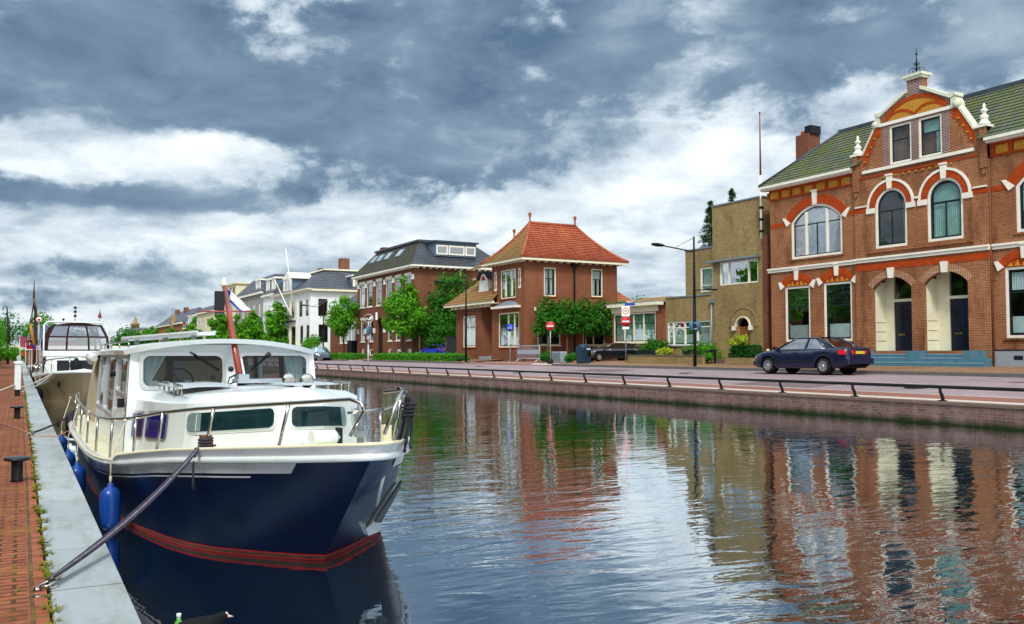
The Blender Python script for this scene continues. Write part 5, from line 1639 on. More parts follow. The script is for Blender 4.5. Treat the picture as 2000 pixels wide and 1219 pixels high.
for k, fr_, n_ in (('f1', fF, 'windscreen'), ('f2', fF, 'windscreen'), ('s1', fSt, 'side_window'), ('s2', fSt, 'side_window'), ('s3', fSt, 'side_window'), ('s1', fPo, 'side_window'), ('s2', fPo, 'side_window'), ('s3', fPo, 'side_window')):
    P = HW[k]; cx_ = sum(a for a, b in P) / len(P); cy_ = sum(b for a, b in P) / len(P)
    ins = lambda e: [(a - e * (1 if a > cx_ else -1), b - e * (1 if b > cy_ else -1)) for a, b in P]
    mb = MB(); fr_.ring(mb, ins(-.03), ins(.012), -.012, .03)
    o_ = mb.build(n_, M['aluframe'], boat)
    mb = MB(); mb.poly([fr_.p(a, b, .012) for a, b in ins(.01)]); mb.build('pane', M['boatglass'], o_)
    if n_ == 'windscreen':
        mb = MB()
        a0, a1 = (1.27, 1.42) if k == 'f1' else (3.02, 3.17)
        lo = [fF.p(a0 + (a1 - a0) * i / 10 * (.4 if k == 'f1' else 1) + (0 if k == 'f1' else -.0), .85, .10 + .012 * sin(i * 2)) for i in range(11)]
        hi = [fF.p((a0 + (a1 + .12 - a0) * i / 10) if k == 'f1' else (a0 - .10 + (a1 - a0 + .1) * i / 10), 1.23, .10 + .012 * sin(i * 2)) for i in range(11)]
        mb.loft([lo, hi], 0, closed=False, sm=True); mb.build('curtain', M['curtain'], o_)
mb = MB()
nx, ny = 16, 10
top, bot = [], []
for j in range(ny + 1):
    rt, rb_ = [], []
    for i in range(nx + 1):
        q = -1 + 2 * i / nx
        fr0 = 10.98 + .22 * abs(q) ** 3.5
        y_ = fr0 + (16.4 - fr0) * j / ny
        hw = 1.13 - .04 * max(0, 1 - (y_ - 10.98) * 4)
        z_ = 1.415 - .135 * abs(q) ** 2.2 - .02 * max(0, (y_ - 13) / 3)
        rt.append(V((2.165 + q * hw, y_, z_))); rb_.append(V((2.165 + q * hw * .985, y_ + .02 * (1 - 2 * j / ny), z_ - .055)))
    top.append(rt); bot.append(rb_)
mb.loft(top, 0, closed=False, sm=True); mb.loft(bot, 0, closed=False, sm=True)
edge = lambda G: G[0] + [r_[-1] for r_ in G[1:]] + G[-1][-2::-1] + [r_[0] for r_ in G[-2:0:-1]]
mb.loft([edge(top), edge(bot)], 0, closed=True, sm=False)
mb.build('wheelhouse_roof', M['boatwhite'], boat)
for sx_ in (-1,):
    mb = MB(); x = 2.2 + sx_ * 1.02
    mb.tube([(x, 12.0, 1.40), (x, 15.6, 1.38)], .012, 6)
    for y_ in (12.05, 13.2, 14.4, 15.55): mb.tube([(x, y_, 1.28), (x, y_, 1.39)], .010, 5)
    mb.build('roof_rail', M['steel'], boat)
for a, b_ in ((1.92, 2.12), (2.78, 2.62)):
    mb = MB()
    mb.tube([fF.p(1.78 if a < 2.3 else 2.72, 1.26, -.05), fF.p(1.98 if a < 2.3 else 2.60, 1.13, -.03)], .008, 5); mb.tube([fF.p(1.82 if a < 2.3 else 2.74, 1.235, -.03), fF.p(2.12 if a < 2.3 else 2.50, 1.04, -.015)], .012, 5)
    mb.build('wiper', M['black'], boat)
# inside the wheelhouse
mb = MB()
mb.box(1.2, 3.34, 11.36, 11.75, .5, .80); mb.box(1.2, 3.34, 11.3, 15.6, .03, .06); mb.box(1.2, 1.75, 13.6, 15.6, .06, .5); mb.box(2.6, 3.3, 13.0, 14.2, .06, .55)
mb.box(2.1, 2.2, 15.5, 15.6, .06, 1.25); mb.box(1.2, 3.3, 15.52, 15.6, 1.12, 1.25)
mb.build('cabin_fittings', M['teak'], boat)
mb = MB(); mb.tube([V((1.75, 11.85, .88)) + V((.17 * cos(q), .03 * sin(q) , .17 * sin(q))) for q in [i * pi / 10 for i in range(20)]], .012, 6, closed=True)
for q in range(3): mb.tube([(1.75, 11.85, .88), V((1.75, 11.85, .88)) + V((.17 * cos(q * 2.1), 0, .17 * sin(q * 2.1)))], .008, 4)
mb.build('steering_wheel', M['iron'], boat)
mb = MB()   # canvas behind the wheelhouse
rows = []
for y_, b_, z_ in ((15.66, 1.20, 1.30), (16.0, 1.19, 1.30), (16.35, 1.22, 1.22), (16.7, 1.25, 1.05), (17.0, 1.28, .7)):
    rows.append([(CX - b_ + .01 * sin(y_ * 40), y_, .1), (CX - b_ + .03, y_, z_ * .6), (CX - b_ + .06, y_, z_ - .05), (CX - b_ * .6, y_, z_ + .03), (CX, y_, z_ + .06), (CX + b_ * .6, y_, z_ + .03), (CX + b_ - .06, y_, z_ - .05), (CX + b_ - .03, y_, z_ * .6), (CX + b_, y_, .1)])
mb.loft(rows, 0, closed=False, sm=True); mb.build('canvas_cover', M['canvas'], boat)
mb = MB(); mb.tube([(1.03, 15.5, 1.16), (1.0, 15.9, 1.18), (1.03, 16.3, 1.10)], [.05, .085, .05], 8); mb.build('rolled_canvas', M['boatwhite'], boat)
mb = MB(); mb.box(1.0, 1.07, 11.22, 11.34, .62, .72); mb.build('side_light', M['iron'], boat)
mb = MB(); mb.tube([(1.0, 11.6, 1.0), (.94, 11.6, 1.0)], .03, 8); mb.build('grip', M['rubber'], boat)
# mast
mb = MB()
m0, m1 = V((CX, 10.70, .86)), V((CX, 11.78, 2.12))
mb.tube([m0, m0.lerp(m1, .5), m1], [.042, .038, .030], 8)
mb.build('mast', M['mastred'], boat)
mb = MB(); c = m0.lerp(m1, .715); mb.tube([c + V((-.36, 0, -.005)), c + V((.29, 0, .01))], .010, 6); mb.build('crosstree', M['mastred'], boat)
mb = MB(); mb.lathe([(.05, 0), (.05, .03), (.028, .03), (.035, .10), (.001, .11)], m1 - V((0, 0, .02)), 8); mb.build('masthead_light', M['lamp_glass'], boat)
mb = MB(); c = m0.lerp(m1, .80); mb.box(c.x - .15, c.x - .04, c.y - .03, c.y + .05, c.z - .13, c.z + .15); mb.build('radar_reflector', M['black'], boat)
mb = MB(); mb.box(CX - .1, CX + .5, 10.40, 10.72, .905, .945); mb.box(CX - .06, CX + .06, 10.55, 10.8, .94, 1.0); mb.build('mast_foot', M['galv'], boat)
mb = MB(); mb.tube([m0 + V((.045, -.04, .02)), m0.lerp(m1, .25) + V((.045, -.04, 0))], .014, 6); mb.build('mast_bracket', M['boatwhite'], boat)
mb = MB(); mb.tube([m0 + V((-.03, 0, .15)), m0 + V((-.14, -.02, .10)), m0 + V((-.16, -.03, .02)), m0 + V((-.08, -.1, .06)), m0 + V((0, -.15, .05))], .010, 6); mb.ball(m0 + V((-.12, 0, .2)), .035, 8); mb.build('mast_cable', M['black'], boat)
mb = MB(); mb.tube([m1, m0.lerp(m1, .715) + V((.29, 0, 0))], .004, 4); mb.build('halyard', M['ropewhite'], boat)
fl = thing('flag', 'small white flag with a blue border hanging from the red mast', 'flag', tuple(m1))
M['flagwhite'] = m_plain('white_flag_cloth', (.72, .76, .80), .8, var=.05); M['flagblue'] = m_plain('blue_flag_cloth', (.02, .07, .32), .8, var=.1)
mb = MB(); mb2 = MB()
A0, A1, A2 = m1 + V((.06, .02, -.05)), m0.lerp(m1, .715) + V((.27, 0, .03)), m0.lerp(m1, .74) + V((.07, .02, -.01))
for i in range(8):
    for j in range(4):
        def fp_(i_, j_):
            a = A0.lerp(A1, i_ / 8); b_ = (A0 + V((-.02, 0, -.14))).lerp(A1 + V((-.14, 0, -.02)), i_ / 8)
            q = a.lerp(b_, j_ / 4); q.y += .02 * sin(i_ * 1.1 + j_ * .5); return q
        blue = i in (0,) or j == 3
        (mb2 if blue else mb).quad(fp_(i, j), fp_(i + 1, j), fp_(i + 1, j + 1), fp_(i, j + 1))
mb.build('cloth', M['flagwhite'], fl); mb2.build('border', M['flagblue'], fl)
# guard rails
RAILZ = .43


def rail_pt(s_, sd, dz=RAILZ):
    k = max(0, 1 - s_ / 2.0) if sd == 1 else 0
    return H.g(s_, sd, -.07 + .13 * k, dz + .03 * k)


for sd in (-1, 1):
    ss = [11.2, 10.5, 9.5, 8, 6.5, 5.2, 4.2, 3.3, 2.5, 1.8, 1.2, .8, .5, .28, .16]
    pts = [rail_pt(s_, sd) for s_ in ss]
    e = rail_pt(.12, sd)
    if sd == -1:
        pts += [e + V((.03, -.03, -.03)), e + V((.05, -.05, -.09)), H.g(.14, sd, -.03, .16) + V((.02, 0, .0))]
        pts = [H.g(11.2, sd, -.07, .05)] + pts
        mb = MB(); mb.tube(pts, .016, 8); mb.build('guard_rail', M['steel'], boat)
    else:
        mb = MB(); mb.tube([H.g(11.2, sd, -.07, .05)] + [rail_pt(s_, sd) for s_ in ss[:-3]] + [rail_pt(.45, sd) + V((.05, -.02, .03)), rail_pt(.30, sd) + V((.02, -.02, .03)), rail_pt(.22, sd) + V((0, 0, -.05)), H.g(.16, sd, -.04, .16)], .016, 8); mb.build('guard_rail', M['steel'], boat)
    for s_ in ((.75, 1.62, 2.45, 3.1, 4.1, 5.3, 6.6, 8, 9.3, 10.4) if sd == -1 else (.62, 1.4, 2.4, 3.4, 4.6, 6, 8, 10)):
        lean = .05 if s_ < 3 else .0
        mb = MB(); mb.tube([H.g(s_ + lean, sd, -.05, bulw(s_) - .01), rail_pt(s_ - lean * .6, sd)], .014, 7); mb.build('stanchion', M['steel'], boat)
mb = MB(); mb.tube([H.g(.16, -1, -.05, .33), H.g(.18, 1, -.05, .35)], .012, 6); mb.build('gate_bar', M['steel'], boat)
mb = MB(); mb.tube([rail_pt(.62, 1) + V((-.1, .12, .04)), rail_pt(.62, 1) + V((.04, 0, .06)), rail_pt(.3, 1) + V((.0, 0, .05))], .014, 7); mb.build('pulpit_bar', M['steel'], boat)
mb = MB(); mb.tube([(2.82, 8.1, .33), (2.82, 8.1, .92)], .035, 8); mb.box(2.77, 2.87, 8.05, 8.15, .46, .52); mb.build('deck_post', M['zinc'], boat)
mb = MB(); mb.lathe([(.07, -.12), (.07, .10), (.055, .12), (.04, .12), (.04, .15)], (2.36, 7.75, .50), 14, 0, (1, .2, 0)); mb.box(2.2, 2.45, 7.75, 7.95, .36, .46); mb.build('windlass', M['boatwhite'], boat)
mb = MB(); mb.box(2.50, 2.53, 7.74, 7.86, .44, .58); mb.build('windlass_brake', M['iron'], boat)
mb = MB(); mb.box(2.74, 2.81, 7.27, 7.34, .42, .63); mb.build('bollard', M['deckcream'], boat)
BC = H.g(1.68, -1, -.06, bulw(1.68))
mb = MB(); mb.box(BC.x - .045, BC.x + .045, BC.y - .045, BC.y + .045, BC.z - .05, BC.z + .12); mb.tube([BC + V((-.10, -.1, .02)), BC + V((.1, .1, .02))], .010, 6); mb.build('mooring_post', M['teak'], boat)
an = thing('anchor', 'dark steel plate anchor hanging at the bow of the blue cruiser', 'anchor', (2.45, 6.62, .1))
c = H.sp(.022, .60, 1, .02)
ou = V((.62, -.70, -.30)).normalized(); dn = V((-.25, .30, -.62)); dn = (dn - ou * dn.dot(ou)).normalized(); ac = dn.cross(ou).normalized()
mb = MB()
mb.tube([c - dn * .30 + ou * .02, c + dn * .16 + ou * .05], .02, 6)
mb.build('shank', M['galv'], an)
for sg in (-1, 1):
    mb = MB()
    P = [c + ou * .04 + ac * (sg * .025) + dn * .20, c + ou * .05 + ac * (sg * .13) + dn * .22, c + ou * .14 + ac * (sg * .10) - dn * .12, c + ou * .16 + ac * (sg * .05) - dn * .20]
    mb.prism(P, ou * .02); mb.build('fluke', M['darksteel'], an)
mb = MB(); mb.prism([c + dn * .18 - ac * .15, c + dn * .18 + ac * .15, c + dn * .27 + ac * .10 + ou * .05, c + dn * .27 - ac * .10 + ou * .05], ou * .05); mb.build('crown_plate', M['galv'], an)

# gangplank on the roof
gp = thing('gangplank', 'white slatted gangplank lying on the wheelhouse roof of the blue cruiser', 'gangplank', (1.9, 12.6, 1.42))
a, b = onX(262, 667, 1.55), onX(383, 651, 1.95)
a = V((1.42, 14.3, 1.425)); b = V((2.08, 11.9, 1.475))
dd = (b - a).normalized(); sdv = V((dd.y, -dd.x, 0)).normalized() * .13
mb = MB(); up_ = V((0, 0, .035))
for sg in (-1, 1):
    q = sdv * sg
    mb.prism([a + q * .85, a + q, b + q, b + q * .85], up_ * 1.6)
mb.prism([a - sdv, a + sdv, b + sdv, b - sdv], up_)
mb.build('plank', M['boatwhite'], gp)
mb = MB()
for q in (.1, .5, .85):
    c_ = a.lerp(b, q); mb.box(c_.x - .03, c_.x + .03, c_.y - .03, c_.y + .03, c_.z - .06, c_.z)
mb.build('foot', M['galv'], gp)


# ropes
def sag(a, b, n=16, d=.05, jit=0.0):
    a, b = V(a), V(b)
    return [a.lerp(b, i / n) - V((0, 0, d * 4 * (i / n) * (1 - i / n))) + V((random.uniform(-jit, jit), random.uniform(-jit, jit), 0)) for i in range(n + 1)]


RING = V((.155, 5.39, .03))
mr = thing('mooring_rope', 'doubled dark mauve mooring rope running from the cruiser bow to the near quay ring', 'rope', tuple(RING))
random.seed(5)
mb = MB()
for k in range(3):
    o1 = V((.03 * (k - 1), .045 * (k - 1), .012 * k)); o2 = V((.014 * (k - 1), .012 * (1 - k), .008 * k))
    P = sag(BC + V((-.05, -.03, .02)) + o1, RING + V((.02, .02, .015)) + o2, 22, .05 + .015 * k)
    mb.tube(P, .0088, 7, 1 if k == 1 else 0)
for k in range(3): mb.tube([BC + V((.055 * cos(q), .055 * sin(q), .02 + .025 * k + .004 * q)) for q in [i * .5 for i in range(14)]], .011, 6, 0)
mb.tube(sag(BC + V((.04, .05, .10)), BC + V((-.07, -.06, -.02)), 6, .03), .011, 6, 0)
mb.build('strand', [M['ropedark'], M['ropelilac']], mr)
mb = MB(); P = [BC + V((-.08, -.02, -.02)), BC + V((-.10, -.02, -.12)), BC + V((-.10, -.02, -.24)), BC + V((-.095, -.02, -.33))]; mb.tube(P, [.008, .009, .010, .013], 6); mb.build('rope_tail', M['ropedark'], mr)
sr = thing('stern_rope', 'dark coiled stern rope stretched from the second quay ring to the cruiser', 'rope', (.18, 15.49, 0))
mb = MB(); e = H.g(10.6, -1, -.05, .12)
e = V((.76, 16.6, .22))
mb.tube(sag((.17, 15.5, .03), e, 10, .03), .016, 6)
for k in range(5): mb.tube([e + V((.02 * k - .04, .02, -.16)) + V((.03 * cos(q), (.16 + .01 * k) * cos(q), (.18 + .012 * k) * sin(q))) for q in [i * .5 for i in range(13)]], .014, 5)
mb.build('strand', M['ropedark'], sr)
rc = thing('rope_coil', 'dark coil of rope hung over the bow rail of the cruiser', 'rope', tuple(rail_pt(.62, 1)))
mb = MB(); c = rail_pt(.62, 1) + V((.045, -.04, .0))
random.seed(9)
for k in range(9):
    o = V((random.uniform(-.05, .05), random.uniform(-.05, .05), 0)); L_ = random.uniform(.30, .50)
    mb.tube([c + o * .4 + V((.05 * cos(q), .03 * cos(q) + .01 * k, -L_ * (1 - cos(q * .5) ** 2) * 1.0)) + o * (1 - cos(q)) * .4 for q in [i * pi / 7 for i in range(15)]], .0115, 5)
for k in range(4): mb.tube([c + V((.05 * cos(q), .04 * sin(q), -.05 - .03 * k)) for q in [i * pi / 5 for i in range(11)]], .011, 5)
mb.build('strand', M['ropedark'], rc)

# fenders
fd0 = thing('fender', 'nearest of the blue cylinder fenders hanging between cruiser and quay', 'fender', (.80, 9.58, -.05), group='blue fenders along the cruiser')
mb = MB()
mb.lathe([(.001, -.415), (.05, -.41), (.085, -.38), (.097, -.33), (.099, -.22), (.097, -.09), (.09, -.05), (.05, -.01), (.03, .0), (.028, .03), (.001, .035)], (0, 0, 0), 18)
mb.build('body', M['fender'], fd0, local=True)
mb = MB(); mb.tube([(0, 0, .02), (.0, .0, .22), (.12, .0, .63)], .008, 6)
mb.tube([(0, 0, .02), (0, 0, .10)], .013, 6); mb.ball((.12, 0, .63), .022, 6); mb.build('lanyard', M['ropewhite'], fd0, local=True)
for (x, y, z), lab in zip([(.63, 12.0, -.10), (.615, 13.9, -.12), (.625, 16.4, -.12)], ['second blue cylinder fender behind the nearest one beside the quay', 'third blue fender, half hidden beside the second one', 'farthest blue fender hanging by the cruiser stern rope']):
    f2 = dup(fd0, (x, y, z), .15, lab)

# ------------------------------------------------------------------ the white cruiser behind
C2 = 1.88
H2 = Hull(C2, 33.2, 12.0, [(0, 0), (.05, .14), (.2, .38), (.6, .70), (1.2, .98), (2.4, 1.24), (4, 1.36), (8, 1.38), (12, 1.3)], [(0, .62), (1.2, .55), (3, .42), (6, .34), (12, .34)],
          34.3, [(0, 0), (.3, .3), (1.2, .8), (2.6, 1.1), (4, 1.22), (10.6, 1.22)], 10.6)
bt2 = thing('motor_yacht', 'white motor yacht with tan hull and brown canopy moored behind the blue cruiser', 'boat', (C2, 39, WATER))
mb = MB(); H2.shell(mb, 0, 1, 7); H2.shell(mb, 0, -.6, 2); mb.poly([H2.sp(1, f, -1) for f in (1, .5, 0, -.6)] + [H2.sp(1, f, 1) for f in (-.6, 0, .5, 1)]); mb.build('hull', M['tanhull'], bt2)
mb = MB(); mb.tube([H2.g(s_, -1, .02) for s_ in SS[::-1]] + [H2.g(s_, 1, .02) for s_ in SS[1:]], .05, 7); mb.build('rub_rail', M['boatwhite'], bt2)
mb = MB(); mb.loft([[H2.g(s_, -1, 0, .04), H2.g(s_, -1, 0, .1).lerp(H2.g(s_, 1, 0, .1), .5), H2.g(s_, 1, 0, .04)] for s_ in SS], 0, closed=False); mb.build('deck', M['boatwhite'], bt2)
for s_, sd, zz in ((.7, -1, -.32),):
    mb = MB(); c = H2.sp(.06, .62, -1, .02); mb.prism([c + V((-.02, -.25, 0)), c + V((-.02, .1, .10)), c + V((-.05, .5, .04)), c + V((-.02, .1, -.12))], (-.04, -.04, 0)); mb.build('anchor', M['iron'], bt2)
mb = MB()   # superstructure
rows = []
for z, y0_, b_ in ((.40, 35.6, 1.12), (1.02, 35.9, 1.08), (1.10, 35.95, 1.02)):
    rows.append([(C2 - b_, 44.5, z), (C2 - b_, y0_ + .5, z), (C2 - b_ * .7, y0_, z), (C2 + b_ * .7, y0_, z), (C2 + b_, y0_ + .5, z), (C2 + b_, 44.5, z)])
mb.loft(rows, 0, closed=True, caps=True); mb.build('cabin', M['boatwhite'], bt2)
mb = MB(); fq = FY(35.75)
mb.box(C2 - .72, C2 + .72, 35.62, 35.9, .56, .98); mb.build('cabin_window', M['black'], bt2)
mb = MB(); mb.box(C2 - 1.14, C2 + 1.14, 36.9, 44.6, 1.12, 1.32); mb.build('coachroof', M['boatwhite'], bt2)
zs = [1.34, 1.84, 2.28]; bs = [1.04, 1.0, .80]; yf = [37.0, 37.2, 37.5]
mb = MB()
g_ = [[(C2 + bs[k] * q, yf[k], zs[k]) for q in (-1, -.36, .36, 1)] for k in range(3)]
for k in range(3): mb.tube([g_[k][i] for i in range(4)], .03, 5)
for i in range(4): mb.tube([g_[k][i] for k in range(3)], .05 if i in (0, 3) else .035, 5)
for sx_ in (-1, 1):
    for k in range(3): mb.tube([(C2 + sx_ * bs[k], yf[k], zs[k]), (C2 + sx_ * bs[k], 43.5, zs[k])], .045, 5)
    mb.tube([(C2 + sx_ * bs[0], 43.5, zs[0]), (C2 + sx_ * bs[1], 43.5, zs[1]), (C2 + sx_ * bs[2], 43.5, zs[2])], .05, 5)
    mb.tube([(C2 + sx_ * bs[0], 40, zs[0]), (C2 + sx_ * bs[2], 40, zs[2])], .05, 5)
    mb.add([(C2 + sx_ * bs[1], 41.2, zs[1]), (C2 + sx_ * bs[1], 43.5, zs[1]), (C2 + sx_ * bs[2], 43.5, zs[2]), (C2 + sx_ * bs[2], 41.2, zs[2])], [(0, 1, 2, 3)])
mb.build('canopy_frame', M['brownhood'], bt2)
mb = MB()
rows = [[(C2 + bs[2] * q, y_, zs[2] + .10 - .10 * q * q) for q in (-1, -.5, 0, .5, 1)] for y_ in (yf[2], 40, 43.5)]
mb.loft(rows, 0, closed=False); mb.build('canopy_top', M['brownhood'], bt2)
for k in (0, 1):
    for i in range(3):
        mb = MB(); mb.quad(g_[k][i], g_[k][i + 1], g_[k + 1][i + 1], g_[k + 1][i]); mb.build('canopy_window', M['hoodglass'], bt2)
mb = MB(); mb.tube([(C2 - 1.12, 36.9, .4), (C2 - 1.10, 38.2, 2.30), (C2 - 1.0, 38.3, 2.42), (C2 + .92, 38.3, 2.42), (C2 + 1.04, 38.2, 2.28), (C2 + 1.2, 37.4, 1.0)], .035, 7); mb.build('radar_arch', M['boatwhite'], bt2)
for x, z0, z1, r, n_, mt in ((-.90, 2.42, 2.50, .055, 'searchlight', 'galv'), (-.45, 2.42, 2.48, .045, 'loudhailer', 'iron')):
    mb = MB(); mb.tube([(C2 + x, 38.3, z0), (C2 + x, 38.3, z1)], .02, 5); mb.lathe([(.001, 0), (r, .02), (r, .17 if x < -.6 else .07), (.001, .19 if x < -.6 else .09)], (C2 + x, 38.3, z1), 8); mb.build(n_, M[mt], bt2)
mb = MB(); mb.tube([(C2 - .05, 38.3, 2.4), (C2 - .05, 38.3, 3.0)], .014, 5)
for z in (2.62, 2.78, 2.94): mb.lathe([(.001, 0), (.055, .01), (.055, .08), (.001, .09)], (C2 - .05, 38.3, z), 8)
mb.build('signal_lights', M['iron'], bt2)
pn = thing('pennant', 'tiny red pennant on the radar arch of the white yacht', 'flag', (C2 + 1.05, 38.3, 3.0))
mb = MB(); mb.tube([(C2 + .80, 38.3, 2.42), (C2 + .82, 38.3, 2.92)], .010, 4); mb.build('staff', M['steel'], pn)
mb = MB(); mb.add([(C2 + .82, 38.3, 2.88), (C2 + .74, 38.36, 2.62), (C2 + .90, 38.3, 2.58)], [(0, 1, 2)]); mb.build('cloth', M['mastred'], pn)
mb = MB()
pts = [H2.g(s_, -1, -.05, .48) for s_ in (9, 6, 4, 2.5, 1.4, .7, .3)] + [V((C2, 33.15, 1.08))] + [H2.g(s_, 1, -.05, .48) for s_ in (.3, .7, 1.4, 2.5, 4, 6, 9)]
mb.tube(pts, .022, 6)
for s_ in (.3, 1.2, 2.6, 4.2, 6, 8):
    for sd in (-1, 1): mb.tube([H2.g(s_, sd, -.05, .0), H2.g(s_, sd, -.05, .48)], .018, 5)
mb.build('guard_rail', M['steel'], bt2)
mb = MB(); mb.box(C2 - 1.14, C2 - 1.06, 36.3, 38.5, .42, 1.05); mb.build('side_screen', M['brownhood'], bt2)
fb = thing('fender', 'dark round fender at the bow of the white motor yacht', 'fender', (.55, 34.4, 0))
mb = MB(); mb.lathe([(.001, -.55), (.14, -.5), (.19, -.35), (.18, -.15), (.06, 0), (.001, .02)], (.56, 35.4, .05), 12); mb.build('body', M['rubber'], fb)
mb = MB(); mb.tube([(.56, 35.4, .05), (.66, 35.4, .5)], .012, 5); mb.build('lanyard', M['ropewhite'], fb)
fb = thing('fender', 'dark ball fender hung on the front cabin of the white yacht', 'fender', (C2, 35.2, .7))
mb = MB(); mb.lathe([(.001, -.26), (.12, -.22), (.16, -.1), (.15, .1), (.06, .24), (.001, .26)], (C2 - .12, 35.4, .80), 12); mb.build('body', M['rubber'], fb)
mr2 = thing('mooring_rope', 'pale mooring ropes from the white yacht bow to the white quay post', 'rope', (.0, 29.5, .3))
mb = MB()
e = H2.g(.9, -1, .02, .02)
mb.tube(sag((.02, 29.55, .25), e, 10, .06), .018, 6); mb.tube(sag((.03, 29.5, .12), e, 10, .10), .016, 6); mb.tube(sag((-.08, 29.5, .35), (-1.2, 27, .06), 8, .05), .018, 6)
mb.build('strand', M['ropewhite'], mr2)

# ------------------------------------------------------------------ sailing barge and other boats farther on


def small_hull(root, cx, y0, L, b, z, mat, zd=.05):
    h_ = Hull(cx, y0, L, [(0, 0), (.1, b * .25), (.5, b * .55), (1.5, b * .85), (3.5, b), (L * .8, b), (L, b * .7)], [(0, z + .25), (L * .3, z), (L, z + .1)], y0 + .5, [(0, 0), (.5, b * .4), (1.5, b * .75), (3.5, b * .9), (L - 1, b * .8)], L - 1)
    m_ = MB(); h_.shell(m_, 0, 1, 5); h_.shell(m_, 0, -.5, 1); m_.poly([h_.sp(1, f, -1) for f in (1, .5, 0)] + [h_.sp(1, f, 1) for f in (0, .5, 1)]); m_.build('hull', mat, root)
    m_ = MB(); m_.loft([[h_.g(s_, -1, 0, -.05), h_.g(s_, 1, 0, -.05)] for s_ in (0, .1, .5, 1.5, 3.5, L * .6, L)], 0, closed=False); m_.build('deck', M['teak'], root)
    m_ = MB(); m_.tube([h_.g(s_, -1, .02) for s_ in (L, L * .6, 3.5, 1.5, .5, .1, 0)] + [h_.g(s_, 1, .02) for s_ in (.1, .5, 1.5, 3.5, L * .6, L)], .05, 6); m_.build('rub_rail', M['boatwhite'], root)
    return h_


M['bargehull'] = m_plain('dark_barge_hull', (.02, .03, .04), .35, var=.2)
M['spar'] = m_plain('ochre_spar', (.36, .16, .02), .4, var=.15)
bg = thing('sailing_barge', 'old sailing barge with a tall dark mast and ochre gaff beyond the white yacht', 'boat', (2.3, 62, WATER))
small_hull(bg, 2.2, 55, 15, 1.75, .35, M['bargehull'])
mx_, my_ = 2.0, 66.0
p1 = onY(67, 546, my_); p0 = onY(68, 690, my_)
mb = MB(); mb.tube([(p0.x, my_, .3), (p0.x, my_, 4.0), (p1.x, my_, p1.z - 1.2)], [.10, .09, .065], 8); mb.tube([(p1.x, my_, p1.z - 1.2), (p1.x, my_, p1.z)], [.065, .02], 6); mb.build('mast', M['teak'], bg)
a, b = onY(67, 680, my_ - 2), onY(59, 632, my_ - 2)
mb = MB(); mb.tube([a, b], [.10, .07], 8); mb.build('gaff', M['spar'], bg)
mb = MB()
for q in ((56, 690), (88, 660), (45, 690), (74, 690)): mb.tube([(p1.x, my_, p1.z - 1.6), onY(*q, my_ - 2)], .02, 4)
mb.tube([b, (p1.x, my_, p1.z - 1.4)], .02, 4)
mb.build('rigging', M['iron'], bg)
mb = MB(); mb.box(1.2, 3.2, 58, 64, .3, 1.0); mb.build('deckhouse', M['boatwhite'], bg)
mb = MB(); mb.box(1.15, 3.25, 60, 60.4, .55, .85); mb.box(1.15, 3.25, 62, 62.6, .55, .85); mb.build('deckhouse_window', M['black'], bg)
fcol = [('red', (.45, .02, .03)), ('blue', (.02, .06, .38)), ('orange', (.55, .16, .02)), ('white', (.7, .7, .68)), ('pink', (.50, .10, .16)), ('yellow', (.62, .42, .03)), ('violet', (.16, .03, .35))]
for n_, c_ in fcol: M['cloth_' + n_] = m_plain(n_ + '_cloth', [q * .6 for q in c_], .8, var=.12)
for i, (px_, py_, Y_, n_, w_, h_) in enumerate([(57, 677, 54, 'red', .42, .36), (63, 676, 54.3, 'blue', .34, .40), (68, 679, 54.6, 'pink', .36, .34), (84, 673, 52, 'blue', .34, .5), (89, 668, 52.2, 'violet', .2, .6), (87, 682, 52.4, 'yellow', .28, .28), (48, 690, 58, 'orange', .5, .4), (46, 667, 60, 'pink', .5, .9), (80, 680, 52.6, 'white', .5, .3)]):
    lab = {0: 'red cloth hung on the barge rail left of the blue one', 1: 'blue cloth hung between two red ones on the barge rail', 2: 'pink cloth hung right of the blue one on the barge rail', 3: 'blue flag seen through the yacht canopy side', 4: 'narrow violet flag right of the blue one by the canopy',
           5: 'yellow cloth below the violet flag by the canopy', 6: 'orange cloth lowest over the barge stern by the quay', 7: 'tall pink banner above the orange cloth on the barge', 8: 'white cloth left of the yellow one by the canopy'}[i]
    c = onY(px_, py_, Y_); w_ *= .75; h_ *= .75
    f_ = thing('flag', lab, 'flag', tuple(c), group='coloured flags on the boats')
    mb = MB()
    mb.loft([[(c.x - w_ / 2 + w_ * k / 6, Y_ + .04 * sin(k * 1.3 + i), c.z + h_ / 2 - .02 * k), (c.x - w_ / 2 + w_ * k / 6 + .03, Y_ + .06 * sin(k * 1.5 + i), c.z - h_ / 2)] for k in range(7)], 0, closed=False, sm=True)
    mb.build('cloth', M['cloth_' + n_], f_)
    mb = MB(); mb.tube([(c.x - w_ / 2, Y_, c.z + h_ / 2 + .05), (c.x - w_ / 2, Y_, .3)], .015, 4); mb.build('staff', M['boatwhite'], f_)
lb = thing('launch', 'small white launch with a chrome bow rail between the yacht and the barge', 'boat', (1.6, 50, WATER))
h3 = small_hull(lb, 1.9, 47, 6.5, 1.25, .15, M['boatwhite'])
mb = MB(); mb.box(1.2, 2.6, 49.5, 52, .15, .75); mb.build('cabin', M['boatwhite'], lb)
mb = MB(); mb.box(1.18, 2.62, 49.7, 51.8, .42, .66); mb.build('cabin_window', M['black'], lb)
mb = MB(); mb.tube([h3.g(s_, -1, 0, .45) for s_ in (5, 3, 1.5, .5, .1)] + [h3.g(s_, 1, 0, .45) for s_ in (.1, .5, 1.5, 3, 5)], .02, 5)
for s_ in (.5, 1.5, 3, 5): mb.tube([h3.g(s_, -1, 0, 0), h3.g(s_, -1, 0, .45)], .018, 5)
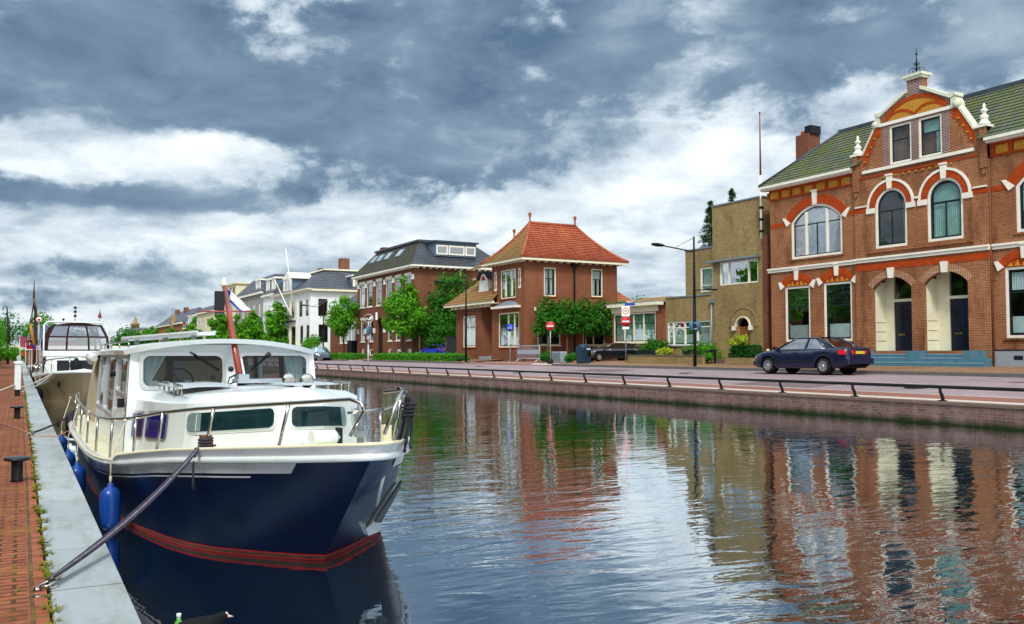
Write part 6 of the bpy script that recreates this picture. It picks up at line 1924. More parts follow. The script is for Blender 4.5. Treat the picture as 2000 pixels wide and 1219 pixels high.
mb.build('guard_rail', M['steel'], lb)
# ================================================================== railing, lamps, signs
rl = thing('canal_railing', 'long black tube railing on curved feet along the far canal wall', 'railing', (20, 30, .05))
mb = MB(); mb.tube([(20.0, y_, .405) for y_ in range(-12, 171, 6)], .042, 8); mb.build('rail', M['iron'], rl)
for k in range(-9, 56):
    y_ = 14.42 + 2.667 * k
    mb = MB(); mb.tube([(20.10, y_, .05), (20.10, y_, .12), (20.07, y_, .20), (20.015, y_, .27), (20.0, y_, .36)], [.05, .044, .042, .040, .038], 7); mb.box(20.03, 20.155, y_ - .09, y_ + .09, .052, .075)
    mb.build('post', M['iron'], rl)


def lamp_post(label):
    t_ = thing('street_lamp', label, 'street lamp', (0, 0, 0), group='black street lamps along the road')
    m_ = MB(); m_.tube([(0, 0, 0), (0, 0, 3.4)], .085, 10); m_.tube([(0, 0, 3.4), (0, 0, 6.55)], [.065, .045], 8); m_.build('pole', M['iron'], t_, local=True)
    m_ = MB(); m_.tube([(0, 0, 5.78), (-1.95, 0, 5.98)], .032, 6); m_.tube([(0, 0, 6.5), (-1.2, 0, 5.92)], .012, 5); m_.tube([(0, 0, 3.86), (1.0, 0, 3.92)], .025, 6); m_.build('arm', M['iron'], t_, local=True)
    m_ = MB()
    rows = [[(x, w_ * cos(q), 5.99 + (x + 1.9) * -.04 + h_ * sin(q)) for q in [i * pi / 5 for i in range(10)]] for x, w_, h_ in ((-1.85, .04, .03), (-2.0, .13, .07), (-2.3, .17, .095), (-2.55, .13, .07), (-2.66, .03, .02))]
    m_.loft(rows, 0, True, True, True); m_.build('lamp_head', M['iron'], t_, local=True)
    m_ = MB(); m_.rbox(.85, 1.45, -.11, .11, 3.89, 3.97, .02); m_.build('side_lamp', M['iron'], t_, local=True)
    return t_


lp = lamp_post('nearest black street lamp, standing before the yellow brick house'); lp.location = (29.4, 34.7, .5)
dup(lp, (29.4, 60.8, .5), 0, 'middle black street lamp, standing before the red hip roofed house')
dup(lp, (29.4, 97.0, .45), 0, 'farthest black street lamp, standing before the white villa')
M['signred'] = m_plain('sign_red', (.56, .01, .015), .4, var=.05); M['signblue'] = m_plain('sign_blue', (.01, .05, .42), .4, var=.05); M['signwhite'] = m_plain('sign_white', (.78, .78, .78), .4, var=.03)
M['signback'] = m_plain('sign_back', (.07, .20, .32), .45, .3, var=.1)


def disc(mb, c, n_, r, th=.02, mi=0, k=24): mb.lathe([(.001, 0), (r, 0), (r, th), (.001, th)], V(c) - V(n_).normalized() * 0, k, mi, n_)


def text_mesh(body, size, c, n_, mat, name, parent):
    cu = bpy.data.curves.new(name, 'FONT'); cu.body = body; cu.size = size; cu.extrude = .004; cu.align_x = 'CENTER'; cu.align_y = 'CENTER'
    o = bpy.data.objects.new(name + '_tmp', cu); COL.objects.link(o)
    dg = bpy.context.evaluated_depsgraph_get(); me = bpy.data.meshes.new_from_object(o.evaluated_get(dg))
    bpy.data.objects.remove(o)
    n_ = V(n_).normalized(); xa = V((0, 0, 1)).cross(n_).normalized(); ya = n_.cross(xa)
    mt = Matrix((xa, ya, n_)).transposed().to_4x4(); mt.translation = V(c)
    me.transform(base_inv(parent) @ mt); me.materials.clear(); me.materials.append(M[mat]); me.name = name
    o = bpy.data.objects.new(name, me); COL.objects.link(o); o.parent = parent
    return o


def no_entry(root, c, n_, r):
    n_ = V(n_).normalized(); mb = MB(); disc(mb, c, n_, r, .02); mb.build('sign_disc', M['signred'], root)
    xa = V((0, 0, 1)).cross(n_).normalized(); q = V(c) + n_ * .022
    mb = MB(); mb.prism([q - xa * r * .72 + V((0, 0, -r * .16)), q + xa * r * .72 + V((0, 0, -r * .16)), q + xa * r * .72 + V((0, 0, r * .16)), q - xa * r * .72 + V((0, 0, r * .16))], n_ * .006); mb.build('white_bar', M['signwhite'], root)
    mb = MB(); disc(mb, V(c) - n_ * .02, n_, r * 1.03, .018); mb.build('sign_back', M['galv'], root)


s1 = thing('no_entry_sign', 'red no entry sign on a thin pole above the ball bollard', 'sign', (30.2, 49.9, .58))
c = onX(1074.5, 637, 30.2); g = V((c.x, c.y, .5))
mb = MB(); mb.tube([g + V((.05, .05, 0)), c + V((.05, .05, .3))], .03, 7); mb.build('pole', M['galv'], s1)
no_entry(s1, c, (-.62, -.78, 0), .29)
s2 = thing('zone_sign', 'sign pole with blue name plate, white 30 board and no entry disc', 'sign', (30.9, 42.4, .8))
c = onX(1222, 628, 30.9)
nz = V((-.42, -.91, 0)).normalized()
mb = MB(); mb.tube([(c.x + .04, c.y + .05, .7), (c.x + .04, c.y + .05, 4.15)], .032, 8); mb.build('pole', M['galv'], s2)
no_entry(s2, c, nz, .29)
xa = V((0, 0, 1)).cross(nz).normalized()
q = c + V((0, 0, .60))
mb = MB(); mb.prism([q - xa * .24 + V((0, 0, -.30)), q + xa * .24 + V((0, 0, -.30)), q + xa * .24 + V((0, 0, .30)), q - xa * .24 + V((0, 0, .30))], nz * .02); mb.build('zone_board', M['signwhite'], s2)
mb = MB(); q2 = q + nz * .021 + V((0, 0, .0))
P0 = [q2 + xa * .19 * cos(i * pi / 12) + V((0, 0, .19 * sin(i * pi / 12))) for i in range(24)]; P1_ = [q2 + xa * .15 * cos(i * pi / 12) + V((0, 0, .15 * sin(i * pi / 12))) for i in range(24)]
mb.loft([P0 + [P0[0]], P1_ + [P1_[0]]], 0, closed=False); mb.build('red_ring', M['signred'], s2)
text_mesh('30', .20, q2 + nz * .002, nz, 'black', 'speed_figure', s2)
q = c + V((0, 0, 1.0)); mb = MB(); mb.prism([q - xa * .05 + V((0, 0, -.07)), q + xa * .55 + V((0, 0, -.07)), q + xa * .55 + V((0, 0, .07)), q - xa * .05 + V((0, 0, .07))], nz * .02); mb.build('name_plate', M['signblue'], s2)
q = c + V((0, 0, -.38)); mb = MB(); mb.prism([q - xa * .20 + V((0, 0, -.07)), q + xa * .20 + V((0, 0, -.07)), q + xa * .20 + V((0, 0, .07)), q - xa * .20 + V((0, 0, .07))], nz * .02); mb.build('sub_plate', M['signwhite'], s2)
s3 = thing('round_sign', 'blue round traffic sign on a grey pole before the hip roofed house', 'sign', (30.5, 55.9, .8))
c = onX(996, 640, 30.5); nz = V((-.66, -.75, 0)).normalized(); xa = V((0, 0, 1)).cross(nz).normalized()
mb = MB(); mb.tube([(c.x + .04, c.y + .05, .55), (c.x + .04, c.y + .05, 3.3)], .03, 7); mb.build('pole', M['galv'], s3)
mb = MB(); disc(mb, c, nz, .28); mb.build('sign_disc', M['signblue'], s3)
mb = MB(); q = c + nz * .022
for o in (-.10, .10): mb.tube([q + xa * (o + .05 * cos(i * .63)) + V((0, 0, -.05 + .05 * sin(i * .63))) for i in range(10)], .010, 4, closed=True)
mb.tube([q + xa * -.10 + V((0, 0, -.05)), q + xa * -.03 + V((0, 0, .05)), q + xa * .07 + V((0, 0, .05)), q + xa * .10 + V((0, 0, -.05))], .010, 4)
mb.build('bicycle_mark', M['signwhite'], s3)
s4 = thing('round_sign', 'round blue grey sign back fixed to the nearest street lamp', 'sign', (29.4, 34.6, 2.6))
c = V((29.50, 34.80, 2.58))
mb = MB(); disc(mb, c, (-.5, -.87, 0), .31, .02); mb.build('sign_disc', M['signback'], s4)
mb = MB(); mb.box(29.33, 29.5, 34.6, 34.8, 2.4, 2.46); mb.box(29.33, 29.5, 34.6, 34.8, 2.7, 2.76); mb.build('bracket', M['galv'], s4)
s5 = thing('parking_sign', 'grey sign pole at the railing with an oval sign edge and a ring on top', 'sign', (20.45, 57.3, .1))
x_, y_ = 20.45, 57.3
mb = MB(); mb.tube([(x_, y_, .06), (x_, y_, 1.8)], .05, 8); mb.tube([(x_, y_, 1.8), (x_, y_, 3.35)], .035, 7); mb.build('pole', M['galv'], s5)
mb = MB(); disc(mb, (x_ - .02, y_ - .08, 2.75), (.62, -.78, 0), .32); mb.build('sign_disc', M['signback'], s5)
mb = MB(); mb.box(x_ - .12, x_ + .16, y_ - .08, y_ - .05, 2.15, 2.38); mb.build('sub_plate', M['galv'], s5)
mb = MB(); mb.tube([V((x_, y_, 3.55)) + V((.28 * cos(i * pi / 10), -.16 * cos(i * pi / 10), .28 * sin(i * pi / 10))) for i in range(20)], .018, 5, closed=True); mb.build('ring', M['galv'], s5)
mb = MB(); mb.tube([(x_ - .2, y_ + .1, 3.42), (x_ - .1, y_ + .05, 3.56), (x_, y_, 3.44), (x_ + .12, y_ - .06, 3.5), (x_ + .2, y_ - .1, 3.72)], .03, 5); mb.box(x_ + .42, x_ + .52, y_ - .3, y_ - .2, 3.45, 3.95); mb.build('white_scroll', M['signwhite'], s5)

# small street furniture
for (x_, y_, z_), lab in (((29.6, 48.9, .50), 'black ball bollard under the no entry sign by the dark bin'), ((29.6, 62.3, .52), 'black ball bollard at the end of the low hedge')):
    t_ = thing('ball_bollard', lab, 'bollard', (x_, y_, z_ - .02), group='black ball bollards')
    mb = MB(); mb.ball((x_, y_, z_ + .18), .20, 16); mb.build('ball', M['iron'], t_)
    mb = MB(); mb.lathe([(.12, 0), (.12, .03), (.001, .03)], (x_, y_, z_ - .02), 12); mb.build('foot', M['iron'], t_)
M['bin'] = m_plain('dark_blue_bin', (.012, .035, .065), .4, var=.15, scale=3)
bn = thing('waste_container', 'dark blue waste container with a steel drum hatch on the corner pavement', 'bin', (29.9, 45.1, .5))
mb = MB(); mb.loft([[(29.63, 45.28, .45), (30.27, 45.28, .45), (30.27, 45.86, .45), (29.63, 45.86, .45)], [(29.6, 45.25, 1.2), (30.3, 45.25, 1.2), (30.3, 45.9, 1.2), (29.6, 45.9, 1.2)], [(29.6, 45.25, 1.42), (30.3, 45.25, 1.42), (30.3, 45.92, 1.6), (29.6, 45.92, 1.6)]], 0, True, True); mb.build('body', M['bin'], bn)
mb = MB(); mb.lathe([(.001, -.26), (.22, -.26), (.22, .26), (.001, .26)], (29.95, 45.6, 1.54), 16, 0, (1, 0, 0)); mb.build('drum', M['bin'], bn)
mb = MB()
for k in range(4):
    q0, q1 = .1 + k * .3, .1 + (k + 1) * .3
    mb.quad((29.98, 45.6 - .235 * cos(q0) - .12, 1.36 + .2 * sin(q0)), (30.26, 45.6 - .235 * cos(q0) - .12, 1.36 + .2 * sin(q0)), (30.26, 45.6 - .235 * cos(q1) - .12, 1.36 + .2 * sin(q1)), (29.98, 45.6 - .235 * cos(q1) - .12, 1.36 + .2 * sin(q1)))
mb.box(29.98, 30.26, 45.2, 45.25, 1.08, 1.38); mb.build('hatch', M['steel'], bn)
cb = thing('utility_cabinet', 'grey electricity cabinet between two dark shrubs before the hip roofed house', 'cabinet', (31.5, 51, .62))
mb = MB(); mb.rbox(31.4, 31.9, 50.5, 51.7, .6, 1.32, .03); mb.build('body', M['galv'], cb)
mb = MB(); mb.box(31.385, 31.40, 50.58, 51.08, .7, 1.25); mb.box(31.385, 31.40, 51.12, 51.62, .7, 1.25); mb.build('door', M['zinc'], cb)
br = thing('crowd_barrier', 'galvanised crowd barrier standing before the hip roofed house', 'barrier', (30.5, 53.3, .62))
mb = MB(); mb.tube([(30.5, 51.75, .72), (30.5, 51.75, 1.62), (30.5, 51.9, 1.72), (30.5, 54.7, 1.72), (30.5, 54.85, 1.62), (30.5, 54.85, .72)], .03, 6); mb.tube([(30.5, 51.75, .85), (30.5, 54.85, .85)], .025, 5); mb.build('frame', M['galv'], br)
mb = MB(); mb.quad((30.5, 51.8, 1.15), (30.5, 54.8, 1.15), (30.5, 54.8, 1.45), (30.5, 51.8, 1.45)); mb.build('panel', M['galv'], br)
mb = MB()
for k in range(1, 18): mb.tube([(30.5, 51.75 + k * .172, .85), (30.5, 51.75 + k * .172, 1.72)], .010, 4)
mb.build('bar_grille', M['galv'], br)
for y_ in (51.95, 54.6):
    mb = MB(); mb.tube([(30.2, y_, .62), (30.5, y_, .80), (30.8, y_, .66)], .025, 5); mb.build('foot', M['galv'], br)
gg = thing('black_panel', 'plain black upright panel beside the hip roofed house', 'gate', (33, 70.8, .8))
mb = MB(); mb.box(33.0, 33.06, 69.2, 72.3, .7, 2.7); mb.build('panel', M['black'], gg)  # a single flat black sheet set upright beside the annex

# ------------------------------------------------------------------ near quay furniture
bl = thing('mooring_bollard', 'nearest black T shaped mooring bollard on the brick quay', 'bollard', (0, 0, 0), group='black quay bollards')
mb = MB(); mb.lathe([(.058, 0), (.052, .02), (.052, .17), (.056, .20)], (0, 0, 0), 18); mb.build('stem', M['black'], bl, local=True)
mb = MB(); mb.lathe([(.001, .195), (.08, .197), (.116, .208), (.120, .218), (.112, .232), (.09, .24), (.001, .243)], (0, 0, 0), 24); mb.build('cap', M['black'], bl, local=True)
bl.location = (0, 10.0, 0)
dup(bl, (-.02, 19.5, 0), 0, 'second black mooring bollard on the quay, in front of the white post')
dup(bl, (-.03, 39.2, 0), 0, 'small far black mooring bollard on the quay behind the white post')
wp = thing('quay_post', 'white square quay post with black foot, nearest of its kind', 'post', (0, 0, 0), group='white posts along the quay')
mb = MB(); mb.rbox(-.085, .085, -.085, .085, .19, .93, .015); mb.build('shaft', M['boatwhite'], wp, local=True)
mb = MB(); mb.rbox(-.11, .11, -.11, .11, .931, 1.0, .02); mb.build('cap', M['boatwhite'], wp, local=True)
mb = MB(); mb.rbox(-.07, .07, -.07, .07, 0, .19, .01); mb.box(-.1, .1, -.1, .1, .17, .192); mb.build('foot', M['black'], wp, local=True)
wp.location = (-.04, 29.5, 0)
dup(wp, (-.06, 57.0, 0), 0, 'white quay post with black foot farther along by the barge')
dup(wp, (-.10, 86.0, 0), 0, 'small farthest white quay post near the bushes')
for i, (x_, y_) in enumerate(((.152, 5.39), (.165, 15.49))):
    t_ = thing('mooring_ring', ['steel mooring ring holding the mauve bow rope', 'steel mooring ring holding the dark stern rope'][i], 'mooring ring', (x_, y_, 0), group='steel rings along the quay edge')
    mb = MB(); mb.tube([V((x_, y_, .012)) + V((.042 * cos(q), .05 * sin(q), .016 + .014 * cos(q))) for q in [k * pi / 10 for k in range(20)]], .007, 7, closed=True); mb.build('ring', M['steel'], t_)
    mb = MB(); mb.lathe([(.001, 0), (.02, 0), (.02, .012), (.012, .02), (.001, .022)], (x_ - .045, y_ - .02, .002), 12); mb.lathe([(.022, 0), (.022, .004), (.001, .005)], (x_ - .045, y_ - .14, .002), 14); mb.build('anchor_plate', M['steel'], t_)
pr = thing('thin_rope', 'thin pinkish line lying across the coping by the second ring', 'rope', (.2, 15.2, 0))
M['pinkrope'] = m_plain('pink_rope', (.50, .24, .18), .9, var=.1)
mb = MB(); mb.tube([(-.35, 18.5, .012), (-.1, 17.4, .012), (.1, 16.0, .012), (.2, 15.2, .014), (.5, 14.9, .014), (.75, 15.2, .1)], .007, 5); mb.build('strand', M['pinkrope'], pr)
# coot and bottle in the near water
bd = thing('coot', 'black coot with a pale bill swimming at the lower edge of the picture', 'bird', (.92, 5.2, WATER))
c = onZ(392, 1229, WATER + .03); f_ = V((.80, .10, 0)).normalized(); s_ = V((-f_.y, f_.x, 0))
M['feather'] = m_plain('black_feathers', (.008, .009, .010), .55, var=.4, scale=30, bump=.5); M['bill'] = m_plain('pale_bill', (.68, .45, .36), .5)
rows = []
for l, w_, h_, zc in ((-.15, .01, .01, .04), (-.12, .035, .03, .035), (-.06, .065, .055, .02), (0, .075, .06, .015), (.05, .065, .055, .02), (.09, .035, .04, .035), (.115, .028, .03, .055), (.145, .026, .026, .06), (.165, .012, .014, .055)):
    rows.append([c + f_ * l + s_ * (w_ * cos(q)) + V((0, 0, zc + h_ * sin(q))) for q in [i * pi / 6 for i in range(12)]])
mb = MB(); mb.loft(rows, 0, True, True, True); mb.build('body', M['feather'], bd)
mb = MB(); b0 = c + f_ * .158 + V((0, 0, .056)); mb.tube([b0, b0 + f_ * .045 + V((0, 0, -.012))], [.012, .003], 8); mb.ball(b0 + V((0, 0, .012)), .013, 8); mb.build('bill', M['bill'], bd)
bo = thing('bottle', 'green glass bottle with a white cap floating beside the coot', 'bottle', tuple(onZ(349, 1216, WATER)))
c = onZ(349, 1219, WATER)
M['bottle'] = m_plain('green_bottle', (.10, .32, .05), .15, coat=.5)
mb = MB(); mb.lathe([(.001, -.12), (.03, -.12), (.03, .0), (.014, .03), (.012, .05), (.001, .05)], c, 12); mb.build('glass_body', M['bottle'], bo)
mb = MB(); mb.lathe([(.001, .045), (.015, .045), (.015, .068), (.001, .07)], c, 12); mb.build('cap', M['boatwhite'], bo)

# ================================================================== cars


def car(name, label, paint, L, kind, group=None):
    """length along +X local, front at +X; kind 0 saloon, 1 estate, 2 hatchback"""
    t_ = thing(name, label, 'car', (0, 0, 0), 0, group)
    W = .865
    k = L / 4.48
    xs = [-2.24, -2.20, -2.12, -1.95, -1.75, -1.60, -1.50, -1.40, -1.30, -1.15, -1.0, -.9, -.8, -.6, 0, .6, .9, 1.05, 1.12, 1.2, 1.3, 1.45, 1.6, 1.7, 1.8, 1.9, 2.0, 2.12, 2.20, 2.24]
    beltS = [(-2.24, .70), (-2.22, .96), (-2.15, 1.02), (-1.6, 1.0), (-.5, .955), (.9, .93), (1.0, .93), (1.6, .86), (2.0, .76), (2.18, .64), (2.24, .52)]
    beltE = [(-2.24, .80), (-2.2, .98), (-1.6, .97), (-.5, .95), (.9, .93), (1.6, .87), (2.0, .79), (2.18, .66), (2.24, .55)]
    belt = beltS if kind == 0 else beltE
    wid = [(-2.24, .66), (-2.15, .78), (-1.8, .85), (-1, .865), (1, .865), (1.7, .84), (2.05, .76), (2.24, .56)]
    crown = lambda x: interp([(-2.24, .0), (-1.6, .03), (.9, .03), (1.6, .06), (2.24, .02)], x)
    wf, wr, wR = 1.36, -1.24, .375

    def zb(x):
        z = interp([(-2.24, .40), (-2.0, .28), (-1.6, .22), (1.6, .20), (2.0, .22), (2.24, .30)], x)
        for xw in (wf, wr):
            d = abs(x - xw)
            if d < wR: z = max(z, .31 + sqrt(wR * wR - d * d))
        return z
    xx = sorted(set(xs + [wf + wR * cos(q) for q in [i * pi / 10 for i in range(11)]] + [wr + wR * cos(q) for q in [i * pi / 10 for i in range(11)]]))
    rows = []
    for x in xx:
        w_, z0, z1 = interp(wid, x), zb(x), interp(belt, x)
        zs_ = [z0 + (z1 - z0) * q for q in (0, .25, .5, .75, 1)]
        prof = [(w_ * .86, z0 - .0), (w_ * .985, z0 + .012), (w_, max(zs_[1], z0 + .02)), (w_ * 1.005, max(zs_[2], z0 + .03)), (w_ * .985, zs_[3]), (w_ * .93, z1), (w_ * .60, z1 + crown(x) * .8), (0, z1 + crown(x))]
        rows.append([V((x * k, -y_, z)) for y_, z in prof] + [V((x * k, y_, z)) for y_, z in prof[-2::-1]])
    m_ = MB(); m_.loft(rows, 0, closed=False, sm=True); m_.poly(rows[0]); m_.poly(rows[-1])
    m_.box(-2.0 * k, 2.0 * k, -.70, .70, .24, .5, 1)
    body = m_.build('body', [paint, M['rubber']], t_, local=True)
    # glasshouse
    if kind == 0: gx = [(-1.75, .99, 0), (-.92, 1.385, 1), (-.35, 1.415, 1), (.10, 1.39, 1), (.98, .93, 0)]
    elif kind == 1: gx = [(-2.16, .97, 0), (-1.95, 1.37, 1), (-.6, 1.44, 1), (.10, 1.40, 1), (.98, .93, 0)]
    else: gx = [(-2.10, .98, 0), (-1.55, 1.36, 1), (-.4, 1.43, 1), (.25, 1.38, 1), (1.2, .93, 0)]
    wt = .60
    # points: rear base, rear top, roof mid, front top, front base
    rb, rt_, rm, ft_, fb_ = [(x * k, z) for x, z, _ in gx]
    wb = .80
    sid = lambda s_: [V((rb[0], s_ * wb * .93, rb[1] - .01)), V((rt_[0], s_ * wt, rt_[1])), V((rm[0], s_ * (wt + .015), rm[1] - .03)), V((ft_[0], s_ * wt, ft_[1])), V((fb_[0], s_ * wb, fb_[1] - .01))]
    for s_ in (-1, 1):
        P = sid(s_); m_ = MB(); m_.poly(P)
        m_.build('side_window', M['carglass'], t_, local=True)
    A_, B_ = sid(-1), sid(1)
    m_ = MB(); m_.loft([[A_[3], A_[3].lerp(B_[3], .5) + V((.05, 0, .02)), B_[3]], [A_[4], A_[4].lerp(B_[4], .5) + V((.10, 0, .015)), B_[4]]], 0, closed=False, sm=True); m_.build('windscreen', M['carglass'], t_, local=True)
    m_ = MB(); m_.loft([[A_[1], A_[1].lerp(B_[1], .5) + V((-.05, 0, .015)), B_[1]], [A_[0], A_[0].lerp(B_[0], .5) + V((-.08, 0, .01)), B_[0]]], 0, closed=False, sm=True); m_.build('rear_window', M['carglass'], t_, local=True)
    m_ = MB()
    m_.loft([[a.lerp(b, q) + V((0, 0, .02 + .035 * (1 - (2 * q - 1) ** 2))) for q in (0, .12, .3, .5, .7, .88, 1)] for a, b in zip(A_[1:4], B_[1:4])], 0, closed=False, sm=True)
    for P in (A_, B_):
        m_.tube([P[0], P[1]], .05, 6); m_.tube([P[1], P[2], P[3]], .032, 6); m_.tube([P[3], P[4]], .032, 6)
        if kind == 0: m_.poly([P[0] + V((0, .004 * (1 if P is B_ else -1), 0)), P[1] + V((0, .006 * (1 if P is B_ else -1), 0)), P[1].lerp(P[2], .30) + V((0, .006 * (1 if P is B_ else -1), 0)), P[0].lerp(P[4], .17) + V((0, .02 * (1 if P is B_ else -1), 0))])
    m_.build('roof', paint, t_, local=True)
    m_ = MB()
    for P in (A_, B_):
        sgn = 1 if P is B_ else -1
        for f in ((.50, .06),) if kind == 0 else ((.52, .06), (.22, .06)):
            a, b = P[0].lerp(P[4], f[0]), P[1].lerp(P[3], .44 if f[0] > .4 else .08)
            m_.poly([a + V((-f[1], sgn * .022, 0)), a + V((f[1] * .7, sgn * .022, 0)), b + V((f[1] * .7, sgn * .012, 0)), b + V((-f[1], sgn * .012, 0))])
        m_.cut()
    m_.build_each('door_pillar', M['black'], t_, True)
    m_ = MB()
    for P in (A_, B_):
        sgn = 1 if P is B_ else -1
        q = [p_ + V((0, sgn * .03, .02)) for p_ in P]
        m_.tube([q[4], q[0].lerp(q[4], .16)], .012, 5); m_.tube([q[4] + V((0, 0, .0)), q[3], q[2], q[1], q[0].lerp(q[4], .16)], .010, 5)
    m_.build('window_trim', M['steel'], t_, local=True)
    m_ = MB(); m_.box(-.9 * k, .7 * k, -.6, .6, .5, .8); m_.build('seat', M['cabinteal'], t_, local=True)
    for xw in (wf, wr):
        for s_ in (-1, 1):
            m_ = MB(); yo = s_ * .80
            m_.lathe([(.18, -.09), (.27, -.10), (.305, -.07), (.315, 0), (.305, .07), (.27, .10), (.18, .09)], (xw * k, s_ * .755, .315), 24, 0, (0, 1, 0), caps=False)
            m_.lathe([(.001, -.05), (.37, -.05), (.37, .04), (.001, .04)], (xw * k, s_ * .62, .33), 20, 0, (0, 1, 0))
            wl_ = m_.build('wheel', M['rubber'], t_, local=True)
            m_ = MB(); c_ = V((xw * k, s_ * .838, .315))
            m_.lathe([(.205, -.02), (.205, .008), (.19, .012), (.175, -.01)], c_, 24, 0, (0, s_, 0), caps=False); m_.lathe([(.05, 0), (.05, .014), (.001, .016)], c_, 12, 0, (0, s_, 0))
            for i in range(10):
                a = 2 * pi * i / 10; d_ = V((cos(a), 0, sin(a))); e_ = V((-sin(a), 0, cos(a)))
                m_.poly([c_ + d_ * .04 + e_ * .018 + V((0, s_ * .008, 0)), c_ + d_ * .185 + e_ * .030, c_ + d_ * .185 - e_ * .030, c_ + d_ * .04 - e_ * .018 + V((0, s_ * .008, 0))])
            m_.build('rim', M['alloy'], wl_, local=True)
    for s_ in (-1, 1):
        m_ = MB(); y0_, y1_ = s_ * .44, s_ * .72
        m_.hexa([(2.185 * k, y0_, .60), (2.10 * k, y1_, .60), (1.98 * k, y1_, .60), (2.05 * k, y0_, .60), (2.13 * k, y0_, .72), (2.03 * k, y1_, .735), (1.94 * k, y1_, .735), (2.0 * k, y0_, .72)]); m_.build('headlight', M['lamp_glass'], t_, local=True)
        m_ = MB()
        if kind == 1: m_.hexa([(-2.22 * k, s_ * .62, .72), (-2.1 * k, s_ * .80, .72), (-2.0 * k, s_ * .80, .72), (-2.1 * k, s_ * .62, .72), (-2.15 * k, s_ * .60, 1.2), (-2.05 * k, s_ * .68, 1.2), (-2.0 * k, s_ * .68, 1.2), (-2.0 * k, s_ * .6, 1.2)])
        else: m_.hexa([(-2.245 * k, s_ * .38, .76), (-2.16 * k, s_ * .80, .76), (-1.90 * k, s_ * .852, .76), (-2.1 * k, s_ * .38, .76), (-2.235 * k, s_ * .38, .93), (-2.13 * k, s_ * .79, .93), (-1.90 * k, s_ * .842, .93), (-2.1 * k, s_ * .38, .93)])
        m_.build('taillight', M['taillight'], t_, local=True)
        m_ = MB(); m_.hexa([(.86 * k, s_ * .84, .93), (.98 * k, s_ * .84, .93), (.96 * k, s_ * 1.02, .96), (.86 * k, s_ * 1.02, .96), (.86 * k, s_ * .84, 1.03), (.93 * k, s_ * .84, 1.03), (.92 * k, s_ * 1.02, 1.08), (.86 * k, s_ * 1.02, 1.08)]); m_.build('mirror', paint, t_, local=True)
        for x in (.02, -.92):
            m_ = MB(); m_.box((x - .09) * k, (x + .09) * k, min(s_ * .862, s_ * .885), max(s_ * .862, s_ * .885), .795, .825); m_.build('door_handle', paint, t_, local=True)
        m_ = MB(); m_.box(-.80 * k, .92 * k, min(s_ * .868, s_ * .882), max(s_ * .868, s_ * .882), .50, .55); m_.build('side_moulding', M['black'], t_, local=True)
        m_ = MB()
        for x in (.88, -.06, -.86): m_.box(x * k - .004, x * k + .004, min(s_ * .86, s_ * .871), max(s_ * .86, s_ * .871), .30, .92)
        m_.build('door_gap', M['black'], t_, local=True)
    m_ = MB(); m_.rbox(-2.31 * k, -2.1 * k, -.76, .76, .40, .63, .04); m_.build('bumper', paint, t_, local=True)
    m_ = MB(); m_.rbox(2.08 * k, 2.28 * k, -.66, .66, .30, .50, .04); m_.build('bumper', paint, t_, local=True)
    m_ = MB(); m_.box(2.20 * k, 2.235 * k, -.34, .34, .52, .64); m_.build('grille', M['black'], t_, local=True)
    m_ = MB(); m_.box(-2.262 * k, -2.23 * k, -.26, .26, .78, .89); m_.build('number_plate', M['plate'], t_, local=True)
    return t_


M['taillight'] = m_plain('tail_lamp_lens', (.55, .012, .02), .15, coat=.5, var=.1)
M['plate'] = m_plain('number_plate', (.60, .42, .03), .5)
M['carblue'] = m_plain('navy_car_paint', (.002, .004, .030), .28, .0, var=.1, coat=.35)
M['carblack'] = m_plain('black_car_paint', (.006, .008, .014), .18, .2, var=.1, coat=1.0)
M['cargrey'] = m_plain('grey_blue_car_paint', (.10, .14, .17), .25, .5, var=.1, coat=.8)
M['vanblue'] = m_plain('bright_blue_paint', (.006, .03, .42), .25, .1, var=.1, coat=.8)
M['carsilver'] = m_plain('silver_car_paint', (.42, .44, .46), .25, .6, var=.1, coat=.8)
ca = car('parked_car', 'navy blue saloon car parked on the road before the large red brick house', M['carblue'], 4.62, 0)
ca.location = (27.5, 25.55, .425); ca.rotation_euler = (0, 0, pi / 2 + .07)
ca = car('parked_car', 'black estate car parked before the bay window house behind the dark waste container', M['carblack'], 4.7, 1)
ca.location = (33.0, 47.1, .72); ca.rotation_euler = (0, 0, pi - .12); ca.scale = (.80, .80, .80)
ca = car('parked_car', 'grey blue hatchback parked facing the camera below the white villa', M['cargrey'], 4.1, 2)
c0 = onZ(634, 702, .44); ca.location = (28.0, 93.5, .43); ca.rotation_euler = (0, 0, -pi / 2 - .12)
ca = car('parked_car', 'bright blue car half hidden behind the low hedge and the clipped tree', M['vanblue'], 4.0, 2)
ca.location = (33.6, 75.6, .78); ca.rotation_euler = (0, 0, pi / 2 + .3); ca.scale = (.88, .88, .88)
ca = car('parked_car', 'small silver car at the far left under the quay trees', M['carsilver'], 4.2, 2)
ca.location = (-2.9, 122, .0); ca.rotation_euler = (0, 0, -pi / 2)

# ================================================================== trees and plants
LEAFN = {}


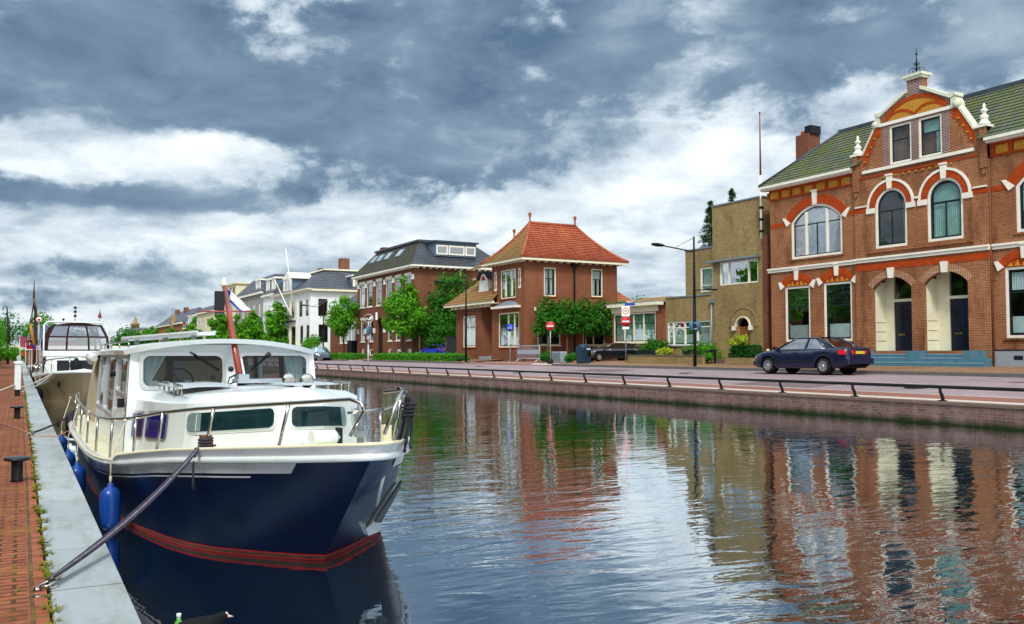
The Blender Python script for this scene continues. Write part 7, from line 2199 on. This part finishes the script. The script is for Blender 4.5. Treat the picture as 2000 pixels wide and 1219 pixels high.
def crown(mb, blobs, n, size, seed=0, flat=.3):
    rnd = random.Random(seed)
    wts = [b[3] ** 2 for b in blobs]
    for _ in range(n):
        x, y, z, r = rnd.choices(blobs, wts)[0][:4]
        d = V((rnd.gauss(0, 1), rnd.gauss(0, 1), rnd.gauss(0, .85))).normalized()
        q = r * rnd.random() ** .42 * (rnd.uniform(1.0, 1.4) if rnd.random() < .14 else 1.0)
        p = V((x, y, z)) + d * q
        nn = (d + V((rnd.uniform(-.8, .8), rnd.uniform(-.8, .8), rnd.uniform(-.3, .9)))).normalized()
        a = nn.cross(V((0, 0, 1)));
        a = a.normalized() if a.length > .05 else V((1, 0, 0))
        b = nn.cross(a); t_ = rnd.uniform(0, pi); s_ = size * rnd.uniform(.4, 1.4)
        e1 = a * cos(t_) + b * sin(t_); e2 = b * cos(t_) - a * sin(t_)
        mb.add([p - e1 * s_, p + e2 * s_ * .5 + nn * s_ * .12, p + e1 * s_, p - e2 * s_ * .5 + nn * s_ * .12], [(0, 1, 2, 3)], 0)


def tree(name, label, base, blobs, n, size, leaf='leaf', trunk_r=.12, fork=None, seed=1, group=None, scale=1.0, cat='tree'):
    bx_, by_, bz = base
    t_ = thing(name, label, cat, base, 0, group)
    rnd = random.Random(seed * 7 + 1)
    zc = sum(b[2] for b in blobs) / len(blobs)
    zl = min(b[2] - b[3] * .6 for b in blobs)
    m_ = MB(); top_ = max(b[2] for b in blobs)
    fz = fork if fork is not None else zl
    m_.tube([(0, 0, -.05), (.02, .01, fz * .5), (0, .02, fz), (0, 0, fz + (top_ - fz) * .6), (0, 0, top_)], [trunk_r * 1.15, trunk_r * .9, trunk_r * .8, trunk_r * .45, trunk_r * .12], 8)
    for b in blobs:
        z0 = fz + (min(b[2], top_) - fz) * .45
        p0 = V((0, 0, z0)); p1 = V((b[0], b[1], b[2]))
        if (p1 - p0).length > .3:
            mid = p0.lerp(p1, .5) + V((0, 0, -.1))
            m_.tube([p0, mid, p1], [trunk_r * .4, trunk_r * .28, trunk_r * .08], 5)
    m_.build('trunk', M['bark'], t_, local=True)
    m_ = MB(); crown(m_, blobs, n, size, seed); m_.build('crown', M[leaf], t_, local=True)
    return t_


def rblobs(seed, R_, z0, z1, n, taper=.5, cx=0):
    rnd = random.Random(seed); out = []
    for i in range(n):
        f = (i + .5) / n; z = z0 + (z1 - z0) * f
        w_ = R_ * (1 - taper * f) * (.55 + .45 * min(1, f * 5))
        for k in range(3 if f < .75 else 1):
            a = rnd.uniform(0, 2 * pi); q = w_ * rnd.uniform(.35, .75) if f < .85 else 0
            out.append((q * cos(a) + cx, q * sin(a), z + rnd.uniform(-.2, .2), w_ * rnd.uniform(.32, .58)))
    return out


gx_ = lambda px_, X=31.0: onX(px_, 690, X).y
tree('street_tree', 'young bright green street tree left of the oval sign pole', (31, gx_(671), .5), rblobs(3, 2.3, 3.0, 7.0, 7), 3600, .17, 'leaf', .12, seed=3)
tree('street_tree', 'large bright green street tree before the brown brick mansion', (31, gx_(785), .5), rblobs(12, 2.6, 2.7, 7.9, 8, .6) + [(.8, -1.9, 3.9, 1.0), (-.4, 2.1, 3.6, .8), (.5, -2.6, 4.1, .6)], 5200, .18, 'leaf', .14, seed=4)
row = [(540, 2.9, 7.4, 'bushy street tree before the white villa door'), (492, 2.6, 6.9, 'street tree just right of the red mast'), (462, 2.4, 6.4, 'street tree behind the lower red mast'), (426, 3.0, 7.6, 'street tree left of the red mast before the cream house'), (379, 2.8, 7.4, 'street tree between cream annex and steep roofed house'),
       (335, 3.0, 6.4, 'small street tree before the ochre gable'), (296, 4.6, 7.6, 'wide green street tree at the left end of the gabled house'), (268, 4.0, 6.2, 'green street tree below the distant turret'), (243, 3.8, 5.6, 'farthest dark street tree on the right bank')]
for i, (px_, r_, h_, lab) in enumerate(row):
    y_ = gx_(px_)
    tree('street_tree', lab, (31, y_, .5), rblobs(20 + i, r_ * .84, 1.8, h_ * 1.12 - .5, 8), 3000, .24 + y_ * .0004, 'leaf', .13, seed=30 + i, group='street trees before the far houses')
tree('ivy_tree', 'huge dense ivy covered tree against the side of the brown mansion', (35.2, 76.3, .75),
     [(-1.6, 0, 1.8, 1.3), (0, 0, 1.6, 1.5), (1.6, 0, 1.8, 1.3), (-1.5, 0, 3.6, 1.4), (.2, 0, 3.8, 1.6), (1.9, 0, 3.6, 1.3), (-1.1, 0, 5.4, 1.25), (.6, 0, 5.6, 1.5), (2.3, 0, 5.2, 1.2), (-.5, 0, 7.0, 1.0), (.9, 0, 7.2, 1.1), (2.6, 0, 6.6, .9), (3.4, 0, 6.2, .8), (3.2, 0, 4.4, 1.0), (-2.2, .2, 2.6, .9)], 11000, .15, 'leafdark', .3, seed=8)
tree('clipped_tree', 'small clipped tree with a pale trunk and hanging crown by the black panel', (32.2, 70.6, .75), [(0, 0, 2.6, .75), (.7, .2, 2.5, .6), (-.6, .3, 2.4, .55), (.3, -.7, 2.45, .6), (.2, .9, 2.4, .6)], 1500, .12, 'leafdark', .10, fork=2.3, seed=9)
for i in range(5):
    x_ = 33.7 + i * 1.65
    nth = ['first', 'second', 'third', 'fourth', 'fifth'][i]
    tree('pleached_tree', nth + ' pleached tree from the street in the row along the hip roofed house', (x_, 56.0, .72), [(dx, rz * .2, 2.3 + dz, .62) for dx, rz, dz in ((-.6, 1, 0), (.1, -1, .1), (.65, 1, 0), (-.55, -1, .75), (.2, 1, .8), (.6, -1, .7), (-.3, 1, 1.35), (.4, -1, 1.4), (0, 1, 1.8))], 2300, .12, 'leafdark', .07, fork=1.7, seed=40 + i, group='pleached trees along the hip roofed house')
    mb = MB(); crown(mb, [(x_, 56, 4.7, .55)], 150, .10, 60 + i)
    o_ = mb.build('young_shoots', M['leafyoung'], COL.objects['pleached_tree' + ('' if i == 0 else '.%03d' % i)])


def shrub(name, label, c, r, n, size, leaf, seed=1, sq=(1, 1, .8), cat='shrub', group=None):
    t_ = thing(name, label, cat, (c[0], c[1], c[2]), 0, group)
    rnd = random.Random(seed); bl_ = []
    for i in range(9):
        a = rnd.uniform(0, 2 * pi); q = rnd.uniform(.2, .7)
        bl_.append((q * r * cos(a) * sq[0], q * r * sin(a) * sq[1], r * sq[2] * rnd.uniform(.35, 1.0), r * rnd.uniform(.30, .5)))
    m_ = MB()
    for b in bl_: m_.tube([(0, 0, 0), (b[0] * .5, b[1] * .5, b[2] * .6), b[:3]], [.03, .02, .008], 4)
    m_.build('stem', M['bark'], t_, local=True)
    m_ = MB(); crown(m_, bl_, n, size, seed); m_.build('foliage', M[leaf], t_, local=True)
    return t_


def hedge(name, label, x0, x1, y0, y1, z0, z1, n, size, leaf, seed=1, rag=.08):
    t_ = thing(name, label, 'hedge', ((x0 + x1) / 2, (y0 + y1) / 2, z0))
    rnd = random.Random(seed); m_ = MB()
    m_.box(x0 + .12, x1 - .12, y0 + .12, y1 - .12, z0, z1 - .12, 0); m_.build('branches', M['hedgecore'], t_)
    m_ = MB()
    for _ in range(n):
        f = rnd.random()
        x, y, z = rnd.uniform(x0, x1), rnd.uniform(y0, y1), rnd.uniform(z0, z1)
        if f < .45: z = z1 + rnd.gauss(0, rag) - .05
        elif f < .75: x = x0 + abs(rnd.gauss(0, .07))
        elif f < .9: y = y0 + abs(rnd.gauss(0, .07))
        else: x = x1 - abs(rnd.gauss(0, .05))
        edge_ = min(1, min(y - y0, y1 - y) / .5 + .5)
        z = z0 + (z - z0) * edge_
        d = V((rnd.gauss(0, 1), rnd.gauss(0, 1), rnd.gauss(.6, 1))).normalized(); a = d.cross(V((0, 0, 1)))
        a = a.normalized() if a.length > .05 else V((1, 0, 0)); b = d.cross(a); s_ = size * rnd.uniform(.6, 1.3)
        p = V((x, y, z)); m_.add([p - a * s_, p - b * s_ * .5, p + a * s_, p + b * s_ * .5], [(0, 1, 2, 3)])
    m_.build('foliage', M[leaf], t_)


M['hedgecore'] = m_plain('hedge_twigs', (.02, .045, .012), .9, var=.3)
hedge('low_hedge', 'long low bright green hedge before the brown mansion', 29.35, 30.9, 63.2, 81.2, .5, 1.12, 9000, .085, 'hedge', 2, .07)
hedge('low_hedge', 'short low bright green hedge beside the grey hatchback', 29.3, 30.9, 86.6, 95.5, .5, 1.12, 4200, .09, 'hedge', 3, .07)
hedge('quay_hedge', 'dark green hedge at the far left edge of the quay', -3.6, -1.9, 80, 116, 0, .75, 4500, .11, 'leafdark', 4, .1)
hedge('garden_hedge', 'tall bright green garden hedge right of the cream bay window', 35.0, 36.2, 41.8, 43.3, .8, 3.0, 2000, .10, 'hedge', 5)
hedge('clipped_hedge', 'dark clipped hedge block beside the arched doorway', 31.2, 32.2, 32.75, 34.3, .7, 1.62, 2600, .06, 'hedgedark', 6, .03)
gw = thing('garden_wall', 'low yellow brick garden wall before the yellow house and bay window', 'wall', (31, 37, .75))
mb = MB(); mb.box(30.9, 31.1, 35.9, 42.4, .6, 1.08); mb.box(30.9, 31.1, 32.2, 34.2, .6, 1.0); mb.build('brickwork', M['yellow_brick'], gw)
mb = MB(); mb.box(30.87, 31.13, 35.88, 42.42, 1.08, 1.13); mb.build('coping', M['darkkerb'], gw)
fe = thing('plank_fence', 'low dark plank fence behind the yellow garden wall', 'fence', (31.5, 39, .8))
for y0_, y1_ in ((35.6, 38.2), (39.4, 42.2)):
    mb = MB(); mb.box(31.5, 31.56, y0_, y1_, 1.18, 1.42); mb.build('plank', M['black'], fe)
    for y_ in (y0_ + .1, y1_ - .1):
        mb = MB(); mb.box(31.56, 31.64, y_ - .05, y_ + .05, .7, 1.42); mb.build('post', M['black'], fe)
shrub('shrub', 'dark green shrub under the cream bay window', (32.4, 41.6, .8), 1.0, 2200, .075, 'leafdark', 3, (1, 1.2, 1.0))
shrub('shrub', 'yellow green bush hanging over the garden wall', (31.35, 39.6, .85), .55, 900, .07, 'leaflight', 4, (.9, 1.1, 1.0))
shrub('shrub', 'long mid green shrub under the front window of the yellow house', (31.9, 37.0, .85), .9, 1900, .075, 'leaf', 5, (.8, 1.9, .75))
shrub('shrub', 'bright yellow green shrub before the arched doorway', (31.75, 34.1, 1.45), .55, 950, .07, 'leaflight', 6, (1, 1, 1.1))
shrub('shrub', 'low green shrub spilling over the garden wall near the steps', (31.4, 36.0, .85), .5, 900, .06, 'hedge', 7, (.8, 1.6, .7))
shrub('shrub', 'round dark shrub left of the utility cabinet', (31.6, 52.6, .62), .75, 1100, .07, 'leafdark', 8)
shrub('shrub', 'round dark shrub right of the utility cabinet', (31.8, 49.7, .62), .65, 1100, .07, 'leafdark', 9)
shrub('shrub', 'green shrub beside the corner of the white villa', (32.0, 110.5, .75), 1.7, 1300, .15, 'hedge', 10, (.7, 1, 1.4))
bp = thing('marker_post', 'short white marker post behind the navy saloon car', 'post', (31.3, 31.7, .7))
mb = MB(); mb.rbox(31.25, 31.37, 31.6, 31.72, .68, 1.42, .02); mb.build('shaft', M['white'], bp)

# conifer behind the yellow house


def conifer(label, base, h, R_, n, seed):
    t_ = thing('conifer', label, 'tree', base)
    rnd = random.Random(seed); m_ = MB(); m_.tube([(0, 0, 0), (.05, 0, h)], [.22, .02], 7); m2 = MB()
    for i in range(n):
        f = rnd.random() ** .8; z = h * (.15 + .85 * f); r = R_ * (1 - f) ** .8 * rnd.uniform(.6, 1.1) + .12
        a = rnd.uniform(0, 2 * pi); d = V((cos(a), sin(a), 0))
        p0 = V((0, 0, z)); p1 = p0 + d * r * .6 + V((0, 0, .05)); p2 = p0 + d * r + V((0, 0, -.12 * r + .05))
        m_.tube([p0, p1, p2], [.02, .014, .006], 4)
        for k in range(26):
            q = rnd.uniform(.15, 1); c_ = p0.lerp(p2, q) + V((rnd.uniform(-.1, .1), rnd.uniform(-.1, .1), rnd.uniform(-.16, .05)))
            s_ = rnd.uniform(.06, .13); e = (d + V((rnd.uniform(-.8, .8), rnd.uniform(-.8, .8), rnd.uniform(-1, .2)))).normalized(); w_ = e.cross(V((rnd.random(), rnd.random(), 1))).normalized()
            m2.add([c_ - w_ * s_ * .3, c_ + e * s_ * 1.4, c_ + w_ * s_ * .3, c_ - e * s_ * .5], [(0, 1, 2, 3)])
    m_.build('trunk', M['bark'], t_, local=True); m2.build('crown', M['conifer'], t_, local=True)


q = onX(1388, 392, 44); conifer('dark conifer rising behind the left edge of the yellow tower', (q.x, q.y, .75), q.z - .75, 2.1, 330, 5)
q = onX(1430, 368, 43); conifer('thin conifer tip above the roof of the yellow tower', (q.x, q.y, .75), q.z - .75, 1.2, 150, 6)
q = onX(1250, 576, 52); tree('garden_tree', 'small garden tree peeping over the bay window house', (q.x, q.y, .75), [(0, 0, q.z - 1.6, .9), (.8, 0, q.z - 1.9, .7), (-1.2, 0, q.z - 2.2, .8)], 700, .14, 'leafdark', .1, seed=77)
# left bank and the far end of the canal
tree('quay_tree', 'leafy green tree at the left edge above the quay', (-3.4, 84, 0), [(0, 0, 2.6, 1.6), (1.1, 1, 2.3, 1.3), (.9, -2, 2.9, 1.4), (1.0, 4, 2.0, 1.3), (-1.5, 0, 3.2, 1.6), (1.1, 7, 2.8, 1.4), (1.2, 3, 3.6, 1.0)], 5200, .15, 'leaf', .2, seed=50)
tree('quay_tree', 'smaller rounded bush tree beside the quay end', (-1.1, 112, 0), [(0, 0, 1.3, 1.0), (.9, 1, 1.1, .9), (-.8, 0, 1.2, .9)], 1600, .14, 'leaf', .12, seed=51)
tree('far_tree', 'thin leafed grey green tree beyond the end of the canal', (-2.0, 215, 0), rblobs(61, 6, 3.5, 9.0, 6, .35), 2300, .26, 'leafdark', .3, seed=52)
tree('far_tree', 'dense rounded green tree beyond the barge mast', (3.5, 205, 0), rblobs(62, 4.5, 2.0, 8.6, 6, .3), 3800, .3, 'leaf', .3, seed=53)
tree('far_tree', 'low dark green tree behind the canopy of the white yacht', (10, 210, 0), rblobs(63, 5.5, 1.5, 5.2, 5, .3), 3200, .3, 'leafdark', .3, seed=54)
tree('far_tree', 'wide dark tree at the far end right of the white yacht', (22, 230, .3), rblobs(64, 7, 1.5, 5.5, 5, .3), 3600, .34, 'leafdark', .3, seed=55)
tree('far_tree', 'leafy tree left of the thin grey green one beyond the quay', (-9, 190, 0), rblobs(65, 5, 1.5, 6.5, 5, .3), 3200, .3, 'leaf', .3, seed=56)
bg2 = thing('canal_bridge', 'low brown bridge closing the far end of the canal', 'bridge', (8, 170, 0))
mb = MB(); mb.box(-14, 24, 168, 174, -1, 1.7); mb.build('deck', M['brown_brick'], bg2)
mb = MB(); mb.box(-14, 24, 167.8, 168, 1.7, 2.4); mb.build('parapet', M['cream'], bg2)
fh = thing('far_house', 'distant dark roofed house beyond the bridge behind the barge', 'house', (4, 190, 0))
mb = MB(); mb.box(1, 9, 186, 196, 0, 3.5); mb.build('wall', M['brown_brick'], fh)
mb = MB(); roof_slope(mb, (.6, 185.6, 3.5), (9.4, 185.6, 3.5), (2.5, 191, 6.4), (7.5, 191, 6.4), 6); mb.build('roof', M['slate'], fh)
ql = thing('quay_lamp', 'black lamp post with a hooked top at the far left of the quay', 'street lamp', (-1.5, 118, 0))
q = onY(14.5, 690, 118); q1 = onY(13.5, 600, 118)
mb = MB(); mb.tube([(q.x, 118, 0), (q.x, 118, q1.z * .62), (q1.x, 118, q1.z)], [.14, .11, .07], 7); mb.build('pole', M['iron'], ql)
mb = MB(); mb.tube([(q1.x, 118, q1.z), (q1.x - .15, 118, q1.z + .1), (q1.x - .35, 118, q1.z), (q1.x - .38, 118, q1.z - .4)], .05, 5); mb.build('hook', M['iron'], ql)
dm_ = thing('waterway_sign', 'white and red diamond waterway sign on a pole beyond the yacht', 'sign', (2, 55, 0))
q = onY(76.5, 624.5, 53); mb = MB(); disc(mb, q, (-.3, -1, 0), .14, .02); mb.build('board', M['signwhite'], dm_)
nz = V((-.3, -1, 0)).normalized(); xa = V((0, 0, 1)).cross(nz).normalized(); c = q + nz * .022
mb = MB(); mb.prism([c - xa * .085, c - V((0, 0, .085)), c + xa * .085, c + V((0, 0, .085))], nz * .004); mb.build('red_diamond', M['signred'], dm_)
mb = MB(); mb.tube([(q.x, q.y + .04, q.z + .1), (q.x, q.y + .04, .3)], .022, 6); mb.build('pole', M['galv'], dm_)

# the near bank's own row of houses and trees, seen reflected in the windows and the boat
for i, (y0_, y1_, h_, wm, nm) in enumerate([(-30, -8, 7.5, 'brown_brick', 'brown brick terrace'), (-6, 12, 9.0, 'red_brick', 'red brick terrace'), (14, 36, 7.0, 'creamwall', 'cream terrace'), (38, 62, 9.0, 'hip_brick', 'dark red terrace'), (64, 100, 7.5, 'brown_brick', 'low brown terrace')]):
    t_ = thing('terraced_house', nm + ' on the near bank, reflected in the windows opposite', 'house', (-17, (y0_ + y1_) / 2, 0))
    fr_ = Fr((-17, 0, 0), (0, 1, 0), (-1, 0, 0))
    ops = [Sh(y0_ + 2 + k * 3.4, y0_ + 3.3 + k * 3.4, z_, z_ + 2.0) for k in range(int((y1_ - y0_ - 3) / 3.4)) for z_ in (1.0, 4.2)]
    mb = MB(); wall(mb, fr_, [(y0_, 0), (y1_, 0), (y1_, h_), (y0_, h_)], ops); mb.box(-27, -18.5, y0_, y1_, 0, h_ - .1); mb.build('wall', [M[wm], M['room']], t_)
    mb = MB(); roof_slope(mb, (-16.6, y1_, h_), (-16.6, y0_, h_), (-21, y1_, h_ + 3.2), (-21, y0_, h_ + 3.2), 8); roof_slope(mb, (-27, y0_, h_), (-27, y1_, h_), (-21, y0_, h_ + 3.2), (-21, y1_, h_ + 3.2), 8); mb.build('roof', M['slate'], t_)
src = COL.objects['street_tree.001']
for i, (x_, y_) in enumerate([(-8, -14), (-8.5, -4), (-8, 6), (-8.5, 17), (-8, 27), (-8.5, 38), (-8, 50), (-8.5, 63), (-8, 76), (-8.5, 90), (-8, 105), (-8.5, 121), (-8, 138)]):
    dup(src, (x_ - 1.5, y_, 0), i * 1.3, 'tall green tree of the near bank row outside the frame', 'trees on the near bank', scale=(2.0, 2.0, 1.9))
# ================================================================== sky and light
w = bpy.data.worlds.new("World"); SC.world = w; w.use_nodes = True
nt = w.node_tree; nt.nodes.clear()


class WT(NT):
    def __init__(s, t): s.t = t


t = WT(nt)
SUN_EL, SUN_AZ = R(48), R(215)          # high, behind the camera to the left (azimuth from +Y clockwise)
sky = t.n('ShaderNodeTexSky', sky_type='NISHITA', sun_disc=False, sun_elevation=SUN_EL, sun_rotation=SUN_AZ)
D = t.n('ShaderNodeTexCoord').outputs['Generated']
sx = t.n('ShaderNodeSeparateXYZ', {0: D}).outputs
az = t.math('ARCTAN2', sx[0], sx[1])
el = t.math('ARCSINE', sx[2])
# cloud sheet: direction projected on a high plane
den = t.math('ADD', t.math('MAXIMUM', sx[2], 0.0), .26)
px_ = t.math('DIVIDE', sx[0], den); py_ = t.math('DIVIDE', sx[1], den)
rx = t.math('ADD', t.math('MULTIPLY', px_, cos(YAW)), t.math('MULTIPLY', py_, -sin(YAW)))
ry = t.math('ADD', t.math('MULTIPLY', px_, sin(YAW)), t.math('MULTIPLY', py_, cos(YAW)))
P = t.n('ShaderNodeCombineXYZ', {0: rx, 1: ry, 2: 3.7}).outputs[0]
Dm = t.n('ShaderNodeMapping', {'Vector': D, 'Scale': (1, 1, 1.75), 'Rotation': (0, .10, 0), 'Location': (.3, .1, .2)}).outputs[0]
n1 = t.noise(Dm, 3.2, 12, .60, .25)
n2 = t.noise(Dm, 8.5, 12, .62, .15)
n3 = t.noise(P, 3.8, 10, .62, .2)
bil = t.math('ABSOLUTE', t.math('SUBTRACT', t.math('MULTIPLY', t.noise(Dm, 9.0, 8, .58, .2), 2.0), 1.0))


def gauss(px, py, sxp, syp, wgt, rot=0.0):
    a0 = YAW + math.atan((px - 1000) / FPX); e0 = math.atan((689 - py) / FPX)
    dx = t.math('SUBTRACT', az, a0); dy = t.math('SUBTRACT', el, e0)
    if rot:
        c_, s_ = cos(rot), sin(rot)
        dx2 = t.math('ADD', t.math('MULTIPLY', dx, c_), t.math('MULTIPLY', dy, s_))
        dy = t.math('SUBTRACT', t.math('MULTIPLY', dy, c_), t.math('MULTIPLY', dx, s_)); dx = dx2
    qx = t.math('POWER', t.math('ABSOLUTE', t.math('DIVIDE', dx, sxp / FPX)), 2.0)
    qy = t.math('POWER', t.math('ABSOLUTE', t.math('DIVIDE', dy, syp / FPX)), 2.0)
    return t.math('MULTIPLY', t.math('EXPONENT', t.math('MULTIPLY', t.math('ADD', qx, qy), -1.0)), wgt)


BLOBS = [
    (100, 195, 560, 85, -.34, 0), (620, 225, 380, 70, -.22, -.05), (730, 345, 260, 65, -.34, -.12), (980, 300, 170, 70, -.20, 0),
    (430, 60, 500, 70, -.05, 0), (1000, 120, 260, 130, -.12, 0), (1080, 215, 170, 60, -.10, .2), (1030, 330, 110, 60, -.14, 0),
    (200, 325, 420, 45, .26, 0), (420, 305, 120, 26, .18, 0), (650, 440, 420, 45, .22, 0), (300, 470, 500, 34, .14, 0),
    (1250, 400, 330, 75, .30, 0), (1460, 240, 130, 50, .24, .3), (1380, 330, 200, 40, .22, .2), (940, 395, 90, 26, .16, 0),
    (1150, 450, 260, 60, .18, 0), (1650, 90, 420, 120, -.12, 0), (1800, 330, 300, 150, .08, 0), (1220, 20, 200, 60, -.08, 0),
    (820, 405, 90, 26, -.26, 0), (120, 410, 160, 26, -.16, 0), (430, 415, 260, 22, -.16, 0), (1500, 30, 200, 40, .06, 0),
    (150, 560, 400, 50, -.03, 0), (800, 60, 330, 80, -.42, 0), (620, 165, 160, 40, .07, 0), (230, 410, 240, 24, -.22, 0), (560, 380, 150, 20, -.2, 0), (330, 540, 260, 16, -.2, 0)]
acc = None
for b_ in BLOBS:
    b_ = list(b_); b_[4] *= .62 if b_[4] < 0 else .78
    g_ = gauss(*b_)
    acc = g_ if acc is None else t.math('ADD', acc, g_)
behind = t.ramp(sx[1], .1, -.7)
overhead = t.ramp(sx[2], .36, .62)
bg = t.math('ADD', t.math('ADD', .73, t.math('MULTIPLY', acc, .35)), t.math('ADD', t.math('MULTIPLY', t.math('SUBTRACT', n3, .5), 1.0), t.math('MULTIPLY', t.math('SUBTRACT', bil, .25), .30)))
fld = t.math('ADD', t.math('MULTIPLY', n1, .50), t.math('ADD', t.math('MULTIPLY', n2, .66), t.math('MULTIPLY', acc, -.50)))
fld = t.math('ADD', fld, t.n('ShaderNodeMapRange', {0: el, 1: .04, 2: .32, 3: -.06, 4: .06}).outputs[0])
msk = t.n('ShaderNodeMapRange', {0: fld, 1: .565, 2: .70, 3: 0.0, 4: 1.0}, interpolation_type='SMOOTHSTEP').outputs[0]
n4 = t.noise(t.n('ShaderNodeMapping', {'Vector': Dm, 'Location': (3, 1, 7), 'Scale': (1, 1, 1.3)}).outputs[0], 6.0, 10, .58, .3)
dark = t.math('ADD', t.math('ADD', .39, t.math('MULTIPLY', t.math('SUBTRACT', n4, .5), .85)), t.math('MULTIPLY', acc, .25))
val = t.math('ADD', t.math('MULTIPLY', bg, t.math('SUBTRACT', 1.0, msk)), t.math('MULTIPLY', dark, msk))
cr = t.n('ShaderNodeValToRGB', {0: val})
els = cr.color_ramp.elements
stops = [(.0, (.040, .080, .140)), (.24, (.072, .124, .195)), (.42, (.152, .222, .302)), (.55, (.30, .375, .445)), (.68, (.48, .55, .61)), (.84, (.68, .73, .76)), (1.0, (.86, .88, .88))]
els[0].position, els[0].color = stops[0][0], (*stops[0][1], 1)
els[1].position, els[1].color = stops[-1][0], (*stops[-1][1], 1)
for p_, c_ in stops[1:-1]:
    e_ = els.new(p_); e_.color = (*c_, 1)
ccol = cr.outputs[0]
# unseen cloud behind the camera and overhead is brightened as fill for facades and water
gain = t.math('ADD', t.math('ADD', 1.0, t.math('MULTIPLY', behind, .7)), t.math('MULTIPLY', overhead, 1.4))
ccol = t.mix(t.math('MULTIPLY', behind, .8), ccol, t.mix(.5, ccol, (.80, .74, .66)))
low = t.ramp(sx[2], -.02, .0)
ccol = t.mix(low, (.10, .11, .11), ccol)
b1 = t.n('ShaderNodeBackground', {'Color': sky.outputs[0], 'Strength': .08})
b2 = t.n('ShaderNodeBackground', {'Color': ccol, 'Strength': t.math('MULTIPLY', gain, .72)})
cover = t.math('ADD', .93, t.math('MULTIPLY', low, 0.0))
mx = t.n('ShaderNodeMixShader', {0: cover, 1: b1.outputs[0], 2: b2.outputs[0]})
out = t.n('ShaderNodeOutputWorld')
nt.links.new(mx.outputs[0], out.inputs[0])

ld = bpy.data.lights.new('sun', 'SUN'); ld.energy = 1.5; ld.angle = R(12); ld.color = (1.0, .95, .88)
lo_ = bpy.data.objects.new('sun', ld); COL.objects.link(lo_)
sd = V((sin(SUN_AZ) * cos(SUN_EL), cos(SUN_AZ) * cos(SUN_EL), sin(SUN_EL)))
lo_.rotation_euler = sd.to_track_quat('Z', 'Y').to_euler()
lo_.location = sd * 100

SC.render.engine = 'CYCLES'
SC.cycles.use_denoising = True
SC.cycles.max_bounces = 6; SC.cycles.diffuse_bounces = 3; SC.cycles.glossy_bounces = 4; SC.cycles.transparent_max_bounces = 12; SC.cycles.transmission_bounces = 3
SC.cycles.sample_clamp_indirect = 6
vs = SC.view_settings
SC.display_settings.display_device = 'sRGB'
vs.view_transform = 'Standard'; vs.look = 'None'; vs.gamma = 1.0; vs.use_curve_mapping = False
vs.exposure = 0.95
